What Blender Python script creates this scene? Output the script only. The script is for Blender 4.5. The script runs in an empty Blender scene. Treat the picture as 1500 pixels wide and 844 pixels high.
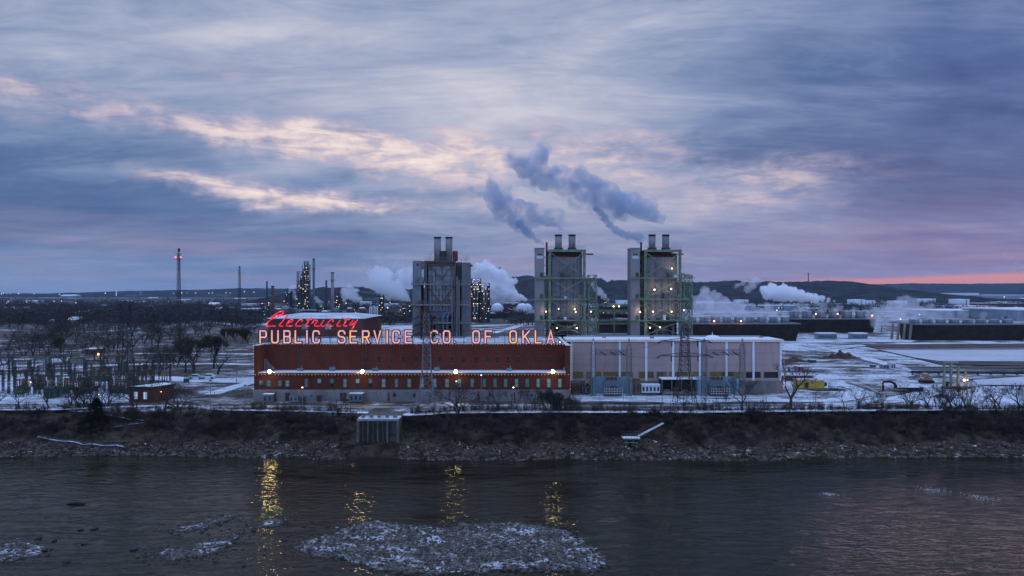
import bpy, bmesh, math, random
from math import radians as R, sin, cos, pi, atan2, sqrt, hypot
from mathutils import Vector, Matrix, noise as mnoise
random.seed(7)
scene = bpy.context.scene
COL = scene.collection
# ------------------------------------------------------------------ camera, sky, sun, exposure
CAMZ, FPX, HOR = 28.0, 1100.0, 428.0
cam_d = bpy.data.cameras.new('camera'); cam = bpy.data.objects.new('camera', cam_d); COL.objects.link(cam)
cam.location = (0, 0, CAMZ); cam.rotation_euler = (R(90), 0, 0)
cam_d.sensor_width = 36; cam_d.lens = 36 * FPX / 1500; cam_d.shift_y = -(422 - HOR) / 1500
cam_d.clip_start = 0.5; cam_d.clip_end = 60000
scene.camera = cam
scene.view_settings.view_transform = 'Standard'; scene.view_settings.look = 'None'
scene.view_settings.exposure = 0.0; scene.view_settings.gamma = 1.0
scene.cycles.use_denoising = True
scene.cycles.use_adaptive_sampling = True; scene.cycles.adaptive_threshold = 0.02
scene.cycles.max_bounces = 14; scene.cycles.diffuse_bounces = 2; scene.cycles.glossy_bounces = 2
scene.cycles.transmission_bounces = 2; scene.cycles.volume_bounces = 12; scene.cycles.transparent_max_bounces = 8
scene.cycles.volume_max_steps = 160; scene.cycles.volume_step_rate = 1.0

SUN_EL, SUN_AZ = R(1.0), R(30)          # sunset glow, ahead and to the right
world = bpy.data.worlds.new('World'); scene.world = world; world.use_nodes = True

class NT:
    """little expression builder for shader nodes"""
    def __init__(s, nt): s.nt = nt
    def n(s, t, **k):
        nd = s.nt.nodes.new(t)
        for a, b in k.items(): setattr(nd, a, b)
        return nd
    def put(s, sock, v):
        if isinstance(v, bpy.types.NodeSocket): s.nt.links.new(v, sock)
        elif v is not None:
            if isinstance(v, (tuple, list)) and len(v) == 3 and sock.type == 'RGBA': v = (*v, 1)
            sock.default_value = v
    def m(s, op, a, b=None, c=None, clamp=False):
        nd = s.n('ShaderNodeMath', operation=op, use_clamp=clamp)
        for i, v in enumerate((a, b, c)):
            if v is not None: s.put(nd.inputs[i], v)
        return nd.outputs[0]
    def add(s, *a):
        r = a[0]
        for x in a[1:]: r = s.m('ADD', r, x)
        return r
    def mul(s, a, b): return s.m('MULTIPLY', a, b)
    def ramp(s, v, lo, hi, a=0.0, b=1.0, smooth=True):
        nd = s.n('ShaderNodeMapRange', interpolation_type='SMOOTHSTEP' if smooth else 'LINEAR')
        s.put(nd.inputs[0], v); s.put(nd.inputs[1], lo); s.put(nd.inputs[2], hi); s.put(nd.inputs[3], a); s.put(nd.inputs[4], b)
        return nd.outputs[0]
    def mix(s, f, a, b, blend='MIX'):
        nd = s.n('ShaderNodeMix', data_type='RGBA', blend_type=blend)
        s.put(nd.inputs[0], f); s.put(nd.inputs[6], a); s.put(nd.inputs[7], b)
        return nd.outputs[2]
    def noise(s, vec, scale, detail=4, rough=.55, dist=0.0, lac=2.0):
        nd = s.n('ShaderNodeTexNoise')
        s.put(nd.inputs['Vector'], vec); nd.inputs['Scale'].default_value = scale; nd.inputs['Detail'].default_value = detail
        nd.inputs['Roughness'].default_value = rough; nd.inputs['Distortion'].default_value = dist; nd.inputs['Lacunarity'].default_value = lac
        return nd.outputs[0]
    def mapping(s, vec, scale=(1, 1, 1), rot=(0, 0, 0), loc=(0, 0, 0)):
        nd = s.n('ShaderNodeMapping'); s.put(nd.inputs[0], vec)
        nd.inputs['Location'].default_value = loc; nd.inputs['Rotation'].default_value = rot; nd.inputs['Scale'].default_value = scale
        return nd.outputs[0]
    def sep(s, v): nd = s.n('ShaderNodeSeparateXYZ'); s.put(nd.inputs[0], v); return nd.outputs
    def comb(s, x, y, z=0.0):
        nd = s.n('ShaderNodeCombineXYZ'); s.put(nd.inputs[0], x); s.put(nd.inputs[1], y); s.put(nd.inputs[2], z); return nd.outputs[0]
    def crv(s, f, stops):
        nd = s.n('ShaderNodeValToRGB'); s.put(nd.inputs[0], f); cr = nd.color_ramp
        while len(cr.elements) < len(stops): cr.elements.new(0.5)
        for e, (p, c) in zip(cr.elements, stops): e.position = p; e.color = (*c, 1)
        return nd.outputs[0]

def build_world():
    w = NT(world.node_tree); w.nt.nodes.clear()
    gen = w.n('ShaderNodeTexCoord').outputs['Generated']
    x, y, z = w.sep(gen)
    az = w.m('ARCTAN2', x, y); el = w.m('ARCSINE', z)
    zc = w.m('MAXIMUM', z, 0.0)
    den = w.add(zc, 0.16)
    deck = w.comb(w.m('DIVIDE', x, den), w.m('DIVIDE', y, den), 0.0)      # cloud deck seen in perspective
    polar = w.comb(az, el, 0.0)
    # large warps and streaks
    big = w.noise(w.mapping(deck, (1, 1.7, 1), (0, 0, R(-22))), 0.85, 4, .55, .5)
    mid = w.noise(w.mapping(deck, (1, 2.0, 1), (0, 0, R(-34)), (4, 2, 0)), 1.5, 8, .66, .9)
    rip = w.noise(w.mapping(deck, (1, 3.4, 1), (0, 0, R(24)), (1, 7, 0)), 3.6, 6, .66, .8)
    fin = w.noise(w.mapping(polar, (1, 4.6, 1), (0, 0, R(-9))), 12.0, 7, .65, .5)
    fluff = w.noise(w.mapping(polar, (1, 1.5, 1), (0, 0, R(-10))), 22.0, 6, .6, .4)
    warpx = w.mul(w.m('SUBTRACT', w.noise(polar, 3.0, 4, .55), .5), 0.34)
    warpy = w.mul(w.m('SUBTRACT', w.noise(w.mapping(polar, loc=(5, 3, 1)), 5.0, 5, .6), .5), 0.11)
    A = w.add(az, warpx); E = w.add(el, warpy)
    def ang(px, py):
        a = math.atan((px - 750) / FPX); return a, math.atan((HOR - py) / FPX * cos(a))
    def g(px, py, sx, sy, rot, amp):
        a, e = ang(px, py); c, s_ = cos(R(rot)), sin(R(rot)); sx /= FPX; sy /= FPX
        dx = w.m('SUBTRACT', A, a); dy = w.m('SUBTRACT', E, e)
        u = w.m('DIVIDE', w.add(w.mul(dx, c), w.mul(dy, s_)), sx); v = w.m('DIVIDE', w.m('SUBTRACT', w.mul(dy, c), w.mul(dx, s_)), sy)
        q = w.add(w.mul(u, u), w.mul(v, v))
        return w.mul(w.m('EXPONENT', w.mul(q, -1.0)), amp)
    # shape of the deck: where it is thin (light) and thick (dark blue)
    bias = w.add(0.0,
        g(40, 290, 330, 95, -8, -.34), g(330, 330, 260, 34, -6, -.20), g(1250, 160, 300, 150, -10, -.22), g(1480, 300, 260, 120, 0, -.28),
        g(600, 100, 330, 110, -14, .20), g(130, 60, 260, 60, -16, .08), g(900, 60, 200, 80, 0, .10), g(1420, 60, 120, 60, 0, -.10),
        g(760, 240, 300, 70, -8, .13), g(1080, 270, 260, 50, -3, .08))
    t = w.add(0.56, w.mul(w.m('SUBTRACT', big, .5), .90), w.mul(w.m('SUBTRACT', mid, .5), .70), w.mul(w.m('SUBTRACT', rip, .5), .24), bias)
    deckc = w.crv(t, [(0.05, (.060, .112, .270)), (0.28, (.105, .180, .360)), (0.50, (.215, .295, .485)), (0.70, (.385, .440, .610)), (0.95, (.66, .65, .74))])
    # towards the right the thick cloud is more violet
    viol = w.ramp(az, R(8), R(36))
    deckc = w.mix(w.mul(viol, .55), deckc, (1.0, .91, 1.04), 'MULTIPLY')
    # horizon: soft pink-lavender haze band low down
    low = w.m('EXPONENT', w.mul(w.m('MAXIMUM', el, 0.0), -13.0))
    lav = w.mix(w.ramp(az, R(-34), R(34)), (.185, .290, .520), (.285, .262, .46))
    deckc = w.mix(w.mul(low, .80), deckc, lav)
    pinkn = w.noise(w.mapping(polar, (1, 14, 1), (0, 0, R(-2))), 3.0, 4, .6)
    a1 = w.m('EXPONENT', w.mul(w.m('POWER', w.m('DIVIDE', w.m('SUBTRACT', el, R(2.6)), R(2.4)), 2.0), -1.0))
    deckc = w.mix(w.mul(w.mul(a1, w.ramp(pinkn, .38, .68)), .34), deckc, (.54, .37, .47))
    # thin gaps letting warm light through
    def gap(*gs):
        r = gs[0]
        for q in gs[1:]: r = w.m('MAXIMUM', r, q)
        return r
    gm = gap(g(180, 160, 260, 24, -7, .50), g(350, 192, 160, 22, -6, .66), g(520, 210, 140, 30, -3, .98), g(640, 230, 150, 44, -6, .84), g(400, 274, 160, 19, -8, .82),
             g(530, 294, 90, 16, -3, .92), g(850, 230, 200, 60, -4, .56), g(1060, 268, 230, 44, 3, .52), g(720, 300, 140, 26, 0, .48), g(40, 145, 120, 30, -4, .36), g(420, 120, 200, 40, -12, .28), g(980, 300, 200, 20, 2, .28))
    brk = w.ramp(w.add(w.mul(fin, .66), w.mul(fluff, .34)), .33, .68)
    gm2 = w.mul(gm, w.add(.30, w.mul(brk, .80)))
    warm = w.crv(gm2, [(0.0, (.40, .42, .60)), (0.30, (.58, .50, .62)), (0.55, (.80, .66, .68)), (0.8, (.96, .84, .78)), (1.0, (1.06, .99, .90))])
    deckc = w.mix(w.ramp(gm2, .02, .62), deckc, warm)
    # clear strip under the far edge of the deck, lit by the sunset (Nishita sky)
    sky = w.n('ShaderNodeTexSky', sky_type='NISHITA', sun_disc=False, sun_elevation=SUN_EL, sun_rotation=SUN_AZ, altitude=200, air_density=1.6, dust_density=3.0, ozone_density=2.0)
    nish = w.mix(1.0, sky.outputs[0], (.075, .075, .075), 'MULTIPLY')
    glow = w.mix(.80, nish, (1.0, .37, .29))
    edge = w.ramp(az, R(4), R(35), R(0.20), R(1.25), smooth=False)
    wob = w.mul(w.m('SUBTRACT', pinkn, .5), R(.5))
    dlt = w.m('SUBTRACT', w.add(edge, wob), el)
    strip = w.mul(w.ramp(dlt, R(-.22), R(.16)), w.ramp(az, R(5), R(20)))
    col = w.mix(w.mul(strip, .86), deckc, glow)
    # around the strip a faint rosy spread
    ros = w.mul(w.m('EXPONENT', w.mul(w.m('MAXIMUM', el, 0.0), -24.0)), w.ramp(az, R(2), R(36)))
    col = w.mix(w.mul(w.mul(ros, .14), w.m('SUBTRACT', 1.0, strip)), col, (.62, .24, .33))
    col = w.mix(.06, col, nish)
    col = w.mix(w.ramp(z, -.02, -.2), col, (.03, .035, .05))
    # blue brightness added to the unseen sky overhead and behind, to light the ground
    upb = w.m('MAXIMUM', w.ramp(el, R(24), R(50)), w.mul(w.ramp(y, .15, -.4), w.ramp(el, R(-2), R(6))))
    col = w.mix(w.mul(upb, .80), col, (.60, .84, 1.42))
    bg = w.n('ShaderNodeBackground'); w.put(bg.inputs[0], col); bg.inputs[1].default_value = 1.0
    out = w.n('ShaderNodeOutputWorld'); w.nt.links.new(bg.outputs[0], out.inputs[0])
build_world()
scene.cycles.sample_clamp_indirect = 80
world.cycles.sampling_method = 'MANUAL'; world.cycles.sample_map_resolution = 512
sl = bpy.data.lights.new('sun', 'SUN'); sl.energy = 0.12; sl.angle = R(20); sl.color = (1.0, .62, .55)
sun = bpy.data.objects.new('sun', sl); COL.objects.link(sun)
sun.rotation_euler = Vector((-sin(SUN_AZ), -cos(SUN_AZ), -math.tan(R(3)))).to_track_quat('-Z', 'Y').to_euler()
# ------------------------------------------------------------------ helpers
def P(px, py, D): return Vector(((px - 750) / FPX * D, D, CAMZ - (py - HOR) / FPX * D))
def G(px, py, z=0.0):
    D = (CAMZ - z) * FPX / (py - HOR); return Vector(((px - 750) / FPX * D, D, z))
def ident(v): return v
class MB:
    def __init__(s): s.v = []; s.f = []
    def quad(s, a, b, c, d):
        i = len(s.v); s.v += [tuple(a), tuple(b), tuple(c), tuple(d)]; s.f.append((i, i+1, i+2, i+3)); return s
    def tri(s, a, b, c):
        i = len(s.v); s.v += [tuple(a), tuple(b), tuple(c)]; s.f.append((i, i+1, i+2)); return s
    def bx(s, x0, x1, y0, y1, z0, z1):
        i = len(s.v)
        s.v += [(x0,y0,z0),(x1,y0,z0),(x1,y1,z0),(x0,y1,z0),(x0,y0,z1),(x1,y0,z1),(x1,y1,z1),(x0,y1,z1)]
        s.f += [(i,i+3,i+2,i+1),(i+4,i+5,i+6,i+7),(i,i+1,i+5,i+4),(i+1,i+2,i+6,i+5),(i+2,i+3,i+7,i+6),(i+3,i,i+4,i+7)]; return s
    def box(s, cx, cy, cz, sx, sy, sz): return s.bx(cx-sx/2, cx+sx/2, cy-sy/2, cy+sy/2, cz-sz/2, cz+sz/2)
    def tube(s, a, b, r, n=4, r2=None, cap=True):
        a = Vector(a); b = Vector(b); d = b - a
        if d.length < 1e-6: return s
        r2 = r if r2 is None else r2
        d.normalize(); u = d.cross(Vector((0, 0, 1)) if abs(d.z) < .9 else Vector((1, 0, 0))).normalized(); w = d.cross(u)
        i = len(s.v)
        for c, q in ((a, r), (b, r2)):
            for k in range(n):
                t = 2*pi*(k+.5)/n; s.v.append(tuple(c + u*(q*cos(t)) + w*(q*sin(t))))
        for k in range(n): s.f.append((i+k, i+(k+1) % n, i+n+(k+1) % n, i+n+k))
        if cap: s.f.append(tuple(i+n+k for k in range(n))); s.f.append(tuple(i+n-1-k for k in range(n)))
        return s
    def path(s, pts, r, n=5):
        """one continuous bent tube"""
        pts = [Vector(p) for p in pts]; i = len(s.v); m = len(pts); rr = r if isinstance(r, (list, tuple)) else [r]*m
        prev = None
        for j, p in enumerate(pts):
            d = (pts[min(j+1, m-1)] - pts[max(j-1, 0)]).normalized()
            u = prev - d*prev.dot(d) if prev is not None else d.cross(Vector((0, 0, 1)) if abs(d.z) < .9 else Vector((1, 0, 0)))
            u.normalize(); prev = u; w = d.cross(u)
            for k in range(n): t = 2*pi*k/n; s.v.append(tuple(p + u*(rr[j]*cos(t)) + w*(rr[j]*sin(t))))
        for j in range(m-1):
            for k in range(n): s.f.append((i+j*n+k, i+j*n+(k+1) % n, i+(j+1)*n+(k+1) % n, i+(j+1)*n+k))
        s.f.append(tuple(i+n-1-k for k in range(n))); s.f.append(tuple(i+(m-1)*n+k for k in range(n))); return s
    def lathe(s, prof, n=16, c=(0, 0, 0)):
        i = len(s.v); m = len(prof)
        for r, z in prof:
            for k in range(n): t = 2*pi*k/n; s.v.append((c[0]+r*cos(t), c[1]+r*sin(t), c[2]+z))
        for j in range(m-1):
            for k in range(n): s.f.append((i+j*n+k, i+j*n+(k+1) % n, i+(j+1)*n+(k+1) % n, i+(j+1)*n+k))
        s.f.append(tuple(i+n-1-k for k in range(n))); s.f.append(tuple(i+(m-1)*n+k for k in range(n))); return s
    def sphere(s, c, r, n=10, m=6, sz=1.0):
        return s.lathe([(max(1e-3, r*sin(pi*j/m)), -r*sz*cos(pi*j/m)) for j in range(m+1)], n, c)
    def prism(s, pts, z0, z1):
        """xy outline (counter-clockwise) extruded in z"""
        i = len(s.v); n = len(pts)
        s.v += [(x, y, z0) for x, y in pts] + [(x, y, z1) for x, y in pts]
        s.f.append(tuple(i+n-1-k for k in range(n))); s.f.append(tuple(i+n+k for k in range(n)))
        for k in range(n): s.f.append((i+k, i+(k+1) % n, i+n+(k+1) % n, i+n+k))
        return s
    def prism_y(s, pts, y0, y1):
        """xz outline (counter-clockwise seen from -y) extruded in y"""
        i = len(s.v); n = len(pts)
        s.v += [(x, y0, z) for x, z in pts] + [(x, y1, z) for x, z in pts]
        s.f.append(tuple(i+k for k in range(n))); s.f.append(tuple(i+2*n-1-k for k in range(n)))
        for k in range(n): s.f.append((i+(k+1) % n, i+k, i+n+k, i+n+(k+1) % n))
        return s
    def ribbon(s, pts, w, y0, y1, closed=False):
        """mitred stroke in the xz plane"""
        pts = [Vector((p[0], p[1])) for p in pts]; n = len(pts); L = []; Rr = []
        for k in range(n):
            a = pts[k-1] if (k or closed) else None; b = pts[(k+1) % n] if (k < n-1 or closed) else None; p = pts[k]
            d1 = (p-a).normalized() if a is not None else (b-p).normalized(); d2 = (b-p).normalized() if b is not None else d1
            n1 = Vector((-d1.y, d1.x)); n2 = Vector((-d2.y, d2.x)); mm = (n1+n2).normalized(); q = w/2/max(.35, mm.dot(n1))
            e = Vector((0, 0))
            if a is None: e = -d1*w/2
            if b is None: e = d2*w/2
            L.append(p+mm*q+e); Rr.append(p-mm*q+e)
        i = len(s.v)
        for l, r_ in zip(L, Rr): s.v += [(l.x, y0, l.y), (r_.x, y0, r_.y), (l.x, y1, l.y), (r_.x, y1, r_.y)]
        for k in range(n if closed else n-1):
            a = i+4*k; b = i+4*((k+1) % n)
            s.f += [(a, b, b+1, a+1), (a+2, a+3, b+3, b+2), (a, a+2, b+2, b), (a+1, b+1, b+3, a+3)]
        if not closed:
            a = i; b = i+4*(n-1); s.f += [(a, a+1, a+3, a+2), (b, b+2, b+3, b+1)]
        return s
    def lattice(s, base, top, n, r, rl=None, horiz=True):
        """four tapering legs with crossed bracing; base and top are lists of four points"""
        rl = rl or r*1.6; base = [Vector(p) for p in base]; top = [Vector(p) for p in top]
        for a, b in zip(base, top): s.tube(a, b, rl, 4, rl*.8, False)
        for j in range(n):
            t0, t1 = j/n, (j+1)/n
            for k in range(4):
                k2 = (k+1) % 4
                a0 = base[k].lerp(top[k], t0); a1 = base[k].lerp(top[k], t1); b0 = base[k2].lerp(top[k2], t0); b1 = base[k2].lerp(top[k2], t1)
                s.tube(a0, b1, r, 3, None, False); s.tube(b0, a1, r, 3, None, False)
                if horiz: s.tube(a1, b1, r, 3, None, False)
        return s
    def truss(s, a, b, h, w, n, r):
        """box beam between two points: h up, w across (horizontal vectors lengths)"""
        a = Vector(a); b = Vector(b); d = (b-a).normalized(); sd = d.cross(Vector((0, 0, 1))).normalized()*w/2; up = Vector((0, 0, h))
        return s.lattice([a+sd, a-sd, a-sd+up, a+sd+up], [b+sd, b-sd, b-sd+up, b+sd+up], n, r, r*1.4)
    def mesh(s, name, off=(0, 0, 0)):
        me = bpy.data.meshes.new(name)
        vs = s.v if off == (0, 0, 0) else [(x-off[0], y-off[1], z-off[2]) for x, y, z in s.v]
        me.from_pydata(vs, [], s.f); me.update(); return me
    def build(s, name, m, parent=None, loc=None, world=True, smooth=False, rotz=0.0):
        off = tuple(parent.location) if (parent is not None and world) else (tuple(loc) if (loc is not None and world) else (0, 0, 0))
        me = s.mesh(name, off); me.materials.append(m)
        if smooth: me.shade_smooth()
        o = bpy.data.objects.new(name, me); COL.objects.link(o)
        if parent is not None: o.parent = parent
        elif loc is not None: o.location = loc
        o.rotation_euler.z = rotz
        return o
def tag(o, label=None, cat=None, group=None, kind=None):
    if label: o['label'] = label
    if cat: o['category'] = cat
    if group: o['group'] = group
    if kind: o['kind'] = kind
    return o
def thing(name, label, cat, loc=(0, 0, 0), rotz=0.0, group=None):
    o = bpy.data.objects.new(name, None); COL.objects.link(o); o.location = loc; o.rotation_euler.z = rotz; o.empty_display_size = .5
    return tag(o, label, cat, group)
CH = {}
def dup(root, loc, rotz=0.0, sc=1.0, label=None, group=None):
    if root.name not in CH: CH[root.name] = [(c, list(c.children)) for c in root.children]
    r = root.copy(); COL.objects.link(r); r.location = loc; r.rotation_euler = (0, 0, rotz)
    r.scale = (sc, sc, sc) if isinstance(sc, (int, float)) else sc
    for c, gs in CH[root.name]:
        d = c.copy(); COL.objects.link(d); d.parent = r
        for g_ in gs: e = g_.copy(); COL.objects.link(e); e.parent = d
    if label: r['label'] = label
    if group: r['group'] = group
    return r
# ------------------------------------------------------------------ materials
MATS = {}
def pm(name, c, rough=.85, var=.30, sc=.8, snow=0.0, bump=.0, metal=0.0, c2=None, streak=False, wave=None, spec=.3):
    """surface with worn, blotchy colour; optional settled snow on upward faces; optional panel ribs"""
    if name in MATS: return MATS[name]
    mt = bpy.data.materials.new(name); mt.use_nodes = True; w = NT(mt.node_tree); w.nt.nodes.clear()
    pos = w.n('ShaderNodeTexCoord').outputs['Object']
    v = w.mapping(pos, (1, 1, .22) if streak else (1, 1, 1))
    n1 = w.noise(v, sc, 6, .62); n2 = w.noise(v, sc*7, 3, .6)
    dk = tuple(x*(1-var) for x in c); lt = tuple(min(1, x*(1+var)) for x in c) if c2 is None else c2
    col = w.mix(w.ramp(w.add(w.mul(n1, .7), w.mul(n2, .3)), .36, .64), dk, lt)
    b = w.n('ShaderNodeBsdfPrincipled')
    if wave:
        wx = w.n('ShaderNodeTexWave', wave_type='BANDS', bands_direction=wave[0]); w.put(wx.inputs[0], pos); wx.inputs['Scale'].default_value = wave[1]
        col = w.mix(w.mul(w.ramp(wx.outputs[1], .75, .95), wave[2]), col, tuple(x*.35 for x in c))
    if snow > 0:
        geo = w.n('ShaderNodeNewGeometry'); nz = w.sep(geo.outputs['Normal'])[2]
        sn = w.mul(w.ramp(nz, .55, .8), w.ramp(w.noise(pos, .55, 5, .65), .62-.5*snow, .72-.5*snow))
        col = w.mix(sn, col, (.74, .77, .82))
    w.put(b.inputs['Base Color'], col); b.inputs['Roughness'].default_value = rough; b.inputs['Metallic'].default_value = metal
    b.inputs['Specular IOR Level'].default_value = spec
    if bump:
        bn = w.n('ShaderNodeBump'); bn.inputs[0].default_value = bump; bn.inputs[1].default_value = .1; w.put(bn.inputs['Height'], n2); w.nt.links.new(bn.outputs[0], b.inputs['Normal'])
    o = w.n('ShaderNodeOutputMaterial'); w.nt.links.new(b.outputs[0], o.inputs[0]); MATS[name] = mt; return mt
def em(name, c, s, jitter=None):
    if name in MATS: return MATS[name]
    mt = bpy.data.materials.new(name); mt.use_nodes = True; w = NT(mt.node_tree); w.nt.nodes.clear()
    e = w.n('ShaderNodeEmission'); e.inputs[1].default_value = s
    if jitter is None: e.inputs[0].default_value = (*c, 1)
    else:
        pos = w.n('ShaderNodeNewGeometry').outputs['Position']
        w.put(e.inputs[0], w.mix(w.ramp(w.noise(pos, jitter[1], 2), jitter[2], jitter[3]), c, jitter[0]))
    o = w.n('ShaderNodeOutputMaterial'); w.nt.links.new(e.outputs[0], o.inputs[0]); MATS[name] = mt; return mt
def brick_mat(name, c1, c2, mortar, sc=1.6):
    if name in MATS: return MATS[name]
    mt = bpy.data.materials.new(name); mt.use_nodes = True; w = NT(mt.node_tree); w.nt.nodes.clear()
    tc = w.n('ShaderNodeTexCoord').outputs['Object']; x, y, z = w.sep(tc)
    v = w.comb(w.add(x, y), z, 0)
    br = w.n('ShaderNodeTexBrick'); w.put(br.inputs[0], v); w.put(br.inputs[1], c1); w.put(br.inputs[2], c2); w.put(br.inputs[3], mortar)
    br.inputs['Scale'].default_value = sc; br.inputs['Mortar Size'].default_value = .012; br.inputs['Brick Width'].default_value = .5; br.inputs['Row Height'].default_value = .17
    blot = w.noise(w.mapping(tc, (1, 1, .35)), .22, 6, .62); blot2 = w.noise(tc, 1.3, 4, .6)
    col = w.mix(w.mul(w.ramp(blot, .38, .66), .75), br.outputs[0], tuple(q*.55 for q in c1))
    col = w.mix(w.mul(w.ramp(blot2, .52, .72), .40), col, tuple(min(1, q*1.7) for q in c2))
    geo = w.n('ShaderNodeNewGeometry'); nz = w.sep(geo.outputs['Normal'])[2]
    col = w.mix(w.ramp(nz, .6, .8), col, (.7, .73, .78))
    b = w.n('ShaderNodeBsdfPrincipled'); w.put(b.inputs['Base Color'], col); b.inputs['Roughness'].default_value = .9; b.inputs['Specular IOR Level'].default_value = .2
    o = w.n('ShaderNodeOutputMaterial'); w.nt.links.new(b.outputs[0], o.inputs[0]); MATS[name] = mt; return mt
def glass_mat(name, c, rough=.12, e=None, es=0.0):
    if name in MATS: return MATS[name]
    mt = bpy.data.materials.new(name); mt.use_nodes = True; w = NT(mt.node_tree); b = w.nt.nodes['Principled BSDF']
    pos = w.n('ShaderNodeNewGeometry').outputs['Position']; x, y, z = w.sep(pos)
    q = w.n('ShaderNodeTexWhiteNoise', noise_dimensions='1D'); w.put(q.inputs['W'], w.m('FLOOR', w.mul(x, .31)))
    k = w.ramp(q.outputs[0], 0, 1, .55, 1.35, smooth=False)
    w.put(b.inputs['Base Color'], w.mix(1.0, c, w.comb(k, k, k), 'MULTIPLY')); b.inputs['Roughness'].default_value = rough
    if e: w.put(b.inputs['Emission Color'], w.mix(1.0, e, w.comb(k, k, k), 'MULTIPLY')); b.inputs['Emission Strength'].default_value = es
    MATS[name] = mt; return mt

M_brick = brick_mat('red brick', (.130, .033, .020), (.092, .025, .016), (.085, .048, .036))
M_brick2 = brick_mat('dark brown brick', (.13, .05, .035), (.10, .038, .028), (.12, .08, .07))
M_conc = pm('weathered concrete', (.175, .18, .19), .9, .25, .35, snow=.9, streak=True)
M_darkconc = pm('stained concrete', (.060, .062, .058), .92, .45, .5, snow=.85, streak=True, bump=.4)
M_pink = pm('pale pink wall panels', (.385, .30, .295), .88, .12, .10, snow=1.0, streak=True, wave=('Z', .10, .08))
M_base = pm('grey base wall', (.17, .16, .155), .9, .25, .3, streak=True)
M_roof = pm('snow covered roof', (.52, .55, .62), .85, .22, .12, c2=(.74, .78, .85))
M_snow = pm('settled snow', (.74, .78, .84), .8, .10, .5)
M_white = pm('white painted metal', (.62, .64, .67), .6, .10, 1.0, snow=1)
M_steel = pm('galvanised steel', (.17, .18, .19), .55, .25, 1.0, metal=.3)
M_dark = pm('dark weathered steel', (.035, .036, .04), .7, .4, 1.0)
M_black = pm('black rubber', (.012, .012, .013), .8, .2, 1.0)
M_rust = pm('rusty steel', (.12, .055, .030), .85, .5, .8)
M_green = pm('green painted steel', (.145, .205, .140), .6, .30, .6, snow=.8)
M_dgreen = pm('dark green steel', (.03, .075, .05), .6, .3, .6)
M_body = pm('grey boiler cladding', (.165, .170, .190), .7, .25, .12, streak=True, wave=('X', .28, .25))
M_body1 = pm('aged grey boiler cladding', (.21, .235, .265), .72, .35, .15, streak=True, wave=('X', .25, .3))
M_shaft = pm('pale grey shaft cladding', (.215, .215, .225), .75, .15, .15, snow=.9, streak=True)
M_shaft1 = pm('blue grey shaft cladding', (.15, .17, .19), .75, .22, .15, snow=.9, streak=True)
M_stack = pm('steel chimney', (.20, .20, .22), .6, .30, .3, streak=True)
M_gant = pm('dull grey green steel', (.040, .052, .045), .8, .4, .8)
M_gant2 = pm('dull brown steel', (.050, .040, .035), .8, .4, .8)
M_worn = pm('worn blue grey steel', (.11, .12, .125), .7, .35, .5, c2=(.10, .065, .045))
M_louvre = pm('dark timber louvres', (.020, .015, .012), .9, .5, .25, wave=('Z', 1.1, .8), c2=(.034, .024, .018))
M_cowl = pm('blue grey fan deck', (.17, .20, .235), .8, .2, .15, snow=.45, wave=('X', .07, .5))
M_blue = pm('pale blue painted wall', (.22, .34, .44), .7, .15, .4, streak=True, wave=('X', .6, .35))
M_tank = pm('white tank shell', (.50, .56, .64), .6, .12, .05, snow=1)
M_steelblue = pm('blue grey steel vessel', (.12, .165, .21), .6, .25, .1)
M_shed = pm('blue grey shed cladding', (.20, .25, .31), .8, .2, .15, snow=1)
M_sheddark = pm('dark shed cladding', (.06, .065, .08), .8, .3, .15, snow=.95)
M_redshed = pm('dull red cladding', (.17, .045, .04), .8, .3, .3, snow=.6)
M_yellow = pm('mustard painted steel', (.48, .36, .055), .7, .2, .6, snow=.9)
M_wood = pm('bark', (.038, .032, .029), .95, .4, 2.0)
M_twig = pm('bare twigs', (.028, .024, .022), .95, .35, .6, c2=(.062, .050, .044))
M_ever = pm('evergreen needles', (.012, .018, .012), .9, .4, 1.2, c2=(.024, .030, .018))
M_pine = pm('pine needles', (.026, .030, .016), .9, .4, 1.0, c2=(.060, .040, .020))
M_shrub = pm('orange lit brown foliage', (.14, .05, .02), .9, .4, 2.0)  # orange light falling on the brown conifers is mixed into this colour
M_rock = pm('riprap stone', (.046, .034, .026), .9, .7, .9, c2=(.150, .118, .094), snow=.05)
M_gravel = pm('wet river gravel', (.030, .027, .025), .75, .5, 1.2, c2=(.105, .088, .074), snow=.05)
M_tile = pm('brown field stubble', (.08, .065, .055), .95)
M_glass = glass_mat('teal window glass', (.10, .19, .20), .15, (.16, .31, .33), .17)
M_dglass = glass_mat('dark window glass', (.02, .025, .03), .12)
M_olive = glass_mat('amber lit window glass', (.075, .070, .03), .25, (.13, .115, .035), .16)
E_bulb = em('warm string bulb', (1.0, .62, .40), 1.7, ((1.0, .85, .75), .9, .45, .6))
E_flood = em('floodlight lens', (1.0, .78, .32), 240)
E_lamp = em('street lamp bulb', (1.0, .74, .42), 7)
E_lampw = em('cool white lamp bulb', (.80, .90, 1.0), 3.6)
E_lampo = em('sodium lamp bulb', (1.0, .36, .14), 10)
E_red = em('red warning light', (1.0, .08, .05), 9)
E_neon = em('red neon tube', (1.0, .022, .075), 1.15, ((1.0, .24, .30), 1.6, .56, .64))
E_let = em('pink white neon tube', (.80, .47, .53), 1.0, ((1.0, .55, .20), .30, .50, .62))
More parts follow.
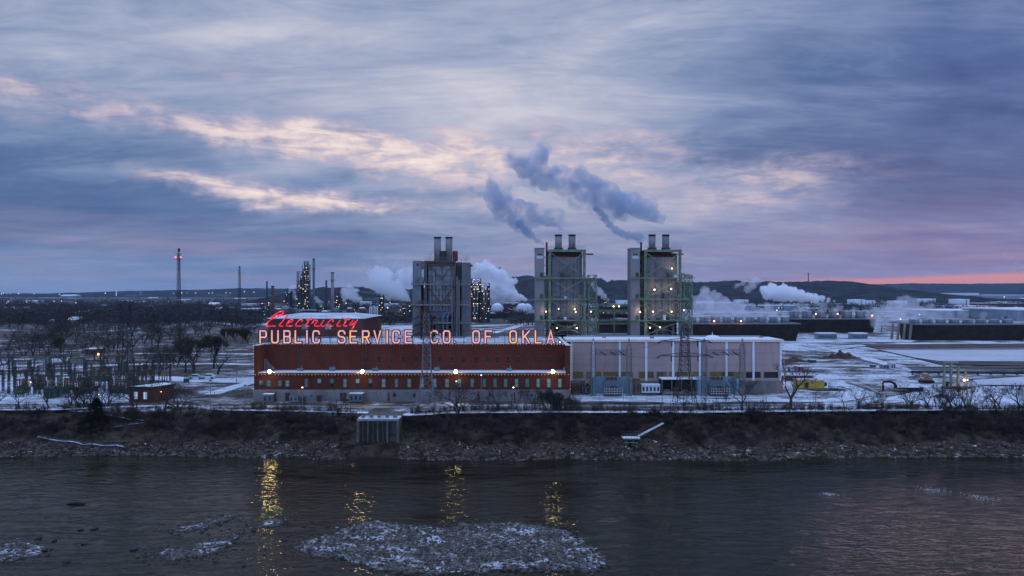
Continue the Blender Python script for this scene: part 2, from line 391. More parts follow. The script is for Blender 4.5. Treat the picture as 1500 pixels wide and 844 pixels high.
# ------------------------------------------------------------------ terrain
WZ = -7.0                                     # river level
def nz(x, y, z=0.0): return mnoise.noise(Vector((x, y, z)))
def edge(x):                                   # top edge of the bank
    return 179.5 + 1.4*nz(x/23, 1.3) + (2.2*math.exp(-((x+90)/22)**2)) - 4.6*math.exp(-((x+30)/20)**2) + 1.6*max(0, min(1, (x-40)/60))
def foot(x): return 157.2 + 1.5*nz(x/17, 4.7) + .8*nz(x/5, 8.1) + 3.4*max(0, min(1, (-x-25)/60)) + 2.6*max(0, min(1, (x-45)/60))
def sm(t): t = max(0.0, min(1.0, t)); return t*t*(3-2*t)
def hgt(x, y):
    e, f = edge(x), foot(x)
    if y >= e: return -0.10 - .0*(y) + (.10*nz(x/9, y/9, 3) if y < 260 else 0)*sm((y-e)/6) + (1.0*nz(x/60, y/80, 9) if y > 260 else 0)*sm((y-260)/140)*.25
    if y >= f-6:
        t = (y-f)/(e-f); h = WZ + 7*(max(t, 0)**.85) + (t*6 if t < 0 else 0)
        return h + (.55*nz(x/4, y/4, 2) + .28*nz(x/1.3, y/1.3, 5)) * sm((y-f+3)/3) * sm((e-y)/3)
    if y > 12: return WZ - 1.9 + .4*nz(x/12, y/12)
    t = sm((12-y)/22); return WZ - 1.9 + t*8.5
def hit(px, py):                               # where a line of sight meets the ground
    dx, dz = (px-750)/FPX, -(py-HOR)/FPX; y = 90.0
    while y < 4000:
        if CAMZ + dz*y < hgt(dx*y, y): break
        y += .25
    return Vector((dx*y, y, hgt(dx*y, y)))
ys = [-60, -30, -10, 0, 12, 30, 50, 70, 85]; y = 150.0; ys += [100, 115, 130, 140, 146]
while y < 192: ys.append(y); y += .5
while y < 420: ys.append(y); y *= 1.012
while y < 12000: ys.append(y); y *= 1.06
NXC = 640
v = []; f = []
for j, yy in enumerate(ys):
    X = 80 + .85*max(yy, 0)
    for i in range(NXC+1):
        x = -X + 2*X*i/NXC; v.append((x, yy, hgt(x, yy)))
for j in range(len(ys)-1):
    for i in range(NXC):
        a = j*(NXC+1)+i; f.append((a, a+1, a+NXC+2, a+NXC+1))
mg = bpy.data.materials.new('winter ground'); mg.use_nodes = True
def ground_nodes():
    w = NT(mg.node_tree); w.nt.nodes.clear()
    pos = w.n('ShaderNodeNewGeometry').outputs['Position']; x, y, z = w.sep(pos)
    big = w.noise(w.mapping(pos, (1, .55, 1)), .022, 6, .62, .6); mid = w.noise(pos, .10, 6, .65, .5); fine = w.noise(pos, .9, 5, .7)
    ln = w.noise(w.mapping(pos, (.30, 1.4, 1), (0, 0, R(6))), .09, 5, .6, .8)
    grass = w.mix(w.ramp(mid, .38, .62), (.060, .050, .042), (.115, .090, .072))
    grass = w.mix(w.mul(w.ramp(fine, .45, .7), .5), grass, (.040, .036, .032))
    near = w.ramp(y, 230, 420); right = w.ramp(x, 60, 100)
    thr = w.add(.525, w.mul(near, .024), w.mul(right, -.035), w.mul(w.ramp(x, -60, -160), .008))
    fld = w.add(w.mul(big, .35), w.mul(mid, .26), w.mul(ln, .26), w.mul(fine, .13))
    sn = w.ramp(fld, w.add(thr, -.05), w.add(thr, .05))
    sn = w.mul(sn, w.ramp(w.add(w.mul(fine, .6), w.mul(mid, .4)), .30, .52))
    snowc = w.mix(w.ramp(fine, .4, .6), (.48, .52, .60), (.76, .81, .90))
    top = w.mix(sn, grass, snowc)
    # bank: dark leaf litter with dead grass and a dusting of snow
    soil = w.mix(w.ramp(w.noise(pos, .35, 6, .7), .40, .62), (.013, .009, .007), (.062, .044, .030))
    soil = w.mix(w.mul(w.ramp(w.noise(pos, 1.7, 5, .7), .58, .70), .42), soil, (.16, .16, .17))
    soil = w.mix(w.ramp(z, WZ+.45, WZ+.05), soil, (.02, .018, .016))
    k = w.mul(w.ramp(z, -.75, -.25), w.m('GREATER_THAN', y, 150))
    col = w.mix(k, soil, top)
    b = w.n('ShaderNodeBsdfPrincipled'); w.put(b.inputs['Base Color'], col); b.inputs['Roughness'].default_value = .9; b.inputs['Specular IOR Level'].default_value = .15
    bn = w.n('ShaderNodeBump'); bn.inputs[0].default_value = .5; bn.inputs[1].default_value = .25; w.put(bn.inputs['Height'], fine); w.nt.links.new(bn.outputs[0], b.inputs['Normal'])
    o = w.n('ShaderNodeOutputMaterial'); w.nt.links.new(b.outputs[0], o.inputs[0])
ground_nodes()
g = MB(); g.v = v; g.f = f; go = g.build('ground', mg, smooth=True); tag(go, 'snow dusted winter ground and steep river bank', kind='structure')
# river
mw = bpy.data.materials.new('river water'); mw.use_nodes = True
def water_nodes():
    w = NT(mw.node_tree); w.nt.nodes.clear()
    pos = w.n('ShaderNodeNewGeometry').outputs['Position']; x, y, z = w.sep(pos)
    n1 = w.noise(w.mapping(pos, (.50, 1.25, 1), (0, 0, R(-7))), .50, 3, .55, 1.0)
    n2 = w.noise(w.mapping(pos, (.6, 1.3, 1), (0, 0, R(10))), 2.4, 4, .6, .6)
    n3 = w.noise(w.mapping(pos, (.35, 1, 1), (0, 0, R(-12))), .085, 5, .6, 1.5)
    h = w.add(w.mul(n1, 1.0), w.mul(n2, .07), w.mul(n3, .35))
    bn = w.n('ShaderNodeBump'); bn.inputs[1].default_value = .9; w.put(bn.inputs[0], w.ramp(n3, .35, .65, .20, .46)); w.put(bn.inputs['Height'], h)
    b = w.n('ShaderNodeBsdfPrincipled'); w.put(b.inputs['Base Color'], w.mix(w.ramp(n3, .4, .6), (.010, .010, .005), (.022, .019, .011)))
    b.inputs['Roughness'].default_value = .05; b.inputs['IOR'].default_value = 1.25; b.inputs['Specular IOR Level'].default_value = .30; w.nt.links.new(bn.outputs[0], b.inputs['Normal'])
    o = w.n('ShaderNodeOutputMaterial'); w.nt.links.new(b.outputs[0], o.inputs[0])
water_nodes()
rv = MB().quad((-260, 2, WZ), (260, 2, WZ), (300, 166, WZ), (-300, 166, WZ)).build('river', mw); tag(rv, 'wide dark rippled river', kind='structure')

def inpoly(x, y, poly):
    c = False; n = len(poly)
    for i in range(n):
        x1, y1 = poly[i]; x2, y2 = poly[i-1]
        if (y1 > y) != (y2 > y) and x < (x2-x1)*(y-y1)/(y2-y1)+x1: c = not c
    return c
def pdist(x, y, poly):
    d = 1e9; n = len(poly)
    for i in range(n):
        x1, y1 = poly[i-1]; x2, y2 = poly[i]; dx, dy = x2-x1, y2-y1
        t = max(0, min(1, ((x-x1)*dx+(y-y1)*dy)/(dx*dx+dy*dy+1e-9))); d = min(d, hypot(x-x1-t*dx, y-y1-t*dy))
    return d
ICO = [(0,0,1),(.894,0,.447),(.276,.851,.447),(-.724,.526,.447),(-.724,-.526,.447),(.276,-.851,.447),(.724,.526,-.447),(-.276,.851,-.447),(-.894,0,-.447),(-.276,-.851,-.447),(.724,-.526,-.447),(0,0,-1)]
ICF = [(0,1,2),(0,2,3),(0,3,4),(0,4,5),(0,5,1),(1,6,2),(2,7,3),(3,8,4),(4,9,5),(5,10,1),(2,6,7),(3,7,8),(4,8,9),(5,9,10),(1,10,6),(6,11,7),(7,11,8),(8,11,9),(9,11,10),(10,11,6)]
def stone(mb, c, r, rnd=random):
    i = len(mb.v); a = rnd.random()*6.28; sx, sy, sz = r*rnd.uniform(.7, 1.3), r*rnd.uniform(.6, 1.1), r*rnd.uniform(.35, .8); ca, sa = cos(a), sin(a)
    for X, Y, Z in ICO:
        q = rnd.uniform(.75, 1.2); X, Y, Z = X*sx*q, Y*sy*q, Z*sz*q; mb.v.append((c[0]+X*ca-Y*sa, c[1]+X*sa+Y*ca, c[2]+Z))
    mb.f += [(a_+i, b_+i, c_+i) for a_, b_, c_ in ICF]
bars = {
 'long snow flecked gravel bar lying in the river below the brick building': [(430,800),(450,790),(490,778),(520,768),(545,763),(600,768),(640,772),(690,766),(740,765),(800,770),(840,778),(866,795),(884,818),(888,832),(870,838),(800,838),(740,836),(680,840),(600,842),(545,835),(500,823),(470,818),(440,812)],
 'narrow gravel shoal with snow streaks left of the long bar': [(205,812),(228,808),(262,802),(290,796),(318,790),(345,778),(362,776),(350,790),(330,806),(310,816),(270,821),(230,820)],
 'small stony shoal behind the narrow snowy shoal': [(245,777),(275,770),(300,762),(325,754),(350,757),(320,768),(300,776),(270,781)],
 'dark gravel shoal at the left end of the river': [(-40,792),(0,790),(30,791),(62,797),(70,806),(50,818),(20,824),(-40,826)],
 'tiny stony shoal just behind the tip of the long bar': [(372,768),(390,761),(415,759),(425,764),(405,771),(380,773)],
}
gst = MB()
mgb = bpy.data.materials.new('gravel with snow'); mgb.use_nodes = True
def bar_nodes():
    w = NT(mgb.node_tree); w.nt.nodes.clear(); pos = w.n('ShaderNodeNewGeometry').outputs['Position']; z = w.sep(pos)[2]
    f1 = w.noise(pos, 3.6, 5, .75); f2 = w.noise(w.mapping(pos, (1, 1.4, 1)), .30, 5, .65, .8); f3 = w.noise(pos, 9.0, 3, .7)
    st = w.mix(w.ramp(f1, .38, .62), (.030, .026, .022), (.155, .135, .115))
    sn = w.ramp(w.add(w.mul(f1, .36), w.mul(f2, .46), w.mul(f3, .18)), .512, .582)
    col = w.mix(w.mul(sn, .9), st, (.66, .70, .78)); col = w.mix(w.ramp(z, WZ+.10, WZ+.02), col, (.014, .012, .010))
    b = w.n('ShaderNodeBsdfPrincipled'); w.put(b.inputs['Base Color'], col); b.inputs['Roughness'].default_value = .85
    bn = w.n('ShaderNodeBump'); bn.inputs[0].default_value = .8; bn.inputs[1].default_value = .15; w.put(bn.inputs['Height'], f1); w.nt.links.new(bn.outputs[0], b.inputs['Normal'])
    o = w.n('ShaderNodeOutputMaterial'); w.nt.links.new(b.outputs[0], o.inputs[0])
bar_nodes()
rnd = random.Random(3)
for lab, pts in bars.items():
    poly = [tuple(G(px, py, WZ)[:2]) for px, py in pts]
    x0, x1 = min(p[0] for p in poly)-2.5, max(p[0] for p in poly)+2.5; y0, y1 = min(p[1] for p in poly)-2, max(p[1] for p in poly)+2
    st = .3; nx, ny = int((x1-x0)/st)+1, int((y1-y0)/st)+1; b = MB()
    for j in range(ny+1):
        for i in range(nx+1):
            x, y = x0+i*st, y0+j*st; wx, wy = x+1.5*nz(x/2.6, y/2.2, 1)+.7*nz(x/.8, y/.8, 2), y+1.1*nz(x/2.4, y/2.4, 6)+.5*nz(x/.8, y/.8, 7)
            d = pdist(wx, wy, poly); d = d if inpoly(wx, wy, poly) else -d
            h = WZ - .22 + .38*sm((d+.9)/2.2) + .15*nz(x/2.6, y/2.6, 4)*sm(d+.8) + .07*nz(x/.5, y/.5, 8)
            b.v.append((x, y, h))
            if (d > -.2 or (d > -1.6 and rnd.random() < .12)) and rnd.random() < .36: stone(gst, (x+rnd.uniform(-.2, .2), y+rnd.uniform(-.2, .2), max(h, WZ)+.01), rnd.choice((.08, .12, .17, .26, .34)), rnd)
    for j in range(ny):
        for i in range(nx): a = j*(nx+1)+i; b.f.append((a, a+1, a+nx+2, a+nx+1))
    o = b.build('gravel_bar', mgb, smooth=True); tag(o, lab, kind='structure')
o = gst.build('gravel', M_gravel); tag(o, 'loose stones covering the gravel bars', 'gravel', kind='stuff')
# single dark rocks standing in the shallows
rocks = [(112,739,.9,1),(118,776,.6,0),(196,805,.7,0),(98,823,.75,0),(124,797,.5,0),(139,775,.5,0),(250,779,.35,0),(262,783,.3,0),(372,778,.4,0),(386,782,.3,0),(353,784,.3,0),(343,795,.35,0),(388,804,.4,0),(387,812,.3,0),(417,792,.35,0),(423,785,.3,0),(445,771,.4,0),(465,768,.35,0),(480,771,.3,0),(456,765,.3,0),(357,829,.4,0),(325,801,.4,0),(58,789,.4,0),(80,792,.45,0),(41,800,.3,0),(1025,780,.0,0)]
for k, (px, py, r, lg) in enumerate(rocks):
    if r == 0: continue
    p = G(px, py, WZ); b = MB()
    if lg: b.path([(-1.5, -.1, .1), (-.6, 0, .22), (.5, .1, .2), (1.3, .2, .1)], [.12, .24, .22, .1], 6); nm, cat, lab = 'driftwood_log', 'log', 'short dark driftwood log lying in the open river at left'
    else:
        stone(b, (0, 0, .08), r, rnd); nm, cat = 'river_rock', 'rock'
        lab = {1:'flat dark rock at the end of the shallows left of the shoals',2:'round dark rock just left of the narrow snowy shoal',3:'dark rock right of the left end shoal, low in the frame'}.get(k, 'small dark rock poking out of the shallow river near the shoals')
    o = b.build(nm, M_dark if not lg else M_wood, loc=p, world=False); tag(o, lab, cat, None if lg or k in (1,2,3) else 'small rocks in the river shallows')
# white water
for px, py, w_, lab in ((1368, 718, 2.6, 'bright patch of white water in the river at right'), (1437, 729, 1.9, 'thin streak of white water right of the bright patch'), (1214, 724, 1.2, 'faint ripple of white water left of the bright patch')):
    b = MB(); p = G(px, py, WZ)
    for k in range(90):
        x, y = rnd.gauss(0, w_*.55), rnd.gauss(0, w_*.45) ; y -= x*.25; stone(b, (p.x+x, p.y+y, WZ-.005), rnd.uniform(.03, .085), rnd)
    tag(b.build('white_water', M_snow), lab, 'white water', kind='stuff')
# riprap along the foot of the bank
b = MB()
for k in range(15000):
    x = rnd.uniform(-125, 130); t = rnd.random()**1.5; span = 5.2 + 3.6*nz(x/14, 2.2); 
    if -25 < x < 40: span += 1.5
    y = foot(x) - .5 + t*span; h = hgt(x, y)
    if -35.2 < x < -24 and y < 168: continue
    if rnd.random() > .72+.9*nz(x/5, y/3, 12): continue
    stone(b, (x, y, h + .02), rnd.choice((.12, .16, .2, .26, .34, .5))*(1.1-.4*t), rnd)
tag(b.build('riprap', M_rock), 'broken grey stones along the waterline', 'riprap', kind='stuff')

# ------------------------------------------------------------------ hills
mh = bpy.data.materials.new('wooded hill'); mh.use_nodes = True
def hill_nodes():
    w = NT(mh.node_tree); w.nt.nodes.clear(); pos = w.n('ShaderNodeNewGeometry').outputs['Position']
    n = w.noise(pos, .02, 5, .7); n2 = w.noise(pos, .004, 4, .6)
    col = w.mix(w.ramp(n, .4, .6), (.022, .022, .022), (.055, .050, .045)); col = w.mix(w.mul(w.ramp(n2, .58, .68), .35), col, (.22, .23, .25))
    b = w.n('ShaderNodeBsdfDiffuse'); w.put(b.inputs[0], col); o = w.n('ShaderNodeOutputMaterial'); w.nt.links.new(b.outputs[0], o.inputs[0])
hill_nodes()
def ridge(label, prof, D, front, back, step, rough):
    b = MB(); xs = []; px = prof[0][0]
    while px <= prof[-1][0]: xs.append(px); px += step
    rows = [-1.0, -.82, -.62, -.42, -.25, -.1, 0.0, .15, .5, 1.0]
    for t in rows:
        for px in xs:
            k = 0
            while k < len(prof)-2 and prof[k+1][0] < px: k += 1
            (a, ha), (c, hc) = prof[k], prof[k+1]; q = max(0, min(1, (px-a)/(c-a))); py = ha + (hc-ha)*q
            H = (HOR-py)/FPX*D + CAMZ; x = (px-750)/FPX*D; yy = D + (t*front if t < 0 else t*back)
            sh = (1-abs(t))**.8 if t < 0 else (1-t)
            z = max(-3, H*sh + (rough*nz(x/9, yy/9) + rough*.7*nz(x/30, yy/30, 3))*(sh > .1)) if t not in (-1.0, 1.0) else -4
            b.v.append((x, yy, z))
    n = len(xs)
    for j in range(len(rows)-1):
        for i in range(n-1): a = j*n+i; b.f.append((a, a+1, a+n+1, a+n))
    tag(b.build('hills', mh, smooth=False), label, kind='structure')
ridge('wooded ridge behind the power station', [(450,432),(458,423),(470,421),(530,421),(545,424),(568,430),(600,424),(650,420),(700,416),(740,410),(749,405),(790,404),(880,408),(888,413.5),(897,410.5),(930,411),(1000,413),(1050,413),(1078,411),(1095,414),(1110,412.5),(1170,413),(1210,411),(1240,412),(1258,416),(1275,420),(1300,424),(1340,432)], 2600, 700, 700, .7, 4.0)
ridge('long distant ridge on the skyline', [(-400,427),(-100,428),(0,430),(110,430.5),(160,428),(200,426.5),(300,424.5),(352,422.5),(420,423),(600,424),(900,422),(1200,418),(1262,417),(1330,415.5),(1400,416),(1500,415),(1700,416),(2100,419)], 5600, 1500, 2000, 1.6, 5.0)
# ------------------------------------------------------------------ brick power house
def xb(px, D): return (px-750)/FPX*D
def zb(py, D): return CAMZ - (py-HOR)/FPX*D
BX0, BX1, F1, F2, B2, RT = -66.3, 14.9, 193.0, 199.0, 229.0, 13.85
bh = thing('brick_power_house', 'long red brick power house with a snow topped ledge, under the roof sign', 'building', (-25.7, F1, 0))
def part(mb, name, m, parent, label=None, smooth=False):
    o = mb.build(name, m, parent, smooth=smooth)
    if label: o['label'] = label
    return o
b = MB(); b.bx(BX0+1, BX1-1, F2, B2, 7.0, RT)
b.bx(BX0+1, BX1-1, F2-.003, F2+.3, RT+.003, RT+.42)
part(b, 'upper_wall', M_brick, bh)
for q in (BX0, BX1-.997): part(MB().bx(q, q+.997, F1+.01, B2, 2.8, RT+.4), 'end_wall', M_brick, bh)
b = MB()
LW = [448.7,467.7,486.2,505.4,523.8,542.5,561.9,580.7,599.4,618,636.7,654.8,673.1,691.7,709.4,725.2,740.7,756.7,772.3,788,804,820]
SW = [382.4,393.7,409.9,420.8]
b.bx(BX0+1, BX1-1, F1+.05, F2-.01, 2.9, 7.05); part(b, 'lower_wall', M_brick, bh)
b = MB(); b.bx(BX0-.15, BX1+.15, F1-.12, B2, -.6, 2.85); part(b, 'foundation', M_conc, bh)
b = MB(); b.bx(BX0+1.01, BX1-1.01, F1-.25, F2-.02, 7.06, 7.34); part(b, 'ledge_roof', M_snow, bh)
b = MB(); b.bx(BX0+1.0, BX1-1.0, F1-.45, F1-.255, 6.85, 7.30); part(b, 'ledge_gutter', M_rust, bh)
b = MB(); b.bx(BX0+1.3, BX1-1.3, F2+.35, B2-.4, RT+.01, RT+.16); part(b, 'roof', M_roof, bh)
b = MB(); b.bx(BX0-.1, BX1+.1, F2-.12, F2+.33, RT+.425, RT+.53); b.bx(BX0-.1, BX1+.1, B2-.3, B2+.1, RT+.41, RT+.53)
b.bx(BX0-.1, BX0+1.1, F1-.05, F2-.13, RT+.41, RT+.53); b.bx(BX1-1.1, BX1+.1, F1-.05, F2-.13, RT+.41, RT+.53); part(b, 'coping', M_white, bh)
for i, px in enumerate([437, 531]):
    x = xb(px, F2); b = MB(); b.bx(x-.14, x+.14, F2-.10, F2-.004, 7.4, RT); part(b, 'downpipe', M_dark, bh)
def window(x, yf, z0, z1, w_, glass, frame, parent, blind=None, mull=False):
    b = MB(); t = .09
    b.bx(x-w_/2-t, x-w_/2, yf-.06, yf+.02, z0-t, z1+t); b.bx(x+w_/2, x+w_/2+t, yf-.06, yf+.02, z0-t, z1+t)
    b.bx(x-w_/2, x+w_/2, yf-.055, yf+.02, z1, z1+t); b.bx(x-w_/2, x+w_/2, yf-.12, yf+.02, z0-t*1.6, z0)
    zm = z0+(z1-z0)*.48; b.bx(x-w_/2, x+w_/2, yf-.05, yf-.012, zm-.04, zm+.04)
    if mull: b.bx(x-.03, x+.03, yf-.045, yf-.012, z0, z1)
    f = part(b, 'window', frame, parent)
    p = MB(); p.bx(x-w_/2, x+w_/2, yf-.01, yf-.002, z0, z1); q = p.build('pane', glass, f, world=False)
    for vv in q.data.vertices: vv.co -= parent.location
    if blind:
        p = MB(); p.bx(x-w_/2+.01, x+w_/2-.01, yf-.02, yf-.0115, z0 + (z1-z0)*blind[1], z0+(z1-z0)*blind[2]); q = p.build('blind', blind[0], f, world=False)
        for vv in q.data.vertices: vv.co -= parent.location
    return f
rw = random.Random(11)
M_infill = pm('dark window infill', (.035, .022, .020), .9, .5, .8)  # blotchy dark brown fill for the upper window openings
M_blind = pm('pale window blind', (.30, .36, .40), .9, .15)
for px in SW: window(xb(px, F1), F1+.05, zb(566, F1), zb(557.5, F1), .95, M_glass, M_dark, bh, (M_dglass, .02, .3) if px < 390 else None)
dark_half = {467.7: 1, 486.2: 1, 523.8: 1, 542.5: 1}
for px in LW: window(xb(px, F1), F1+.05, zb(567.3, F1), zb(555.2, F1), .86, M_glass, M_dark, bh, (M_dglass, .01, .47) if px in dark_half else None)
for px in [538,555.7,573,591,609.6,644,662,679,697.7,714,728.6,744,759,774.4,789,804.7,819.6]:
    window(xb(px, F2), F2, zb(532, F2), zb(522.5, F2), .75, M_infill, M_brick2, bh)
for px, w_ in ((402.0, 1.1), (421.5, 1.3), (500.5, .8), (505.5, .8)):   # doors in the foundation
    x = xb(px, F1); b = MB(); b.bx(x-w_/2, x+w_/2, F1-.17, F1-.125, 0, 2.15); d = part(b, 'door', M_dark, bh)
    b = MB(); b.bx(x+w_/2-.2, x+w_/2-.1, F1-.23, F1-.175, 1.0, 1.1); h_ = b.build('handle', M_white, d, world=False)
    for vv in h_.data.vertices: vv.co -= bh.location
for k in range(14):
    x = rw.uniform(BX0+3, BX1-3); b = MB(); w_ = rw.uniform(.3, .9); b.bx(x-w_/2, x+w_/2, F1-.18, F1-.125, rw.uniform(.9, 1.3), rw.uniform(1.6, 2.3)); part(b, 'vent_grille', M_dark if k % 2 else M_steel, bh)
for k, px in enumerate([440, 487, 550, 640, 746, 829]):
    x = xb(px, F2-2); b = MB(); b.bx(x-.7, x+.7, F2-2.6, F2-1.4, 7.345, 8.0 + .3*(k % 2)); b.tube((x+.3, F2-2, 8.0), (x+.3, F2-2, 8.7), .15, 6); part(b, 'ledge_vent', M_steelblue, bh)
# white stair at the left end of the ledge
b = MB()
for k in range(9): b.bx(BX0+1.2+k*.3, BX0+1.6+k*.3, F2-1.8, F2-.7, 7.35, 10.4-k*.34)
part(b, 'ledge_stair', M_steel, bh)
for k, (x, y, w_, h_) in enumerate([(-48, 214, 2.2, 1.0), (-30, 218, 3, .8), (-12, 212, 1.8, 1.2), (-2, 219, 3.4, .9), (8, 214, 1.6, 1.1), (-22, 224, 1.4, 1.4)]):
    b = MB(); b.bx(x-w_/2, x+w_/2, y-1, y+1, RT+.17, RT+.17+h_); b.bx(x-w_/2-.1, x+w_/2+.1, y-1.1, y+1.1, RT+.18+h_, RT+.3+h_); part(b, 'roof_vent', M_white, bh)
# tall block behind the script sign
tb = thing('brick_annex', 'taller dark brick block with a snowy hipped roof behind the script sign', 'building', (-58, 231, 0))
b = MB(); b.bx(-74.6, -45.6, 230, 262, 0, 19.9); part(b, 'wall', M_brick2, tb)
b = MB(); i = 0; b.v = [(-75.2,229.5,19.91),(-45.0,229.5,19.91),(-45.0,262.5,19.91),(-75.2,262.5,19.91),(-70.5,238,21.0),(-52,238,21.0),(-52,254,21.0),(-70.5,254,21.0)]
b.f = [(0,1,5,4),(1,2,6,5),(2,3,7,6),(3,0,4,7),(4,5,6,7),(3,2,1,0)]; part(b, 'roof', M_roof, tb)
b = MB(); b.bx(-75.1, -45.1, 229.6, 229.99, 19.3, 19.9); part(b, 'eaves', M_dgreen, tb)
for px in (447, 481): 
    x = xb(px, 230); b = MB(); b.bx(x-.9, x+.9, 229.9, 229.99, 16.6, 18.2); part(b, 'window', M_glass, tb)
tb2 = thing('white_roof_shed', 'snow covered low roof between the word SERVICE and the grey boiler', 'building', (-46, 262, 0))
b = MB(); b.bx(-54, -34.5, 255, 275, 0, 12.6); part(b, 'wall', M_shed, tb2)
b = MB(); b.v = [(-55,254,12.61),(-33.5,254,12.61),(-33.5,276,12.61),(-55,276,12.61),(-54,265,16.2),(-33.5,265,16.2)]; b.f = [(0,1,5,4),(2,3,4,5),(3,0,4),(1,2,5),(3,2,1,0)]; part(b, 'roof', M_snow, tb2)

# ------------------------------------------------------------------ letters
W_, H_ = 1.62, 3.08                            # stroke-centre size
STROKES = {
 'P': ([[(0,0),(0,1),(.82,1),(1,.88),(1,.58),(.82,.46),(0,.46)]], []),
 'U': ([[(0,1),(0,.14),(.2,0),(.8,0),(1,.14),(1,1)]], []),
 'B': ([[(0,0),(0,1),(.8,1),(.95,.9),(.95,.62),(.8,.52),(0,.52)], [(.8,.52),(1,.42),(1,.1),(.82,0),(0,0)]], []),
 'L': ([[(0,1),(0,0),(1,0)]], []), 'I': ([[(0,0),(0,1)]], []),
 'C': ([[(1,.76),(1,.88),(.8,1),(.2,1),(0,.86),(0,.14),(.2,0),(.8,0),(1,.12),(1,.24)]], []),
 'S': ([[(1,.78),(1,.88),(.8,1),(.2,1),(0,.88),(0,.64),(.2,.53),(.8,.47),(1,.36),(1,.12),(.8,0),(.2,0),(0,.12),(0,.22)]], []),
 'E': ([[(1,1),(0,1),(0,0),(1,0)], [(0,.52),(.8,.52)]], []),
 'R': ([[(0,0),(0,1),(.82,1),(1,.88),(1,.60),(.82,.48),(0,.48)], [(.5,.48),(1,0)]], []),
 'V': ([[(0,1),(.5,0),(1,1)]], []), 'O': ([[(.2,0),(.8,0),(1,.14),(1,.86),(.8,1),(.2,1),(0,.86),(0,.14)]], [1]),
 'F': ([[(1,1),(0,1),(0,0)], [(0,.52),(.8,.52)]], []),
 'K': ([[(0,0),(0,1)], [(1,1),(.05,.42)], [(.32,.58),(1,0)]], []),
 'A': ([[(0,0),(.5,1),(1,0)], [(.19,.32),(.81,.32)]], []),
}
M_plate = pm('dark blue letter housing', (.020, .018, .035), .6, .3)
E_rim = em('faint red rim tube', (.60, .05, .07), .55)
SGY = F2 - .3
sg = thing('rooftop_letter_sign', 'large block letters PUBLIC SERVICE CO. OF OKLA. standing along the roof edge', 'sign', (-25.7, SGY, RT+.5))
LET = [('P',385.9),('U',403.2),('B',421),('L',437),('I',450),('C',463.4),('S',500.7),('E',517.8),('R',536.1),('V',553),('I',567.4),('C',580.4),('E',598.6),
       ('C',636.2),('O',654.4),('.',666.3),('O',697.5),('F',715.5),('O',751.7),('K',770.6),('L',788.3),('A',806.5),('.',820)]
def sub(mb, name, m, par, root):
    o = mb.build(name, m, par, world=False)
    for vv in o.data.vertices: vv.co -= root.location
    return o
ZB = RT + .55 + .24
for ch, px in LET:
    cx = xb(px, SGY-.1); pl, tu, rim = MB(), MB(), MB(); w_ = W_ if ch not in 'L' else 1.45
    if ch == '.':
        for mb, r, y0, y1 in ((pl, .46, SGY-.3, SGY), (tu, .20, SGY-.4, SGY-.305)):
            mb.prism_y([(cx+r*cos(2*pi*k/10), ZB+.12+r*sin(2*pi*k/10)) for k in range(10)], y0, y1)
        o = sub(pl, 'period', M_plate, sg, sg); sub(tu, 'neon_tube', E_lampw if px > 800 else E_let, o, sg); continue
    for j, st in enumerate(STROKES[ch][0]):
        pts = [(cx + (p[0]-(.5 if ch != 'I' else 0))*w_, ZB + p[1]*H_) for p in st]; cl = bool(STROKES[ch][1])
        e = j*.006; pl.ribbon(pts, .88, SGY-.30-e, SGY+e, cl); tu.ribbon(pts, .35, SGY-.40-e, SGY-.32, cl); rim.ribbon(pts, .54, SGY-.335-e*.5, SGY-.312, cl)
    o = sub(pl, 'letter_' + ch.lower(), M_plate, sg, sg); sub(tu, 'neon_tube', E_let, o, sg); sub(rim, 'rim_tube', E_rim, o, sg)
b = MB(); x0, x1 = xb(378, SGY), xb(824, SGY)
for z in (RT+.75, RT+2.3, RT+3.9): b.bx(x0, x1, SGY+.15, SGY+.25, z, z+.08)
x = x0
while x <= x1: b.bx(x, x+.1, SGY+.02, SGY+.13, RT+.2, RT+4.1); b.tube((x, SGY+.2, RT+3.8), (x, SGY+2.6, RT+.2), .05, 4); x += 2.72
part(b, 'sign_frame', M_dark, sg)
# script word above
SC = {
 'e_capital': [[(340,72),(352,86),(350,100),(325,116),(275,130),(238,138),(262,120),(300,112),(338,95),(358,76),(350,62),(320,62),(270,84),(215,118),(182,146),(186,162),(210,166),(245,152)],[(205,165),(168,184),(128,222),(100,262),(104,277),(125,279),(180,278),(235,278)]],
 'letter_l': [[(408,122),(392,142),(352,192),(296,262),(298,276),(315,279),(350,278)]],
 'letter_e': [[(412,232),(450,222),(485,205),(494,190),(480,181),(455,188),(425,212),(402,248),(402,270),(420,279),(452,278),(487,272)]],
 'letter_c': [[(618,214),(632,198),(628,184),(605,182),(572,202),(545,240),(536,266),(548,279),(580,279),(620,273)]],
 'letter_t': [[(757,152),(735,185),(700,235),(678,265),(682,278),(705,278),(732,276)],[(695,188),(730,184),(772,180)]],
 'letter_r': [[(765,240),(790,215),(808,188),(828,190),(852,196),(845,214),(820,246),(812,268),(826,279),(850,278),(882,276)]],
 'letter_i': [[(945,190),(920,228),(900,264),(908,278),(932,278),(960,276)],[(968,156),(982,148)]],
 'letter_c.': [[(1072,212),(1086,197),(1082,183),(1060,182),(1028,202),(1004,240),(998,266),(1008,279),(1040,279),(1078,274)]],
 'letter_i.': [[(1185,190),(1158,228),(1136,264),(1144,278),(1166,278),(1192,276)],[(1208,156),(1222,148)]],
 'letter_t.': [[(1303,152),(1280,185),(1252,235),(1236,265),(1242,278),(1264,278),(1290,276)],[(1250,188),(1285,184),(1322,180)]],
 'letter_y': [[(1375,190),(1350,222),(1328,250),(1330,264),(1348,262),(1385,232),(1415,205)],[(1438,184),(1418,216),(1392,262),(1368,305),(1352,326)]],
}
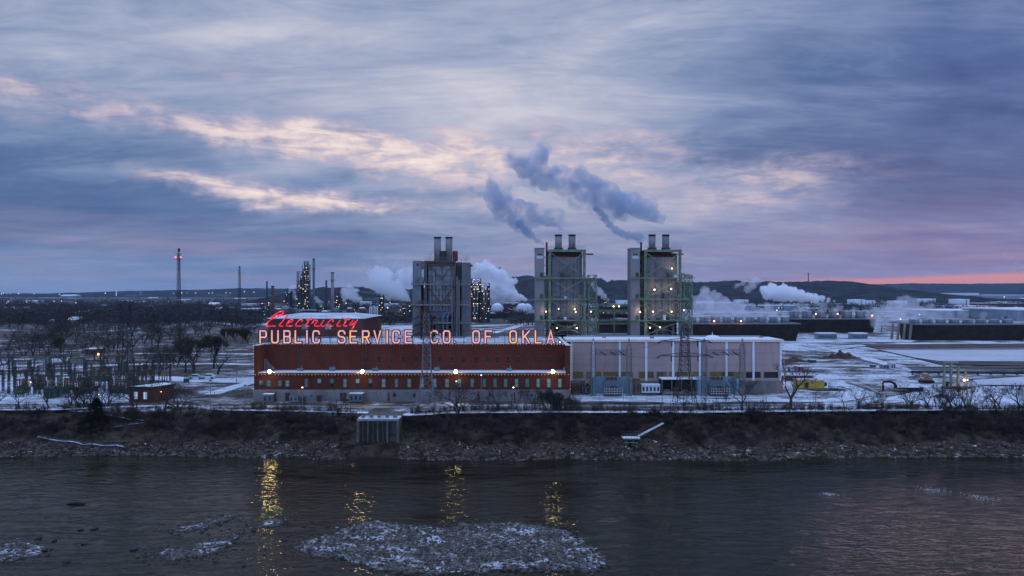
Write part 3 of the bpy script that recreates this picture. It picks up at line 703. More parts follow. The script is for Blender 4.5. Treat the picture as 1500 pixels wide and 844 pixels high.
def cat(pts, n=5):
    q = [pts[0]] + list(pts) + [pts[-1]]; out = []
    for i in range(1, len(q)-2):
        for k in range(n):
            t = k/n; a, b_, c, d = q[i-1], q[i], q[i+1], q[i+2]
            out.append(tuple(.5*((2*b_[m]) + (-a[m]+c[m])*t + (2*a[m]-5*b_[m]+4*c[m]-d[m])*t*t + (-a[m]+3*b_[m]-3*c[m]+d[m])*t**3) for m in (0, 1)))
    out.append(pts[-1]); return out
EY = SGY - .1
es = thing('neon_script_sign', 'red neon script word Electricity on a frame above the block letters', 'sign', (-53.5, EY, RT+.5))
def epos(p, y): q = P(380+p[0]/10, 450+p[1]/10, EY); return (q.x, y, q.z)
for nm, sts in SC.items():
    back, tube = MB(), MB()
    for st in sts:
        c2 = cat(st); back.path([epos(p, EY+.14) for p in c2], .19, 5); tube.path([epos(p, EY-.14) for p in c2], .14, 5)
    o = sub(back, nm.split('.')[0], pm('dark red letter channel', (.16, .012, .02), .6, .2), es, es); sub(tube, 'neon_tube', E_neon, o, es)
b = MB()
for px in (398, 425, 452, 480, 508, 524):
    a = P(px, 478.3, EY+.3); b.tube((a.x, EY+.45, RT+4.0), (a.x, EY+.45, a.z+ (1.9 if px > 400 else 3)), .06, 4); b.tube((a.x, EY+.5, a.z), (a.x, EY+3.2, RT+.3), .06, 4)
a, c = P(386, 477.8, EY+.3), P(526, 477.8, EY+.3); b.bx(a.x, c.x, EY+.5, EY+.58, a.z-.05, a.z+.04); b.bx(a.x+3, c.x, EY+.5, EY+.58, a.z+1.5, a.z+1.58)
part(b, 'sign_frame', M_dark, es)

# ------------------------------------------------------------------ string lights
bulb_me = MB().sphere((0, 0, 0), .07, 6, 4).mesh('bulb'); bulb_me.materials.append(E_bulb)
def string_light(label, pts, step=.74, group='festoon light strings outlining the two power house buildings'):
    pts = [Vector(p) for p in pts]; root = thing('string_light', label, 'light string', pts[0], 0, group)
    b = MB()
    for a, c in zip(pts, pts[1:]): b.tube(a, c, .025, 3)
    part(b, 'cable', M_black, root); n = 0; rest = MB()
    for a, c in zip(pts, pts[1:]):
        L = (c-a).length; k = int(L/step)
        for j in range(k+1):
            p = a.lerp(c, j/max(1, k)) + Vector((0, -.05, -.12 if abs(c.z-a.z) < 1 else 0))
            if n < 100:
                o = bpy.data.objects.new('bulb', bulb_me); COL.objects.link(o); o.parent = root; o.location = p - pts[0]; n += 1
            else: rest.sphere(p, .085, 6, 4)
    if rest.v: tag(part(rest, 'bulbs', E_bulb, root), kind='stuff')
string_light('string of warm bulbs along the brick roof edge below the block letters', [(BX0, F2-.28, RT+.46), (BX1, F2-.28, RT+.46)])
string_light('string of warm bulbs under the snowy ledge of the brick building', [(BX0+.5, F1-.50, 6.95), (BX1-.5, F1-.50, 6.95)], .85)
string_light('vertical string of bulbs up the left corner of the brick building', [(BX0-.1, F1-.1, 3.2), (BX0-.1, F1-.1, RT+.5), (BX0-.1, F2-.2, RT+.62)])
string_light('vertical string of bulbs where the brick building meets the pink one', [(BX1+.1, F1-.1, 3.2), (BX1+.1, F1-.1, RT+.5)])

# ------------------------------------------------------------------ floodlights on the ledge
for px, rel in ((395, 'above the leftmost lower windows'), (530.5, 'second from the left'), (668, 'right of the front lattice tower'), (810, 'nearest the pink building')):
    x = xb(px, F1-.9); z = zb(544.3, F1-.9)
    t = thing('floodlight', 'bright yellow floodlight on the brick ledge, ' + rel, 'floodlight', (x, F1-.6, 7.3), 0, 'floodlights along the ledge')
    b = MB(); b.tube((x, F1-.35, 7.1), (x, F1-.9, z-.4), .06, 6); part(b, 'bracket', M_dark, t)
    b = MB(); b.bx(x-.36, x+.36, F1-.95, F1-.62, z-.33, z+.33); part(b, 'housing', M_dark, t)
    b = MB(); b.prism_y([(x+.40*cos(k*pi/5), z+.40*sin(k*pi/5)) for k in range(10)], F1-1.02, F1-.955); part(b, 'lens', E_flood, t)
    ld = bpy.data.lights.new('floodlight_lamp', 'POINT'); ld.energy = 170; ld.color = (1.0, .76, .36); ld.shadow_soft_size = .3
    lo = bpy.data.objects.new('floodlight_lamp', ld); COL.objects.link(lo); lo.parent = t; lo.location = (0, -.95, z-7.3+.1)

# ------------------------------------------------------------------ pink power house
PX0, PX1, PF, PB, PT = 16.2, 74.7, 208.0, 219.5, 14.5
ph = thing('pink_power_house', 'long pale pink panelled power house with white pilasters, right of the brick one', 'building', (45, PF, 0))
b = MB(); b.bx(PX0, PX1, PF, PB, 3.45, PT); part(b, 'wall', M_pink, ph)
b = MB(); b.bx(PX0-.1, PX1+.25, PF-.35, PB+.1, -.5, 3.43); part(b, 'base_wall', M_base, ph)
b = MB(); b.bx(PX0-1.2, PX1+.3, PF-.35, PB+.2, PT+.003, PT+.42); part(b, 'roof', M_snow, ph)
b = MB(); b.bx(PX0-1.2, PX1+.35, PF-.42, PF-.352, PT-.2, PT+.38); b.bx(PX1+.305, PX1+.37, PF-.34, PB+.2, PT-.2, PT+.38); part(b, 'fascia', M_white, ph)
b = MB(); b.bx(PX0-.2, PX1-2, PB+.25, PB+.75, 0, PT+.75); part(b, 'roof_upstand', M_shed, ph)
E_pil = pm('white pilaster cladding', (.66, .74, .84), .6, .12, .3, streak=True)
for px in (869.2,907.7,946.5,985.9,1025.1,1064.1,1103.5):
    x = xb(px, PF); b = MB(); b.bx(x-.29, x+.29, PF-.22, PF-.003, 3.5, PT-.02); part(b, 'pilaster', E_pil, ph)
for x in (PX0+.3, PX1-.3): b = MB(); b.bx(x-.25, x+.25, PF-.16, PF-.003, 3.5, PT-.02); part(b, 'corner_strip', E_pil, ph)
for a, c in [(85,150),(172,265),(285,380),(400,470),(513,605),(628,690),(706,728),(748,838),(860,950),(972,1065),(1088,1182),(1205,1297),(1320,1410)]:
    x0, x1 = xb(820+a/4.412, PF), xb(820+c/4.412, PF); z0, z1 = zb(553.2, PF), zb(545.2, PF); n = max(1, int((x1-x0)/1.3))
    b = MB(); b.bx(x0-.08, x1+.08, PF-.05, PF-.003, z0-.1, z0); b.bx(x0-.08, x1+.08, PF-.05, PF-.003, z1, z1+.08); b.bx(x0-.08, x0, PF-.05, PF-.003, z0, z1); b.bx(x1, x1+.08, PF-.05, PF-.003, z0, z1)
    for k in range(1, n): xx = x0+(x1-x0)*k/n; b.bx(xx-.035, xx+.035, PF-.045, PF-.004, z0, z1)
    b.bx(x0, x1, PF-.04, PF-.004, (z0+z1)/2-.02, (z0+z1)/2+.02)
    f = part(b, 'window_band', M_dark, ph); sub(MB().bx(x0, x1, PF-.02, PF-.0035, z0, z1), 'pane', M_olive if a < 1180 else M_dglass, f, ph)
b = MB(); b.lathe([(2.2, 0), (1.9, .3), (1.2, .58), (.5, .7), (.12, .72), (.04, 1.6)], 14, (xb(1043.5, 216), 216, PT+.43)); part(b, 'roof_dome', M_snow, ph)
for px, y in ((955, 212), (1115, 216), (1000, 213), (885, 215)): b = MB(); x = xb(px, y); b.bx(x-.5, x+.5, y-.5, y+.5, PT+.43, PT+.85); part(b, 'roof_vent', M_steel, ph)
string_light('string of warm bulbs along the roof edge of the pink building', [(PX0-1.2, PF-.5, PT+.1), (PX1+.4, PF-.5, PT+.1), (PX1+.45, PB, PT+.1)])
string_light('vertical string of bulbs down the right corner of the pink building', [(PX1+.45, PF-.5, PT), (PX1+.45, PF-.5, 3.0)])

# equipment in front of the pink building
def transformer(px0, px1, label, walls):
    Df = 199.5; x0, x1 = xb(px0, Df), xb(px1, Df)
    w = thing('blast_wall', walls, 'wall', ((x0+x1)/2, Df+5.5, 0))
    b = MB(); b.bx(x0, x1, Df+6.5, Df+7.0, 0, 4.8); b.bx(x0-.4, x0, Df+1.5, Df+7.0, 0, 4.8); b.bx(x1, x1+.4, Df+1.5, Df+7.0, 0, 4.8); part(b, 'wall', M_blue, w)
    b = MB(); b.bx(x0-1, x1+1, Df-1.5, Df+7.2, -.3, .12); part(b, 'plinth', M_snow, w)
    b = MB(); b.bx(x0-1.05, x1+1.05, Df-1.62, Df-1.52, .0, .2); part(b, 'kerb', M_dark, w)
    c = (x0+x1)/2; t = thing('power_transformer', label, 'transformer', (c, Df+3, .12))
    b = MB(); b.prism_y([(c-2.3,.13),(c+2.3,.13),(c+2.3,3.2),(c+1.5,4.2),(c-1.5,4.2),(c-2.3,3.2)], Df+1.2, Df+4.6); part(b, 'tank', M_steelblue, t)
    for k in range(7): b = MB(); x = c-2.1+k*.7; b.bx(x-.22, x+.22, Df+.35, Df+1.19, .5, 3.0 - .2*abs(k-3)); part(b, 'radiator', M_dark, t)
    for k in (-1, 0, 1):
        b = MB(); b.lathe([(.32,0),(.34,.3),(.15,.5),(.25,.6),(.12,.75),(.22,.9),(.1,1.05),(.2,1.2),(.08,1.35),(.05,1.8)], 8, (c+k*1.1, Df+2.5, 4.2)); part(b, 'bushing', M_rust, t)
    b = MB(); b.tube((c-1.7, Df+3.9, 4.9), (c+1.4, Df+3.9, 4.9), .42, 10); part(b, 'oil_tank', M_steel, t)
    for s in (-1, 1):
        b = MB(); b.path([(c+s*2.2, Df+1.1, .6), (c+s*2.75, Df+1.0, 1.2), (c+s*2.7, Df+1.0, 2.6), (c+s*1.9, Df+1.1, 3.9)], .16, 6); part(b, 'pipe', M_steel, t)
    b = MB()
    for z in (1.0, 1.6, 2.2): b.bx(c-2.4, c+2.4, Df+.26, Df+.34, z, z+.09)
    for k in range(8): b.bx(c-2.45+k*.7, c-2.40+k*.7, Df+.22, Df+.258, .6, 2.7)
    part(b, 'grille', M_white, t); return t
transformer(872, 925, 'big dark transformer in the left blue blast wall bay', 'pale blue blast wall bay in front of the left pilasters')
transformer(1029, 1082, 'big dark transformer in the right blue blast wall bay, behind bare trees', 'pale blue blast wall bay in front of the right pilasters')
b = MB(); p = P(1210/1, 0, 0)
def small_box(name, label, cat, px0, px1, py0, py1, D, dep, m, top=None, lid=.12, extra=None):
    x0, x1, z0, z1 = xb(px0, D), xb(px1, D), max(0, zb(py1, D)), zb(py0, D); t = thing(name, label, cat, ((x0+x1)/2, D, z0))
    part(MB().bx(x0, x1, D, D+dep, z0, z1), 'body', m, t)
    part(MB().bx(x0-.08, x1+.08, D-.08, D+dep+.08, z1+.003, z1+lid), 'lid', top or m, t)
    n = max(2, int((x1-x0)/.9)); b = MB()
    for k in range(n): xx = x0+(x1-x0)*(k+.5)/n; b.bx(xx-.25, xx+.25, D-.05, D-.003, z0+(z1-z0)*.2, z0+(z1-z0)*.75)
    part(b, 'panel', extra or M_dark, t); return t
small_box('equipment_cabinet', 'rust brown equipment cabinet by the joint of the brick and pink buildings', 'cabinet', 838, 850, 561, 577, 203, 2.5, M_rust, M_steel)
small_box('equipment_cabinet', 'brown cabinet just right of the left blue blast wall', 'cabinet', 926, 938, 557, 578, 203, 3, pm('tan brown metal', (.16, .105, .06), .8, .3), M_rust)
small_box('site_trailer', 'pale blue site trailer with panels, in front of the pink building', 'trailer', 940, 967, 564, 575.5, 202.5, 2.6, M_tank, M_snow)
small_box('generator_box', 'grey generator box left of the blue blast wall, near the yellow reel', 'generator', 853, 864, 566, 576, 205, 1.5, M_steel, M_dark)
t = thing('cable_reel', 'round yellow cable reel hung on the dark base wall', 'reel', (xb(861, 206), 206.5, 0))
x = xb(861, 206); z = 2.6
part(MB().tube((x, 206.4, z), (x, 207.4, z), .8, 16), 'rim', M_yellow, t); part(MB().tube((x, 206.3, z), (x, 206.39, z), .3, 10), 'hub', M_dark, t); part(MB().bx(x-.1, x+.1, 206.8, 207.2, 0, z-.8), 'stand', M_dark, t)
t = thing('dark_canopy', 'wide dark open sided canopy behind the central lattice tower', 'canopy', (xb(998, 203), 203, 0))
x0, x1 = xb(970, 203), xb(1027, 203)
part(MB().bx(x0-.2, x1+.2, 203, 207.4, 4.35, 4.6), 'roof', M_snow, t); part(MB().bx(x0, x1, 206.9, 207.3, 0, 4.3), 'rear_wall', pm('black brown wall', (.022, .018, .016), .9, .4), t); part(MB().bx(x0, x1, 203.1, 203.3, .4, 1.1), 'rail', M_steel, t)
for k in range(5): xx = x0+(x1-x0)*k/4; part(MB().bx(xx-.09, xx+.09, 203.05, 203.25, 0, 4.34), 'post', M_steel, t)
for k in range(4): xx = x0+1.5+(x1-x0-3)*k/3; part(MB().bx(xx-.8, xx+.8, 204.2, 205.4, 0, 1.5+.5*(k % 2)), 'machine', M_rust if k % 2 else M_steel, t)

# in front of the brick building
small_box('air_conditioner', 'red and grey air conditioning unit at the left end of the brick building', 'air conditioner', 385, 399, 578, 589.5, 190, 1.6, M_steel, M_white)
small_box('air_conditioner', 'large caged air conditioning unit right of the twin black doors', 'air conditioner', 511.5, 531, 577, 588.5, 190.5, 1.8, M_steelblue, M_snow)
small_box('utility_cabinet', 'green grey utility cabinet beside the slim lamp post by the brick wall', 'cabinet', 440, 447, 581, 588.5, 191, 1.0, M_steelblue, M_steel)
small_box('utility_cabinet', 'rusty utility cabinet with pipes, midway between two doors of the brick building', 'cabinet', 464, 470, 579, 588.5, 191, 1.0, M_rust, M_steel)
small_box('utility_cabinet', 'yellow cabinet touching the caged air conditioner', 'cabinet', 507.5, 511, 583, 589, 190.6, .9, M_yellow, M_steel)
small_box('metal_shed', 'small pale metal door housing near the second door from the left', 'shed', 424, 436, 580.5, 588.5, 190.8, 1.2, M_shed, M_steel)
for px, k in ((567.5, 'below the middle of the word SERVICE'), (628.5, 'beside the foot of the front lattice tower'), (700, 'behind the spreading bare tree'), (753.5, 'by a lamp post right of centre')):
    p = G(px, 591.5); b = MB(); r_ = random.Random(int(px)); t = thing('brown_conifer', 'rust brown conical conifer at the concrete base, ' + k, 'tree', (p.x, p.y+1.6, 0), 0, 'small brown conifers along the brick building')
    part(MB().tube((p.x, p.y+1.6, -.1), (p.x, p.y+1.6, 1.6), .09, 6, .04), 'trunk', M_wood, t)
    for i in range(260):
        h = r_.random(); a = r_.random()*6.28; q = (1-h)*.75*r_.random()**.5 + .04; c_ = Vector((p.x+q*cos(a), p.y+1.6+q*sin(a), .25+h*2.3)); d = Vector((cos(a), sin(a), .5))*.22
        e = Vector((-sin(a), cos(a), 0))*.07; b.tri(c_-e, c_+e, c_+d)
    part(b, 'crown', M_shrub, t)

# ------------------------------------------------------------------ boiler houses
def boiler(px, label, kind):
    D = 240.0; s = D/FPX; ox = (px-784-750)*s
    X = lambda q: (q-784)*s + (px-750)*s
    Z = lambda q: CAMZ - (q-HOR)*s
    y0, y1 = D, D+17
    r = thing('boiler_house', label, 'boiler house', (X(822), D, 0), 0, 'boiler houses behind the power station')
    g_ = M_green; lev = (407.5, 438.5, 469.5, 490) ; xs0, xs1, xf0, xf1 = X(784), X(797.3), X(804), X(857)
    part(MB().bx(xs0, xs1, y0, y0+7, 0, Z(364.5)), 'lift_shaft', M_shaft, r)
    part(MB().bx(xs0-.1, xs1+.1, y0-.1, y0+7.1, Z(364.5)+.003, Z(364.5)+.3), 'shaft_cap', M_steel, r)
    for k in range(2): part(MB().bx(xs0+.9+k*.75, xs0+1.4+k*.75, y0-.04, y0-.003, Z(374), Z(371.5)), 'shaft_window', M_dark, r)
    part(MB().bx(xs0+.5, xs0+2.5, y0-.03, y0-.004, Z(379), Z(375)), 'shaft_louvre', M_tank, r)
    for q in (401, 432.5, 463.5): part(MB().bx(xs1-1.4, xs1-.3, y0-.06, y0-.003, Z(q+5), Z(q-1.5)), 'shaft_door', M_dgreen, r)
    # green frame
    b = MB(); w_ = .38
    for x in (xf0+.3, xf1-.2):
        for y in (y0, y1): b.bx(x-w_, x+w_, y-w_, y+w_, 0, Z(366.5))
    b.bx(xf0-.2, xf1+.3, y0-.5, y0+.45, Z(369.3), Z(365.7)); b.bx(xf0-.2, xf1+.3, y1-.4, y1+.5, Z(369.3), Z(365.7))
    part(b, 'frame', g_, r)
    for q in lev[:3]: part(MB().bx(xs0-.4, xf1+(2.4 if kind else .8), y0-1.1, y0-.55, Z(q)-.22, Z(q)+.22), 'gallery', g_, r)
    for q in lev[:3]:
        b = MB(); zz = Z(q)+.22; b.bx(xf0, xf1, y0-1.1, y0-1.05, zz+.95, zz+1.02); b.bx(xf0, xf1, y0-1.1, y0-1.05, zz+.48, zz+.53); n = 14
        for k in range(n+1): xx = xf0+(xf1-xf0)*k/n; b.bx(xx-.03, xx+.03, y0-1.09, y0-1.06, zz, zz+.95)
        part(b, 'railing', M_steel, r)
    lv = [368.5, 407.5, 438.5, 469.5, 492]
    for a, c in zip(lv, lv[1:]):
        xa, xc = xf0+.3, xf1-.2
        part(MB().tube((xa, y0-.25, Z(a)-.3), (xc, y0-.25, Z(c)+.3), .17, 4).tube((xc, y0-.6, Z(a)-.3), (xa, y0-.6, Z(c)+.3), .17, 4), 'cross_brace', g_, r)
    # cladding and dark recesses
    xb0, xb1 = X(808.5), X(853)
    part(MB().bx(xb0, xb1, y0+1.0, y1-1, Z(466), Z(376.5)), 'casing', M_body, r)
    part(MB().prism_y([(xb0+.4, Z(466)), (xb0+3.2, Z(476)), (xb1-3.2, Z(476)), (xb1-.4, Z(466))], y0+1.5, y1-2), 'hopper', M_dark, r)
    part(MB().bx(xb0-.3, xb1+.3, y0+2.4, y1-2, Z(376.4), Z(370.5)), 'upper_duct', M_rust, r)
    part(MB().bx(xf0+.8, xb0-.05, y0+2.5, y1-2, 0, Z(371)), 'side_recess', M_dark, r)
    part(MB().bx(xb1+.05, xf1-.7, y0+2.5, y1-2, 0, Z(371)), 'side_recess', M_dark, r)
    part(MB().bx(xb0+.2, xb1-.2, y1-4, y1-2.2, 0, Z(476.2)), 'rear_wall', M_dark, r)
    b = MB(); rr = random.Random(px)
    for k in range(7):
        z = Z(472+k*3.1); x0 = xb0+rr.random()*3; b.tube((x0, y0+1.8+rr.random(), z), (xb1-rr.random()*3, y0+1.8+rr.random(), z), .12+.18*rr.random(), 6)
    for k in range(9): x0 = xb0+rr.random()*(xb1-xb0); b.tube((x0, y0+2.2, 4), (x0, y0+2.2, Z(474+rr.random()*6)), .1+.2*rr.random(), 6)
    part(b, 'pipework', M_steel, r)
    for k in range(3): x0 = xb0+1+k*3.1; part(MB().bx(x0, x0+1.8, y0+.2, y0+.9, Z(468.5), Z(465.8+k % 2)), 'burner_box', M_steelblue, r)
    for k in range(5):
        xx = xb0+.8+k*(xb1-xb0-1.6)/4; part(MB().bx(xx-.05, xx+.05, y0+.82, y0+.99, Z(464), Z(378+rr.random()*40)), 'conduit', M_dark if k % 2 else M_steel, r)
    for q in (388, 398, 419, 429, 450, 459): part(MB().bx(xb0-.02, xb1+.02, y0+.92, y0+.997, Z(q)-.05, Z(q)+.06), 'cladding_seam', M_steel, r)
    for k in range(7):
        q = lev[rr.randrange(3)]; xx = rr.uniform(xf0+1, xf1-1.5); part(MB().bx(xx, xx+rr.uniform(.5, 1.3), y0-.5, y0+.6, Z(q)+.24, Z(q)+rr.uniform(.9, 2.0)), 'control_box', (M_steelblue, M_white, M_dark, M_rust)[k % 4], r)
    b = MB(); xl = xf1-1.0
    for s_ in (0, .5): b.bx(xl+s_-.03, xl+s_+.03, y0-.62, y0-.56, 2, Z(369))
    z = 2.3
    while z < Z(370): b.bx(xl, xl+.5, y0-.61, y0-.57, z, z+.05); z += .6
    part(b, 'ladder', M_dgreen, r)
    # penthouse rail and chimneys
    b = MB(); zt = Z(365.7); 
    for z in (zt+.55, zt+1.1): b.bx(xf0, xf1, y0-.3, y0-.24, z-.03, z+.03)
    for k in range(16): xx = xf0+(xf1-xf0)*k/15; b.bx(xx-.03, xx+.03, y0-.29, y0-.25, zt, zt+1.1)
    for xx in (xf0+2.3, xf0+3.1, xf1-1.6, xf1-2.2, xf1-.8): b.tube((xx, y0+3, zt), (xx, y0+3, zt+rr.uniform(1.6, 3.4)), .04, 4)
    part(b, 'roof_railing', M_steel, r)
    part(MB().bx(xf0, xf1, y0+.46, y1-.45, Z(367.5), zt-.05), 'top_deck', M_dark, r)
    for q in (819.4, 839.8):
        xx = X(q); st = part(MB().lathe([(1.12, 0), (1.12, Z(344.6)-zt)], 20, (xx, y0+5, zt)), 'chimney', M_stack, r, smooth=True)
        sub(MB().lathe([(1.19, 0), (1.19, .55)], 20, (xx, y0+5, Z(344.6)+.003)), 'chimney_rim', M_black, st, r)
        sub(MB().lathe([(1.45, 0), (1.45, .9)], 14, (xx, y0+5, zt+.01)), 'chimney_base', M_dark, st, r)
    xx = X(801.5); part(MB().tube((xx, y0+3, zt-8), (xx, y0+3, Z(354)), .33, 8), 'vent_pipe', M_rust if kind == 0 else M_dark, r)
    part(MB().tube((xf1-.5, y0+2, Z(372)), (X(870 if kind == 0 else 863), y0+2, Z(372)), .28, 8), 'side_pipe', M_rust if kind == 0 else M_dgreen, r)
    b = MB()
    for k in range(9): z = Z(376+k*12); b.tube((xs1, y0+2.2, z), (xf0+1.2, y0+2.2, z), .12, 4); b.tube((xs1, y0+2.2, z), (xf0+1.2, y0+2.2, z-2.4), .07, 3)
    part(b, 'link_steel', g_, r)
    # stair tower on the right
    xt0, xt1 = X(862.5), X(874); zt2 = Z(403)
    b = MB(); b.lattice([(xt0,y0,0),(xt1,y0,0),(xt1,y0+4,0),(xt0,y0+4,0)], [(xt0,y0,zt2),(xt1,y0,zt2),(xt1,y0+4,zt2),(xt0,y0+4,zt2)], 9, .09, .20)
    st = part(b, 'stair_tower', g_, r); b = MB()
    for k in range(12):
        z0_ = k*zt2/12; xa, xc = (xt0+.3, xt1-.3) if k % 2 else (xt1-.3, xt0+.3); b.tube((xa, y0+2, z0_), (xc, y0+2, z0_+zt2/12), .16, 4); b.bx(xt0, xt1, y0+.4, y0+3.6, z0_-.06, z0_+.04)
    sub(b, 'stair_flight', g_, st, r)
    if kind: part(MB().lattice([(X(868),y0-.5,Z(406)),(X(878),y0-.5,Z(408)),(X(878),y0+3,Z(408)),(X(868),y0+3,Z(406))], [(X(858),y0-.5,Z(400)),(X(868),y0-.5,Z(402)),(X(868),y0+3,Z(402)),(X(858),y0+3,Z(400))], 2, .07, .12), 'top_platform', g_, r)
    for q in (440, 472): b = MB(); b.bx(xf1, xt0, y0+.5, y0+3.5, Z(q)-.1, Z(q)+.05); part(b, 'walkway', g_, r)
    lamps = [(818, 452.5, .3), (841.5, 453, 1.0), (843, 457, .6), (799.5, 456.5, .8), (815.5, 480.5, .7), (844.5, 480.5, 1.0), (865.5, 456.5, .6)] if kind == 0 else [(843.5, 393.5, 1.0), (818, 424.5, 1.3), (842.5, 423.5, 1.0), (816, 456.5, .9), (843, 456.5, .9), (797, 457, 1.2), (811.5, 480, .8), (826, 479.5, .6), (861, 454.5, .5)]
    for qx, qy, e in lamps:
        c_ = Vector((X(qx), y0-.75, Z(qy))); bulb = part(MB().sphere(c_, .15+.07*e, 8, 5), 'lamp', E_lamp if e != 1.2 else E_lampo, r)
        if e > .75:
            ld = bpy.data.lights.new('lamp_light', 'POINT'); ld.energy = 150*e; ld.color = (1.0, .74, .40); ld.shadow_soft_size = .2
            lo = bpy.data.objects.new('lamp_light', ld); COL.objects.link(lo); lo.parent = r; lo.location = c_ - r.location + Vector((0, -.3, .1))
    return r
boiler(784, 'green framed boiler house with two chimneys, behind the last letters of the roof sign', 0)
boiler(924, 'green framed boiler house with brightly lit panels, rightmost of the three', 1)
def old_boiler():
    D = 240.0; s = D/FPX; X = lambda q: (q-750)*s; Z = lambda q: CAMZ-(q-HOR)*s; y0, y1 = D, D+18
    r = thing('boiler_house', 'older blue grey boiler house without green frame, behind the letters CO.', 'boiler house', (X(646), D, 0), 0, 'boiler houses behind the power station')
    part(MB().bx(X(604.5), X(616.5), y0, y0+8, 0, Z(382)), 'lift_shaft', M_shaft1, r)
    part(MB().bx(X(616.6), X(622), y0+.5, y0+8, Z(414), Z(382.5)), 'shaft_extension', M_shaft1, r)
    part(MB().bx(X(617.2), X(620.8), y0+.3, y0+.49, Z(411), Z(395)), 'light_panel', M_tank, r)
    part(MB().bx(X(610.3), X(613.2), y0-.03, y0-.003, Z(389.5), Z(386)), 'shaft_window', M_black, r)
    part(MB().bx(X(627), X(664), y0+1, y1, Z(456), Z(389)), 'casing', M_body1, r)
    b = MB(); 
    b.prism_y([(X(627.5), Z(456.02)), (X(632), Z(465)), (X(658), Z(465)), (X(663.5), Z(456.02))], y0+1.5, y1-1); part(b, 'hopper', M_steelblue, r)
    part(MB().bx(X(625), X(666.5), y0+.2, y1, Z(388.9), Z(384)), 'upper_duct', M_worn, r)
    part(MB().bx(X(676), X(687.5), y0+1.5, y0+9, 0, Z(384.5)), 'rear_shaft', M_shaft1, r)
    part(MB().bx(X(667.5), X(675.9), y0+4, y1, 0, Z(383.5)), 'side_casing', pm('dull green grey cladding', (.08, .10, .09), .8, .3, .2, streak=True), r)
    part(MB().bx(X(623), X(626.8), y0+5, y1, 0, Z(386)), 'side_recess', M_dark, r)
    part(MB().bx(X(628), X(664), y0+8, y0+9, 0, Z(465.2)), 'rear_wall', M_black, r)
    b = MB()
    for q in (624.2, 666.6): b.bx(X(q)-.3, X(q)+.3, y0-.3, y0+.3, 0, Z(383))
    b.bx(X(622), X(668), y0-.35, y0+.35, Z(384.6), Z(382)); part(b, 'frame', M_worn, r)
    for q in (416.5, 446.5, 473): part(MB().bx(X(604)-.3, X(688)+.3, y0-1.0, y0-.45, Z(q)-.24, Z(q)+.24), 'gallery', M_steel, r)
    for q in (416.5, 446.5, 473):
        b = MB(); zz = Z(q)+.24
        for z in (.5, 1.0): b.bx(X(604), X(688), y0-1.0, y0-.95, zz+z-.03, zz+z+.03)
        for k in range(22): xx = X(604)+(X(688)-X(604))*k/21; b.bx(xx-.03, xx+.03, y0-.99, y0-.96, zz, zz+1.0)
        part(b, 'railing', M_steel, r)
    for q in (395, 404, 424, 433, 441): part(MB().bx(X(627)-.02, X(664)+.02, y0+.90, y0+.997, Z(q)-.06, Z(q)+.06), 'cladding_seam', M_worn, r)
    rr2 = random.Random(9)
    for k in range(8): xx = X(628+k*4.8); part(MB().bx(xx-.07, xx+.07, y0+.75, y0+.89, Z(456), Z(390+rr2.random()*40)), 'conduit', M_dark if k % 2 else M_worn, r)
    for k in range(9): q = (416.5, 446.5, 473)[k % 3]; xx = X(rr2.uniform(606, 684)); part(MB().bx(xx, xx+rr2.uniform(.6, 1.6), y0-.4, y0+.15, Z(q)+.25, Z(q)+rr2.uniform(1, 2.4)), 'control_box', (M_steelblue, M_rust, M_dark)[k % 3], r)
    for (xa, za, xc, zc) in ((624, 384, 646, 409), (666, 384, 646, 409), (624, 418, 646, 444), (666, 418, 646, 444)):
        part(MB().tube((X(xa), y0+.5, Z(za)), (X(xc), y0+.5, Z(zc)), .17, 4), 'cross_brace', M_worn, r)
    part(MB().tube((X(605), y0-.15, Z(417)), (X(616), y0-.15, Z(405)), .12, 4), 'cross_brace', M_steel, r)
    for q, top in ((662.7, 405), (666.3, 401), (670, 405), (672.8, 410)): part(MB().tube((X(q), y0-1.4, 0), (X(q), y0-1.4, Z(top)), .22, 6), 'riser_pipe', M_steel if q != 666.3 else M_worn, r)
    for q in (649.5, 655.5): part(MB().path([(X(q), y0-.2, 0), (X(q), y0-.2, Z(464)), (X(q)+.5, y0-.1, Z(459.5)), (X(q)+1.5, y0+.2, Z(457.5)), (X(q)+2.6, y0+1, Z(457.5))], .35, 8), 'bent_pipe', M_steelblue, r)
    b = MB(); rr = random.Random(5)
    for k in range(10): z = Z(462+k*3); b.tube((X(625+rr.random()*12), y0+1+rr.random(), z), (X(650+rr.random()*14), y0+1+rr.random(), z), .10+.14*rr.random(), 6)
    for k in range(14): x0 = X(626+rr.random()*38); b.tube((x0, y0+1.5+rr.random(), 5), (x0, y0+1.5, Z(462+rr.random()*10)), .08+.16*rr.random(), 6)
    part(b, 'pipework', M_steel, r)
    for q in (638.6, 655.8):
        st = part(MB().lathe([(1.12, 0), (1.12, Z(348)-Z(382))], 20, (X(q), y0+5, Z(382))), 'chimney', M_stack, r, smooth=True)
        sub(MB().lathe([(1.2, 0), (1.2, .5)], 20, (X(q), y0+5, Z(348)+.003)), 'chimney_rim', M_black, st, r)
    part(MB().bx(X(644), X(651), y0+4, y0+9, Z(382), Z(366.5)), 'fan_housing', M_dark, r)
    part(MB().tube((X(661), y0+7, Z(373.5)), (X(668), y0+7, Z(373.5)), 1.7, 18), 'steam_drum', M_rust, r)
    b = MB()
    for z in (.55, 1.1): b.bx(X(623), X(688), y0+.0, y0+.06, Z(382)+z-.03, Z(382)+z+.03)
    for k in range(24): xx = X(623)+(X(688)-X(623))*k/23; b.bx(xx-.03, xx+.03, y0+.01, y0+.05, Z(382), Z(382)+1.1)
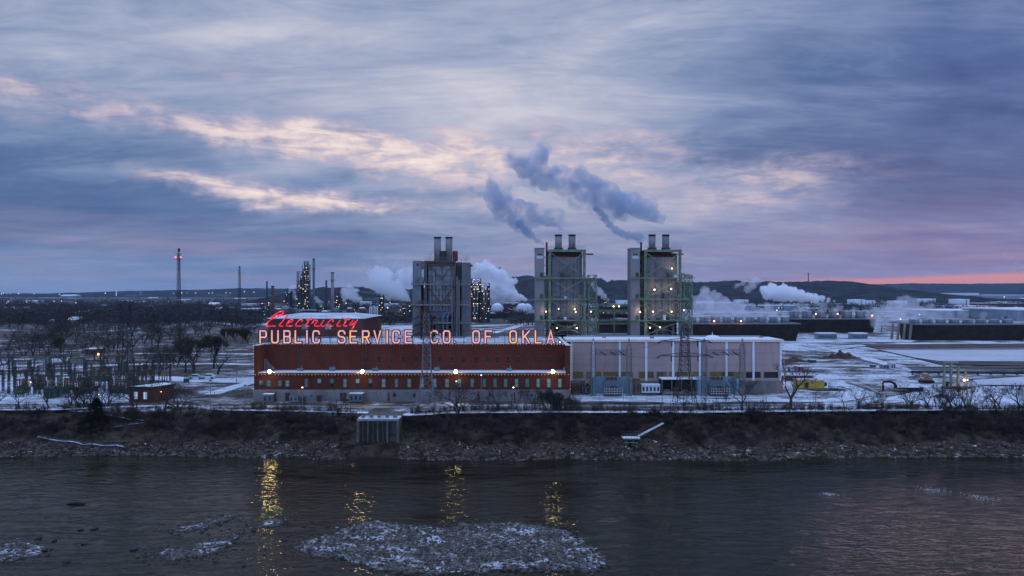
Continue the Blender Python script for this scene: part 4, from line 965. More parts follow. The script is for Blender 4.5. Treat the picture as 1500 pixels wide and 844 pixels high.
    for q, t_ in ((627, 371), (629.5, 369), (675.3, 377), (680, 377.5), (683.5, 371.5), (682, 373)): b.tube((X(q), y0+4, Z(382)), (X(q), y0+4, Z(t_)), .09 if q in (675.3, 680) else .035, 5)
    part(b, 'roof_railing', M_steel, r)
    part(MB().bx(X(686), X(691.5), y0+2, y0+3, Z(390.2), Z(387.5)), 'side_spout', M_dark, r)
    b = MB(); 
    for k in range(60): x0 = X(617+rr.random()*11); z = Z(448+rr.random()*46); b.tube((x0, y0-1-rr.random()*3, z), (x0+rr.uniform(-1.2, 1.2), y0-1-rr.random()*3, z+rr.uniform(-1.2, 1.2)), .09, 3)
    for k in range(6): b.bx(X(617), X(628), y0-4, y0-1.5, Z(452+k*8), Z(452+k*8)+.12)
    for q in (617.5, 627.5): b.tube((X(q), y0-2.6, 0), (X(q), y0-2.6, Z(448)), .12, 4)
    part(b, 'stair_frame', M_rust, r)
old_boiler()
# pipe bridge and grey wall between the two green boiler houses
t = thing('pipe_bridge', 'green steel pipe bridge between the two green framed boiler houses', 'pipe bridge', (xb(898, 247), 247, 0))
x0, x1 = xb(876, 247), xb(922, 247)
b = MB()
for py in (447, 456, 469.5, 474): z = zb(py, 247); b.bx(x0, x1, 246, 246.5, z-.28, z+.28)
for k in range(3): xx = x0+(x1-x0)*k/2; b.bx(xx-.2, xx+.2, 245.7, 246, 0, zb(446, 247))
part(b, 'frame', M_green, t)
for k, py in enumerate((451.5, 453.5, 461.5, 464.5)): z = zb(py, 247); part(MB().tube((x0, 248, z), (x1, 248, z), .38, 8), 'pipe', (M_dark, M_steelblue, M_rust, M_dark)[k], t)
for px in (907, 899): part(MB().sphere((xb(px, 245), 245.4, zb(449, 245)), .22, 8, 5), 'lamp', E_lamp, t)
t = thing('screen_wall', 'dark grey panelled wall below the green pipe bridge', 'wall', (xb(898, 250), 250, 0))
part(MB().bx(x0-.3, x1+.5, 250, 252, 0, zb(471, 250)), 'panel', pm('dark brown grey panel', (.075, .07, .072), .85, .25, .2), t); part(MB().bx(x0-.3, x1+.5, 249.7, 249.99, zb(490.5, 250), zb(488, 250)), 'snow_strip', M_snow, t)
# ------------------------------------------------------------------ cooling towers
def add_glow(root, p, e, col=(1.0, .34, .16)):
    ld = bpy.data.lights.new('lamp_light', 'POINT'); ld.energy = e; ld.color = col; ld.shadow_soft_size = .4
    lo = bpy.data.objects.new('lamp_light', ld); COL.objects.link(lo); lo.parent = root; lo.location = p - root.location + Vector((0, -.8, .3))
def cooling(label, px0, px1, pyc, pyt, pyb, D, dep, cells, sticks=False, lamps=()):
    x0, x1 = xb(px0, D), xb(px1, D); zt, zc = zb(pyt, D), zb(pyc, D-0)
    r = thing('cooling_tower', label, 'cooling tower', ((x0+x1)/2, D, 0), 0, 'long timber cooling towers behind the power station')
    o = 1.6
    b = MB(); b.v = [(x0,D,0),(x1,D,0),(x1+o,D-o,zt),(x0-o*0,D-o,zt),(x0,D+dep,0),(x1,D+dep,0),(x1+o,D+dep+o,zt),(x0,D+dep+o,zt)]; b.f = [(0,1,2,3),(1,5,6,2),(5,4,7,6),(4,0,3,7),(3,2,6,7),(0,4,5,1)]; part(b, 'louvre_wall', M_louvre, r)
    part(MB().bx(x0-.3, x1+o+.3, D-o-.3, D+dep+o+.3, zt+.003, zt+.6), 'fan_deck', M_steel, r)
    w_ = (x1-x0)/cells
    for k in range(cells):
        c_ = (x0+w_*(k+.5), D+dep/2, zt+.6); part(MB().lathe([(w_*.40, 0), (w_*.34, (zc-zt)*.4), (w_*.37, (zc-zt))], 18, c_), 'fan_cowl', M_cowl, r, smooth=True)
    b = MB()
    for z in (zt+1.0, zt+1.6): b.bx(x0, x1+o, D-o-.1, D-o-.04, z, z+.06)
    for k in range(cells*4): xx = x0+(x1+o-x0)*k/(cells*4); b.bx(xx, xx+.06, D-o-.09, D-o-.05, zt+.6, zt+1.6)
    part(b, 'railing', M_dark, r)
    if sticks:
        for k in range(4): xx = x0-1.5-k*2.0; part(MB().tube((xx-.4, D+2+k*3, 0), (xx, D+1+k*3, zt*1.02), .75, 8), 'riser_pipe', pm('tan concrete pipe', (.20, .18, .15), .85, .3, streak=True), r)
    for px, py, m in lamps: p = P(px, py, D-2.2); add_glow(r, p, 380); part(MB().sphere(p, .42, 8, 5), 'lamp', m, r).data; part(MB().tube((p.x, p.y+.3, p.z), (p.x, p.y+.3, zt+.5), .08, 4), 'lamp_pole', M_dark, r)
cooling('long dark cooling tower with two orange lamps, right behind the pink building', 1010, 1166, 466.5, 475, 500, 428, 16, 9, lamps=((1046,470.5,E_lampo),(1085.5,470.5,E_lampo)))
cooling('dark cooling tower with three orange lamps beyond two white sheds', 1160, 1279, 457.5, 468, 487, 522, 18, 6, lamps=((1195,460,E_lampo),(1227,460,E_lampo),(1277.5,462.5,E_lampo)))
cooling('dark cooling tower with slanted tan pipes at its left end, above the frozen pond', 1340, 1499, 470, 476, 499, 434, 16, 8, True)
for k, (px0, px1) in enumerate(((1199, 1226), (1249, 1271))):
    t = small_box('equipment_shed', ('pale blue equipment shed left of its twin below the far cooling tower', 'pale blue equipment shed right of its twin below the far cooling tower')[k], 'shed', px0, px1, 489, 497, 446, 6, M_shed, M_snow, .5)
# ------------------------------------------------------------------ frozen pond and channels at right
def sheet(name, pts, m, label, z=.1, kind='structure'):
    b = MB(); q = [G(px, py) for px, py in pts]; i = len(b.v); b.v = [(p.x, p.y, z) for p in q]; b.f = [tuple(range(len(q)))[::-1]]
    o = b.build(name, m)
    if o.data.polygons[0].normal.z < 0: o.data.flip_normals()
    return tag(o, label, kind=kind)
M_pond = pm('snow on pond ice', (.42, .45, .52), .6, .06, .04, c2=(.52, .56, .64))
M_soil = pm('dark embankment soil', (.05, .045, .042), .95, .4, .12, c2=(.11, .095, .085))
sheet('pond_embankment', [(1262,505),(1500,504),(1760,504),(1900,533),(1500,536),(1380,535),(1310,518)], M_soil, 'bare soil embankment round the frozen pond', .25)
sheet('pond', [(1288,513.5),(1500,513),(1760,513),(1850,529),(1500,530.5),(1375,530),(1340,525)], M_pond, 'frozen snow covered pond', .35)
sheet('pond_water', [(1285,512.2),(1500,511),(1760,511),(1760,513.2),(1500,513.4),(1288,513.8)], pm('dark ice', (.05, .07, .10), .4, .2), 'dark strip of ice at the far rim of the pond', .38)
sheet('pond_bank', [(1325,539),(1500,537),(1760,537),(1760,542),(1500,541.5),(1345,542.5)], M_soil, 'dark bank in front of the frozen pond', .4)
sheet('basin', [(1425,558),(1500,553),(1760,552),(1800,566),(1500,566),(1432,565)], M_pond, 'frozen basin behind the bankside bushes at right', .3)
# snow covered tracks and yards
mr = bpy.data.materials.new('snowy road'); mr.use_nodes = True
def road_nodes():
    w = NT(mr.node_tree); w.nt.nodes.clear(); pos = w.n('ShaderNodeNewGeometry').outputs['Position']
    a = w.noise(w.mapping(pos, (.35, 1.6, 1)), .35, 6, .65, .8); c = w.noise(pos, 1.8, 4, .6); d = w.noise(pos, .03, 3, .5)
    s_ = w.ramp(w.add(w.mul(a, .55), w.mul(c, .2), w.mul(d, .25)), .40, .56)
    col = w.mix(s_, (.16, .165, .18), (.74, .79, .88)); b = w.n('ShaderNodeBsdfPrincipled'); w.put(b.inputs['Base Color'], col); b.inputs['Roughness'].default_value = .8
    o = w.n('ShaderNodeOutputMaterial'); w.nt.links.new(b.outputs[0], o.inputs[0])
road_nodes()
mt_ = pm('wet grey asphalt with slush', (.085, .09, .10), .55, .35, .25, c2=(.30, .32, .36))
RZ = [.02]
def road(label, pts, wid, m=mr, name='road', snap=None):
    q = [G(px, py) for px, py in pts]; q = [Vector((x, y, 0)) for x, y in cat([(p.x, p.y) for p in q], 6)]; RZ[0] += .006; b = MB(); n = len(q)
    for j, p in enumerate(q):
        d = (q[min(j+1, n-1)]-q[max(j-1, 0)]); d.normalize(); s_ = Vector((-d.y, d.x, 0))*wid/2*(1+.12*nz(j*.7, 3, RZ[0]*50))
        for e in (p-s_, p+s_): b.v.append((e.x, e.y, RZ[0] + max(0, hgt(e.x, e.y)) if e.y > edge(e.x)+.2 else RZ[0]))
    for j in range(n-1): b.f.append((2*j, 2*j+1, 2*j+3, 2*j+2))
    o = b.build(name, m)
    if o.data.polygons[0].normal.z < 0: o.data.flip_normals()
    return tag(o, label, kind='structure')
road('paved service road running in front of the buildings', [(300,597),(380,595.5),(520,596),(640,597),(760,596),(835,594),(920,594.5),(1040,594),(1160,592)], 3.6, mt_)
road('snowy riverside trail along the top of the bank', [(-300,598),(-100,599),(60,600),(180,596),(260,594.5),(330,600),(420,601.5),(520,604),(600,607.5),(660,604.5),(760,603.5),(900,603.5),(1000,603.5),(1150,602),(1350,600.5),(1500,600),(1900,600)], 2.6, name='path')
road('snowy access track left of the brick building', [(-200,552),(60,551),(200,553),(300,557),(370,558)], 11)
road('snow covered lane past the bare trees', [(-200,541),(60,541),(140,536),(200,534),(300,533),(372,534)], 6)
road('slanting snowy lane by the brick building corner', [(310,578),(340,568),(385,556)], 4.5)
road('thin lane beyond the left trees', [(200,518),(300,518),(372,519)], 6)
road('snowy yard between the buildings and the road', [(836,583),(900,583),(1000,585),(1145,584)], 13, name='yard')
road('curved snowy track at the far right of the yard', [(1146,586),(1200,588),(1248,583),(1262,575),(1245,567),(1200,556),(1150,550)], 4.5)
road('snowy track running to the lower right', [(1180,506),(1215,512),(1260,523),(1300,533),(1360,545),(1420,555)], 6)
road('snowy track crossing behind the pink building', [(1130,538),(1180,536),(1260,536),(1310,540),(1360,546)], 8)
road('snowy track across the lower right yard', [(1190,595),(1270,590),(1330,583),(1400,566),(1500,560)], 7)
road('wheel tracks curving across the lower right yard', [(1240,560),(1262,566),(1282,573),(1296,582),(1280,590),(1240,594)], 1.2, mt_, name='track')
road('wheel tracks running beside the snowy track to the lower right', [(1225,520),(1262,528),(1310,539),(1365,552)], 1.0, mt_, name='track')
road('snowy lane in front of the right cooling tower', [(1215,512),(1250,507),(1300,505),(1400,503),(1700,503)], 9)
road('snow covered yard in front of the far cooling towers', [(1140,500),(1200,500),(1300,499),(1340,500)], 22, name='yard')
road('white field strip right of the boilers', [(690,478),(740,476),(800,474)], 20, name='yard')
road('slanting track between the spheres and the power station', [(720,488),(745,482),(770,474)], 8)
road('far snowy road crossing the left fields', [(60,471),(180,470),(300,472),(360,478)], 10)
road('bright snowy lane by the tall tower', [(350,480),(400,474),(450,471),(520,470)], 16)
for k, (px, py, w_, l_) in enumerate([(862,592,5,60),(935,590.5,6,60),(1105,590.5,5,90),(1210,571,8,50)]):   # bare patches (islands of dead grass) in the yard
    p = G(px, py); b = MB(); n = 22; b.v = [(p.x+l_*.11*cos(2*pi*i/n)*(1+.08*sin(i*2.3)), p.y+w_*.32*sin(2*pi*i/n), .14+.004*k) for i in range(n)]; b.f = [tuple(range(n))]; tag(b.build('verge', M_soil), 'bare brown oval verge in the snowy yard', kind='structure')
# dirt heaps
def heap(px0, px1, py, h, label):
    a, c = G(px0, py), G(px1, py); b = MB(); n, m = 40, 12
    for j in range(m+1):
        for i in range(n+1):
            u, v_ = i/n, j/m; b.v.append((a.x+(c.x-a.x)*u, a.y-3+v_*9, -.1+h*sm(1-abs(u-.5)*2)*sm(1-abs(v_-.5)*2)*(.7+.9*nz(u*9, v_*4, px0))))
    for j in range(m):
        for i in range(n): q = j*(n+1)+i; b.f.append((q, q+1, q+n+2, q+n+1))
    tag(b.build('dirt_heap', pm('red brown earth', (.050, .032, .024), .95, .4, .4, c2=(.095, .060, .042), snow=.02)), label, 'dirt heap')
heap(1198, 1268, 525, 3.6, 'long heap of red brown earth beside the snowy track')
heap(1150, 1186, 529.5, 2.0, 'low heap of brown earth just right of the pink building')

# ------------------------------------------------------------------ lattice towers
def sq(x, y, w_, z): return [(x-w_, y-w_, z), (x+w_, y-w_, z), (x+w_, y+w_, z), (x-w_, y+w_, z)]
def pylon(label, px, pyb, pyt, wb, arms, D=None, clutter=0):
    p = G(px, pyb); D = p.y; h = CAMZ - (pyt-HOR)/FPX*D; t = thing('lattice_pylon', label, 'pylon', (p.x, p.y, 0), 0, 'lattice power pylons near the river')
    b = MB(); zk = h*.42; wk = wb*.48; b.lattice(sq(p.x, D, wb, -.3), sq(p.x, D, wk, zk), 4, .055, .11); b.lattice(sq(p.x, D, wk, zk), sq(p.x, D, wb*.30, h*.97), 9, .05, .10)
    part(b, 'mast', M_steel if px == 625 else M_dark, t)
    rr = random.Random(px)
    for py, half in arms:
        z = CAMZ - (py-HOR)/FPX*D; b = MB()
        for s in (-1, 1):
            b.tube((p.x, D-.4, z), (p.x+s*half, D, z+.25), .12, 4); b.tube((p.x, D+.4, z), (p.x+s*half, D, z+.25), .12, 4); b.tube((p.x, D, z+1.1), (p.x+s*half, D, z+.3), .10, 4)
            for k in range(4): q = k/4; b.tube((p.x+s*half*q, D, z+.25*q), (p.x+s*half*(q+.12), D, z+1.1-.75*q), .035, 3)
        a_ = part(b, 'cross_arm', M_dark, t)
        for s in (-1, 1):
            for q in (.55, 1.0):
                c_ = Vector((p.x+s*half*q, D, z+.2)); e = c_+Vector((s*1.0, -.3, -.45)) if q == 1.0 else c_+Vector((0, 0, -1.4)); ins = MB()
                ins.tube(c_, e, .16, 5); sub(ins, 'insulator', M_dark, a_, t)
    if clutter:
        b = MB()
        for k in range(clutter): z = rr.uniform(h*.55, h*.98); x0 = p.x+rr.uniform(-2.2, 2.2); b.tube((x0, D+rr.uniform(-1, 1), z), (x0+rr.uniform(-1.3, 1.3), D+rr.uniform(-1, 1), z+rr.uniform(-.8, .8)), .06, 3)
        part(b, 'switchgear', M_rust if px == 625 else M_dark, t)
    return t
pylon('tall lattice pylon standing in front of the brick building', 625, 599, 455, 2.1, [(466, 2.2), (478, 2.4), (490, 2.2)], clutter=90)
pylon('lattice pylon with two long cross arms in front of the pink building', 1003, 591, 474, 2.6, [(501, 5.9), (522.5, 6.1)])
pylon('dark lattice pylon beside the small brick hut at left', 183, 588, 440, 2.9, [(447, 3.0), (462, 4.6), (478, 4.6)], clutter=110)
def gantry(label, px0, px1):
    D = 201.0; x0, x1 = xb(px0, D), xb(px1, D); t = thing('line_gantry', label, 'gantry', ((x0+x1)/2, D, 0), 0, 'steel line gantries in front of the pink building')
    for x in (x0, x1):
        c_ = part(MB().lattice(sq(x, D, .62, 0), sq(x, D, .62, 13.0), 9, .045, .09), 'column', M_steel, t)
        sub(MB().lattice(sq(x, D, .62, 13.0), sq(x, D, .05, 15.6), 2, .04, .07), 'spike', M_steel, c_, t)
    part(MB().truss((x0+.6, D, 11.2), (x1-.6, D, 11.2), 1.35, 1.1, 8, .04), 'beam', M_steel, t)
    for k in (.25, .52, .78): x = x0+(x1-x0)*k; part(MB().tube((x-.6, D-.7, 12.1), (x+.9, D-1.6, 11.2), .13, 6), 'insulator', M_black, t); part(MB().tube((x+.9, D-1.6, 11.2), (x+.5, D+2.2, 5.4), .02, 3), 'dropper', M_black, t)
gantry('steel gantry with spiked columns in front of the left blue blast wall', 869, 921.5)
gantry('steel gantry with spiked columns in front of the right blue blast wall', 1031.5, 1087.5)
def mast(label, px, pyb, pyt, wd, red, legs3=True):
    p = G(px, pyb); D = p.y; h = CAMZ-(pyt-HOR)/FPX*D; t = thing('flare_tower', label, 'flare tower', (p.x, D, 0), 0, 'tall guyed flare towers')
    mm = M_dark
    tri = lambda z, w_: [(p.x-w_, D-w_*.6, z), (p.x+w_, D-w_*.6, z), (p.x+w_*.5, D+w_, z), (p.x-w_*.5, D+w_, z)]
    b = MB(); n = int(h/3); b.lattice(tri(0, wd), tri(h*.96, wd*.55), n, .05, .11); part(b, 'mast', mm, t)
    for k in (-.5, .6): part(MB().tube((p.x+k*wd, D, 0), (p.x+k*wd*.5, D, h-1-(k > 0)*2), .16, 6), 'riser_pipe', M_dark, t)
    for z in (h*.90, h*.965): part(MB().bx(p.x-wd*1.1, p.x+wd*1.1, D-wd, D+wd, z, z+.15), 'platform', M_rust, t)
    part(MB().lathe([(.5, 0), (.75, 1.4), (.6, 2.2)], 10, (p.x, D, h-1)), 'flare_tip', M_dark, t)
    if red:
        for s in (-1, 1): part(MB().sphere((p.x+s*wd*1.1, D-1, h*.925), .32, 8, 5), 'warning_light', E_red, t)
    return t
mast('tallest flare tower with red warning lights, left of the brick building', 262, 500, 367, 1.35, True)
mast('slimmer flare tower trailing a wisp of dark smoke, nearer the refinery', 351, 475, 392, 1.5, False)

# ------------------------------------------------------------------ refinery
rf = random.Random(21)
def rcol(name, label, cat_, px, pyt, w0, w1, D=900, pyb=None, m=M_steelblue, rim=True, group='refinery chimneys and columns'):
    x = xb(px, D); h = zb(pyt, D); t = thing(name, label, cat_, (x, D, 0), 0, group); r0, r1 = w0*D/FPX/2, w1*D/FPX/2
    part(MB().lathe([(r0, 0), (r0, h*.18), (r1, h*.32), (r1, h-1.2)], 12, (x, D, 0)), 'shaft', m, t, smooth=True)
    part(MB().lathe([(r1*1.12, 0), (r1*1.12, 1.2)], 12, (x, D, h-1.19)), 'rim', M_black, t)
    if rim: part(MB().lathe([(r1*1.9, 0), (r1*1.9, .4)], 10, (x, D, h*.82)), 'platform', M_dark, t)
    return t
rcol('chimney', 'tallest slim blue grey chimney right of the big process tower', 'chimney', 459.6, 379, 7.5, 3.4, 890, m=pm('teal grey chimney', (.075, .125, .155), .7, .2, .1))
rcol('process_column', 'pale grey column with a ringed head, second tallest at right of the slim chimney', 'column', 487, 399, 5.4, 4.4, 880, m=M_stack)
rcol('chimney', 'thin dark chimney left of the brown column', 'chimney', 391, 412, 2.6, 2.2, 900, m=M_dark)
rcol('chimney', 'short dark chimney between the slim chimney and the ringed column', 'chimney', 478, 411, 3, 2.6, 900, m=M_dark)
rcol('process_column', 'rusty brown column left of the big process tower', 'column', 399.5, 419, 5, 4.2, 890, m=M_rust)
rcol('chimney', 'short black stack hugging the big process tower', 'chimney', 453.5, 411, 3, 2.4, 880, m=M_dark)
rcol('chimney', 'thin short chimney further right among the refinery lights', 'chimney', 553, 434, 2, 2, 880, m=M_steelblue)
rcol('process_column', 'short column with lamps right of the ringed column', 'column', 500.5, 437, 3, 2.6, 860, m=M_dark)
lamp_meshes = {}
def lamp_mesh(m, r):
    k = (m.name, round(r, 2))
    if k not in lamp_meshes: me = MB().sphere((0, 0, 0), r, 6, 4).mesh('bulb'); me.materials.append(m); lamp_meshes[k] = me
    return lamp_meshes[k]
def struct_tower(label, px0, px1, pyt, D, n, lights, tiers=(), m=M_dark, col=None):
    x0, x1 = xb(px0, D), xb(px1, D); h = zb(pyt, D); w_ = (x1-x0)/2; cx = (x0+x1)/2; t = thing('process_tower', label, 'process tower', (cx, D, 0), 0, 'refinery process towers')
    d = w_
    b = MB(); b.lattice([(x0,D,0),(x1,D,0),(x1,D+2*d,0),(x0,D+2*d,0)], [(x0,D,h),(x1,D,h),(x1,D+2*d,h),(x0,D+2*d,h)], n, .16, .40); part(b, 'frame', m, t)
    for k in range(1, n+1): part(MB().bx(x0-.6, x1+.6, D-.6, D+2*d, h*k/n-.2, h*k/n+.05), 'deck', m, t)
    for k in range(3): x = x0+(x1-x0)*(k+.5)/3; part(MB().lathe([(w_*.27, 0), (w_*.27, h*(.78+.16*((k*7) % 3)/2))], 10, (x, D+d*(.6+.5*(k % 2)), 0)), 'vessel', col or (M_rust, M_steelblue, M_dark)[k], t)
    for k in range(lights):
        c_ = Vector((rf.uniform(x0, x1)-cx, -.8, h*(rf.randrange(1, n*2)/(n*2))+1.5)); r_ = rf.uniform(.13, .26)
        o = bpy.data.objects.new('lamp', lamp_mesh(rf.choice((E_lamp, E_lamp, E_lampw)), r_)); COL.objects.link(o); o.parent = t; o.location = c_
    return t
struct_tower('tallest refinery process tower crowded with decks and lamps', 443.5, 452, 388, 885, 12, 34)
struct_tower('narrower tiered process tower touching the left side of the tallest one', 435, 442.5, 398, 890, 10, 10)
struct_tower('upper cage on the tallest refinery process tower', 445.5, 450.5, 383, 905, 13, 4)
struct_tower('low cluttered process tower left of the tallest one', 418, 428, 424, 900, 6, 8)
struct_tower('brightly lamped process tower beside the old boiler house', 690, 704, 408.5, 700, 9, 44, m=M_dark)
struct_tower('darker process tower between the lamped one and the spherical tanks', 704.5, 717, 415, 690, 8, 18)
struct_tower('low process tower with yellow lamps right of the ringed column', 492.5, 498, 433, 870, 5, 9)
struct_tower('small process tower amid steam left of the old boiler house', 556, 561.5, 432, 800, 5, 7)
struct_tower('low process tower at the foot of the rusty column', 383, 395, 446, 840, 3, 5)
struct_tower('low process tower right of the short black stack', 463, 474, 444, 860, 3, 6)
struct_tower('low process tower left of the white vessels', 512, 522, 446, 800, 3, 7)
struct_tower('low process tower directly left of the old boiler house', 590, 603, 447, 760, 3, 8)
struct_tower('low process tower behind the storage spheres', 738, 752, 450, 940, 3, 8)
struct_tower('process tower seen between the two green boiler houses', 880, 889, 438, 640, 5, 6)
struct_tower('small process tower right of the first green boiler house', 877, 880.5, 432, 660, 5, 3)
for k, (px, w_, pt) in enumerate(((543, 4.6, 449), (547.8, 3.6, 447.5), (551.6, 4.2, 449))):
    D = 700; x = xb(px, D); r_ = w_*D/FPX/2; h = zb(pt, D); t = thing('storage_silo', ('wide white silo, leftmost of three', 'slim white silo in the middle of three', 'white silo, rightmost of three')[k] + ' left of the steam', 'silo', (x, D, 0), 0, 'three upright white silos')
    part(MB().lathe([(r_, 0), (r_, h-.8), (r_*.5, h-.2), (.1, h)], 12, (x, D, 0)), 'shell', M_tank, t, smooth=True); part(MB().bx(x-.2, x+.2, D-r_-.3, D-r_-.01, 0, h), 'ladder', M_dark, t)
for k, (px, r_, D) in enumerate(((728.5, 9.4, 830), (765, 9.3, 830), (772, 8.6, 850))):
    x = xb(px, D); R_ = r_*D/FPX; t = thing('spherical_tank', ('white spherical tank with faint markings, left of the pair', 'white spherical tank in front of another, at the end of the steam', 'spherical tank half hidden behind the right hand sphere')[k], 'spherical tank', (x, D, 0), 0, 'spherical gas tanks')
    zc = R_+1.8; part(MB().sphere((x, D, zc), R_, 28, 16), 'shell', M_tank, t, smooth=True)
    for a in range(8): part(MB().tube((x+R_*.96*cos(a*pi/4), D+R_*.96*sin(a*pi/4), 0), (x+R_*.99*cos(a*pi/4), D+R_*.99*sin(a*pi/4), zc), .3, 6), 'leg', M_tank, t)
    part(MB().path([(x+R_*.75, D-R_*.8, 0), (x+R_*.95, D-R_*.6, zc), (x+R_*.6, D-R_*.2, zc+R_*.85), (x, D, zc+R_+.3)], .25, 5), 'stair', M_steel, t)
    part(MB().tube((x, D, zc+R_-.1), (x, D, zc+R_+3), .2, 5), 'relief_pipe', M_steel, t)
# cylindrical tanks at right
for px0, px1, pyt, pyb, lab in ((1242,1266,438.5,450,'white storage tank just right of the long steam cloud'),(1262,1281,440,449,'white storage tank partly behind its left neighbour'),(1301,1327,440.5,449.5,'white storage tank with a lamp in front, veiled by drifting steam'),
        (1345,1369,437.5,445,'white storage tank beside dark trees, third from the right edge'),(1391.5,1418,438,449.5,'clean white storage tank standing clear of the steam at right'),(1020,1046,441,449,'pale storage tank veiled by steam right of the boilers'),(1075,1096,439,446,'pale storage tank below the steam puffs'),(902,922,441.5,450,'white tank glimpsed left of the right hand boiler house')):
    D = 28*FPX/(pyb-HOR); x = xb((px0+px1)/2, D); r_ = (px1-px0)/2*D/FPX; h = zb(pyt, D); t = thing('storage_tank', lab, 'storage tank', (x, D, 0), 0, 'large cylindrical storage tanks')
    part(MB().lathe([(r_, 0), (r_, h*.92)], 28, (x, D, 0)), 'shell', M_tank, t, smooth=True); part(MB().lathe([(r_*1.01, 0), (r_*1.01, .8), (r_*.3, h*.08), (.1, h*.09)], 28, (x, D, h*.92+.01)), 'roof', M_snow, t); part(MB().bx(x+r_*.2, x+r_*.2+.8, D-r_-1, D-r_*.9, 0, h*.95), 'stair', M_steel, t)
# ------------------------------------------------------------------ distant buildings
def far_house(lab, px0, px1, pyt, pyb, dep=None, m=M_shed, gable=False, group='distant buildings'):
    D = 28*FPX/(pyb-HOR); x0, x1 = xb(px0, D), xb(px1, D); h = max(2.5, zb(pyt, D)); dep = dep or (x1-x0)*.5
    t = thing('far_building', lab, 'building', ((x0+x1)/2, D, 0), 0, group); hw = h*(.72 if gable else .9)
    part(MB().bx(x0, x1, D, D+dep, 0, hw), 'wall', m, t)
    if gable: b = MB(); b.v = [(x0-.6,D-.6,hw),(x1+.6,D-.6,hw),(x1+.6,D+dep+.6,hw),(x0-.6,D+dep+.6,hw),(x0-.6,D+dep/2,h+1),(x1+.6,D+dep/2,h+1)]; b.f = [(0,1,5,4),(2,3,4,5),(3,0,4),(1,2,5),(3,2,1,0)]
    else: b = MB().bx(x0-.5, x1+.5, D-.5, D+dep+.5, hw+.01, h)
    part(b, 'roof', M_snow, t)
    if m is M_tank or (x1-x0) > 60: return t
    n = max(2, int((x1-x0)/9)); b = MB()
    for k in range(min(n, 14)): xx = x0+(x1-x0)*(k+.5)/min(n, 14); b.bx(xx-1, xx+1, D-.1, D-.01, hw*.2, hw*.6)
    part(b, 'opening', M_dark, t); return t
FB = [('very long pale warehouse at the foot of the far right ridge',1231,1434,429.5,437,160,M_tank,0),('long pale warehouse right of the longest one on the right skyline',1440,1530,432,439,100,M_shed,0),
 ('broad white roofed hall behind the right cooling tower',1376,1486,454.5,466,70,M_shed,0),('broad pale hall at the right edge behind the cooling tower',1490,1640,453,470,90,M_shed,0),('long low white hall left of the broad white roofed hall',1395,1466,448.5,453,60,M_tank,0),
 ('small hut with white roof on the dark hillside',1204,1216,427.5,436,20,M_tank,0),('dark windowed hall in front of the leftmost right hand tank',1236,1256,445.5,450.5,20,M_sheddark,0),('long red brown shed at the right edge',1430,1500,444,449,20,M_redshed,0),
 ('low pale building under the steam right of boilers',1050,1075,443,449,30,M_shed,0),('long pale shed behind the first cooling tower',1090,1168,447,455,30,M_shed,0),('pale blue hall seen between the green boiler houses',905,924,440,447,40,M_tank,0),
 ('turquoise domed hall left of the far railway wagons',107,119,457,466,30,pm('pale turquoise cladding', (.20,.36,.40), .8, .1),1),('long pale building right of the turquoise hall',119,168,461,467,16,M_shed,0),('grey shed with snowy roof in the middle left field',99,113,466,475,14,M_shed,1),
 ('pair of pale sheds at the far left edge',-4,24,450,457,30,M_tank,0),('low white hall with lamps at the far left edge',6,20,453,459,20,M_tank,1),('pale gabled hall on the left horizon',88,108,432,437,60,M_shed,1),
 ('white gabled building left of the slim flare tower',305,318,444,451,16,M_tank,1),('bright white tall house below the slim flare tower',316,322,451,460,10,M_tank,1),('broad pale hall right of the slim flare tower',353,372,445,452,30,M_tank,0),('pale hall with blue wall next to the lit white door',352,378,452,462,20,M_shed,0),
 ('small white lit building left of the script sign',371,376,451,460,6,M_white,0),('low building with snowy roof left of the flare towers',222,240,453,458,20,M_shed,1),('low white roof right of the tallest flare tower',291,303,452,457,16,M_shed,1),('pale hall among trees near the slim flare tower',336,348,451,457,16,M_tank,1),
 ('long dark shed in the refinery yard left of the tall tower',383,434,452,459,18,M_sheddark,0),('pale pump house below the slim chimney',424,436,455,461,12,M_shed,1),('low control building right of the process tower',463,480,455,461,14,M_shed,0),('refinery hall with a snowy roof amid steam',527,540,442,451,30,M_tank,0),
 ('pale refinery hall left of the old boiler house',563,580,445,452,30,M_tank,0),('low hall with white roof at the left foot of the spheres',719,724,456,462,10,M_white,0),('white roofed low hall between the storage spheres',738,752,458,463,16,M_shed,0),('small lit hall below the lamped process tower',690,702,452,459,12,M_white,0),
 ('flat dark refinery hall behind the spheres',705,760,443.5,452,30,M_sheddark,0),('long low pipe rack house behind the script sign',455,533,461,465,8,M_sheddark,0),('pale shed in snow left of the tall flare tower',60,78,463,468,14,M_shed,1),('small pale barn in the left fields',40,56,466,471,12,M_shed,1),
 ('dim long shed near the left horizon',140,165,447,451,30,M_sheddark,0),('grey shed among trees at far left',28,44,461,466,14,M_shed,1),('tiny white barn behind bare trees at far left',66,74,470,475,8,M_shed,1),('low white shed near lit lane at left',124,142,513.5,519,7,M_redshed,0)]
for lab, a, c, t_, b_, dep, m, gb in FB: far_house(lab, a, c, t_, b_, dep, m, bool(gb))
for k in range(26):
    right = k % 2; px = rf.uniform(1170, 1500) if right else rf.uniform(-20, 350); pyb = rf.uniform(437, 446); w_ = rf.uniform(6, 20)
    far_house('distant flat roofed building in the dusk on the ' + ('right hand plain' if right else 'left hand plain'), px, px+w_, pyb-rf.uniform(1.6, 3), pyb, rf.uniform(20, 50), rf.choice((M_shed, M_sheddark, M_tank)), rf.random() < .4)
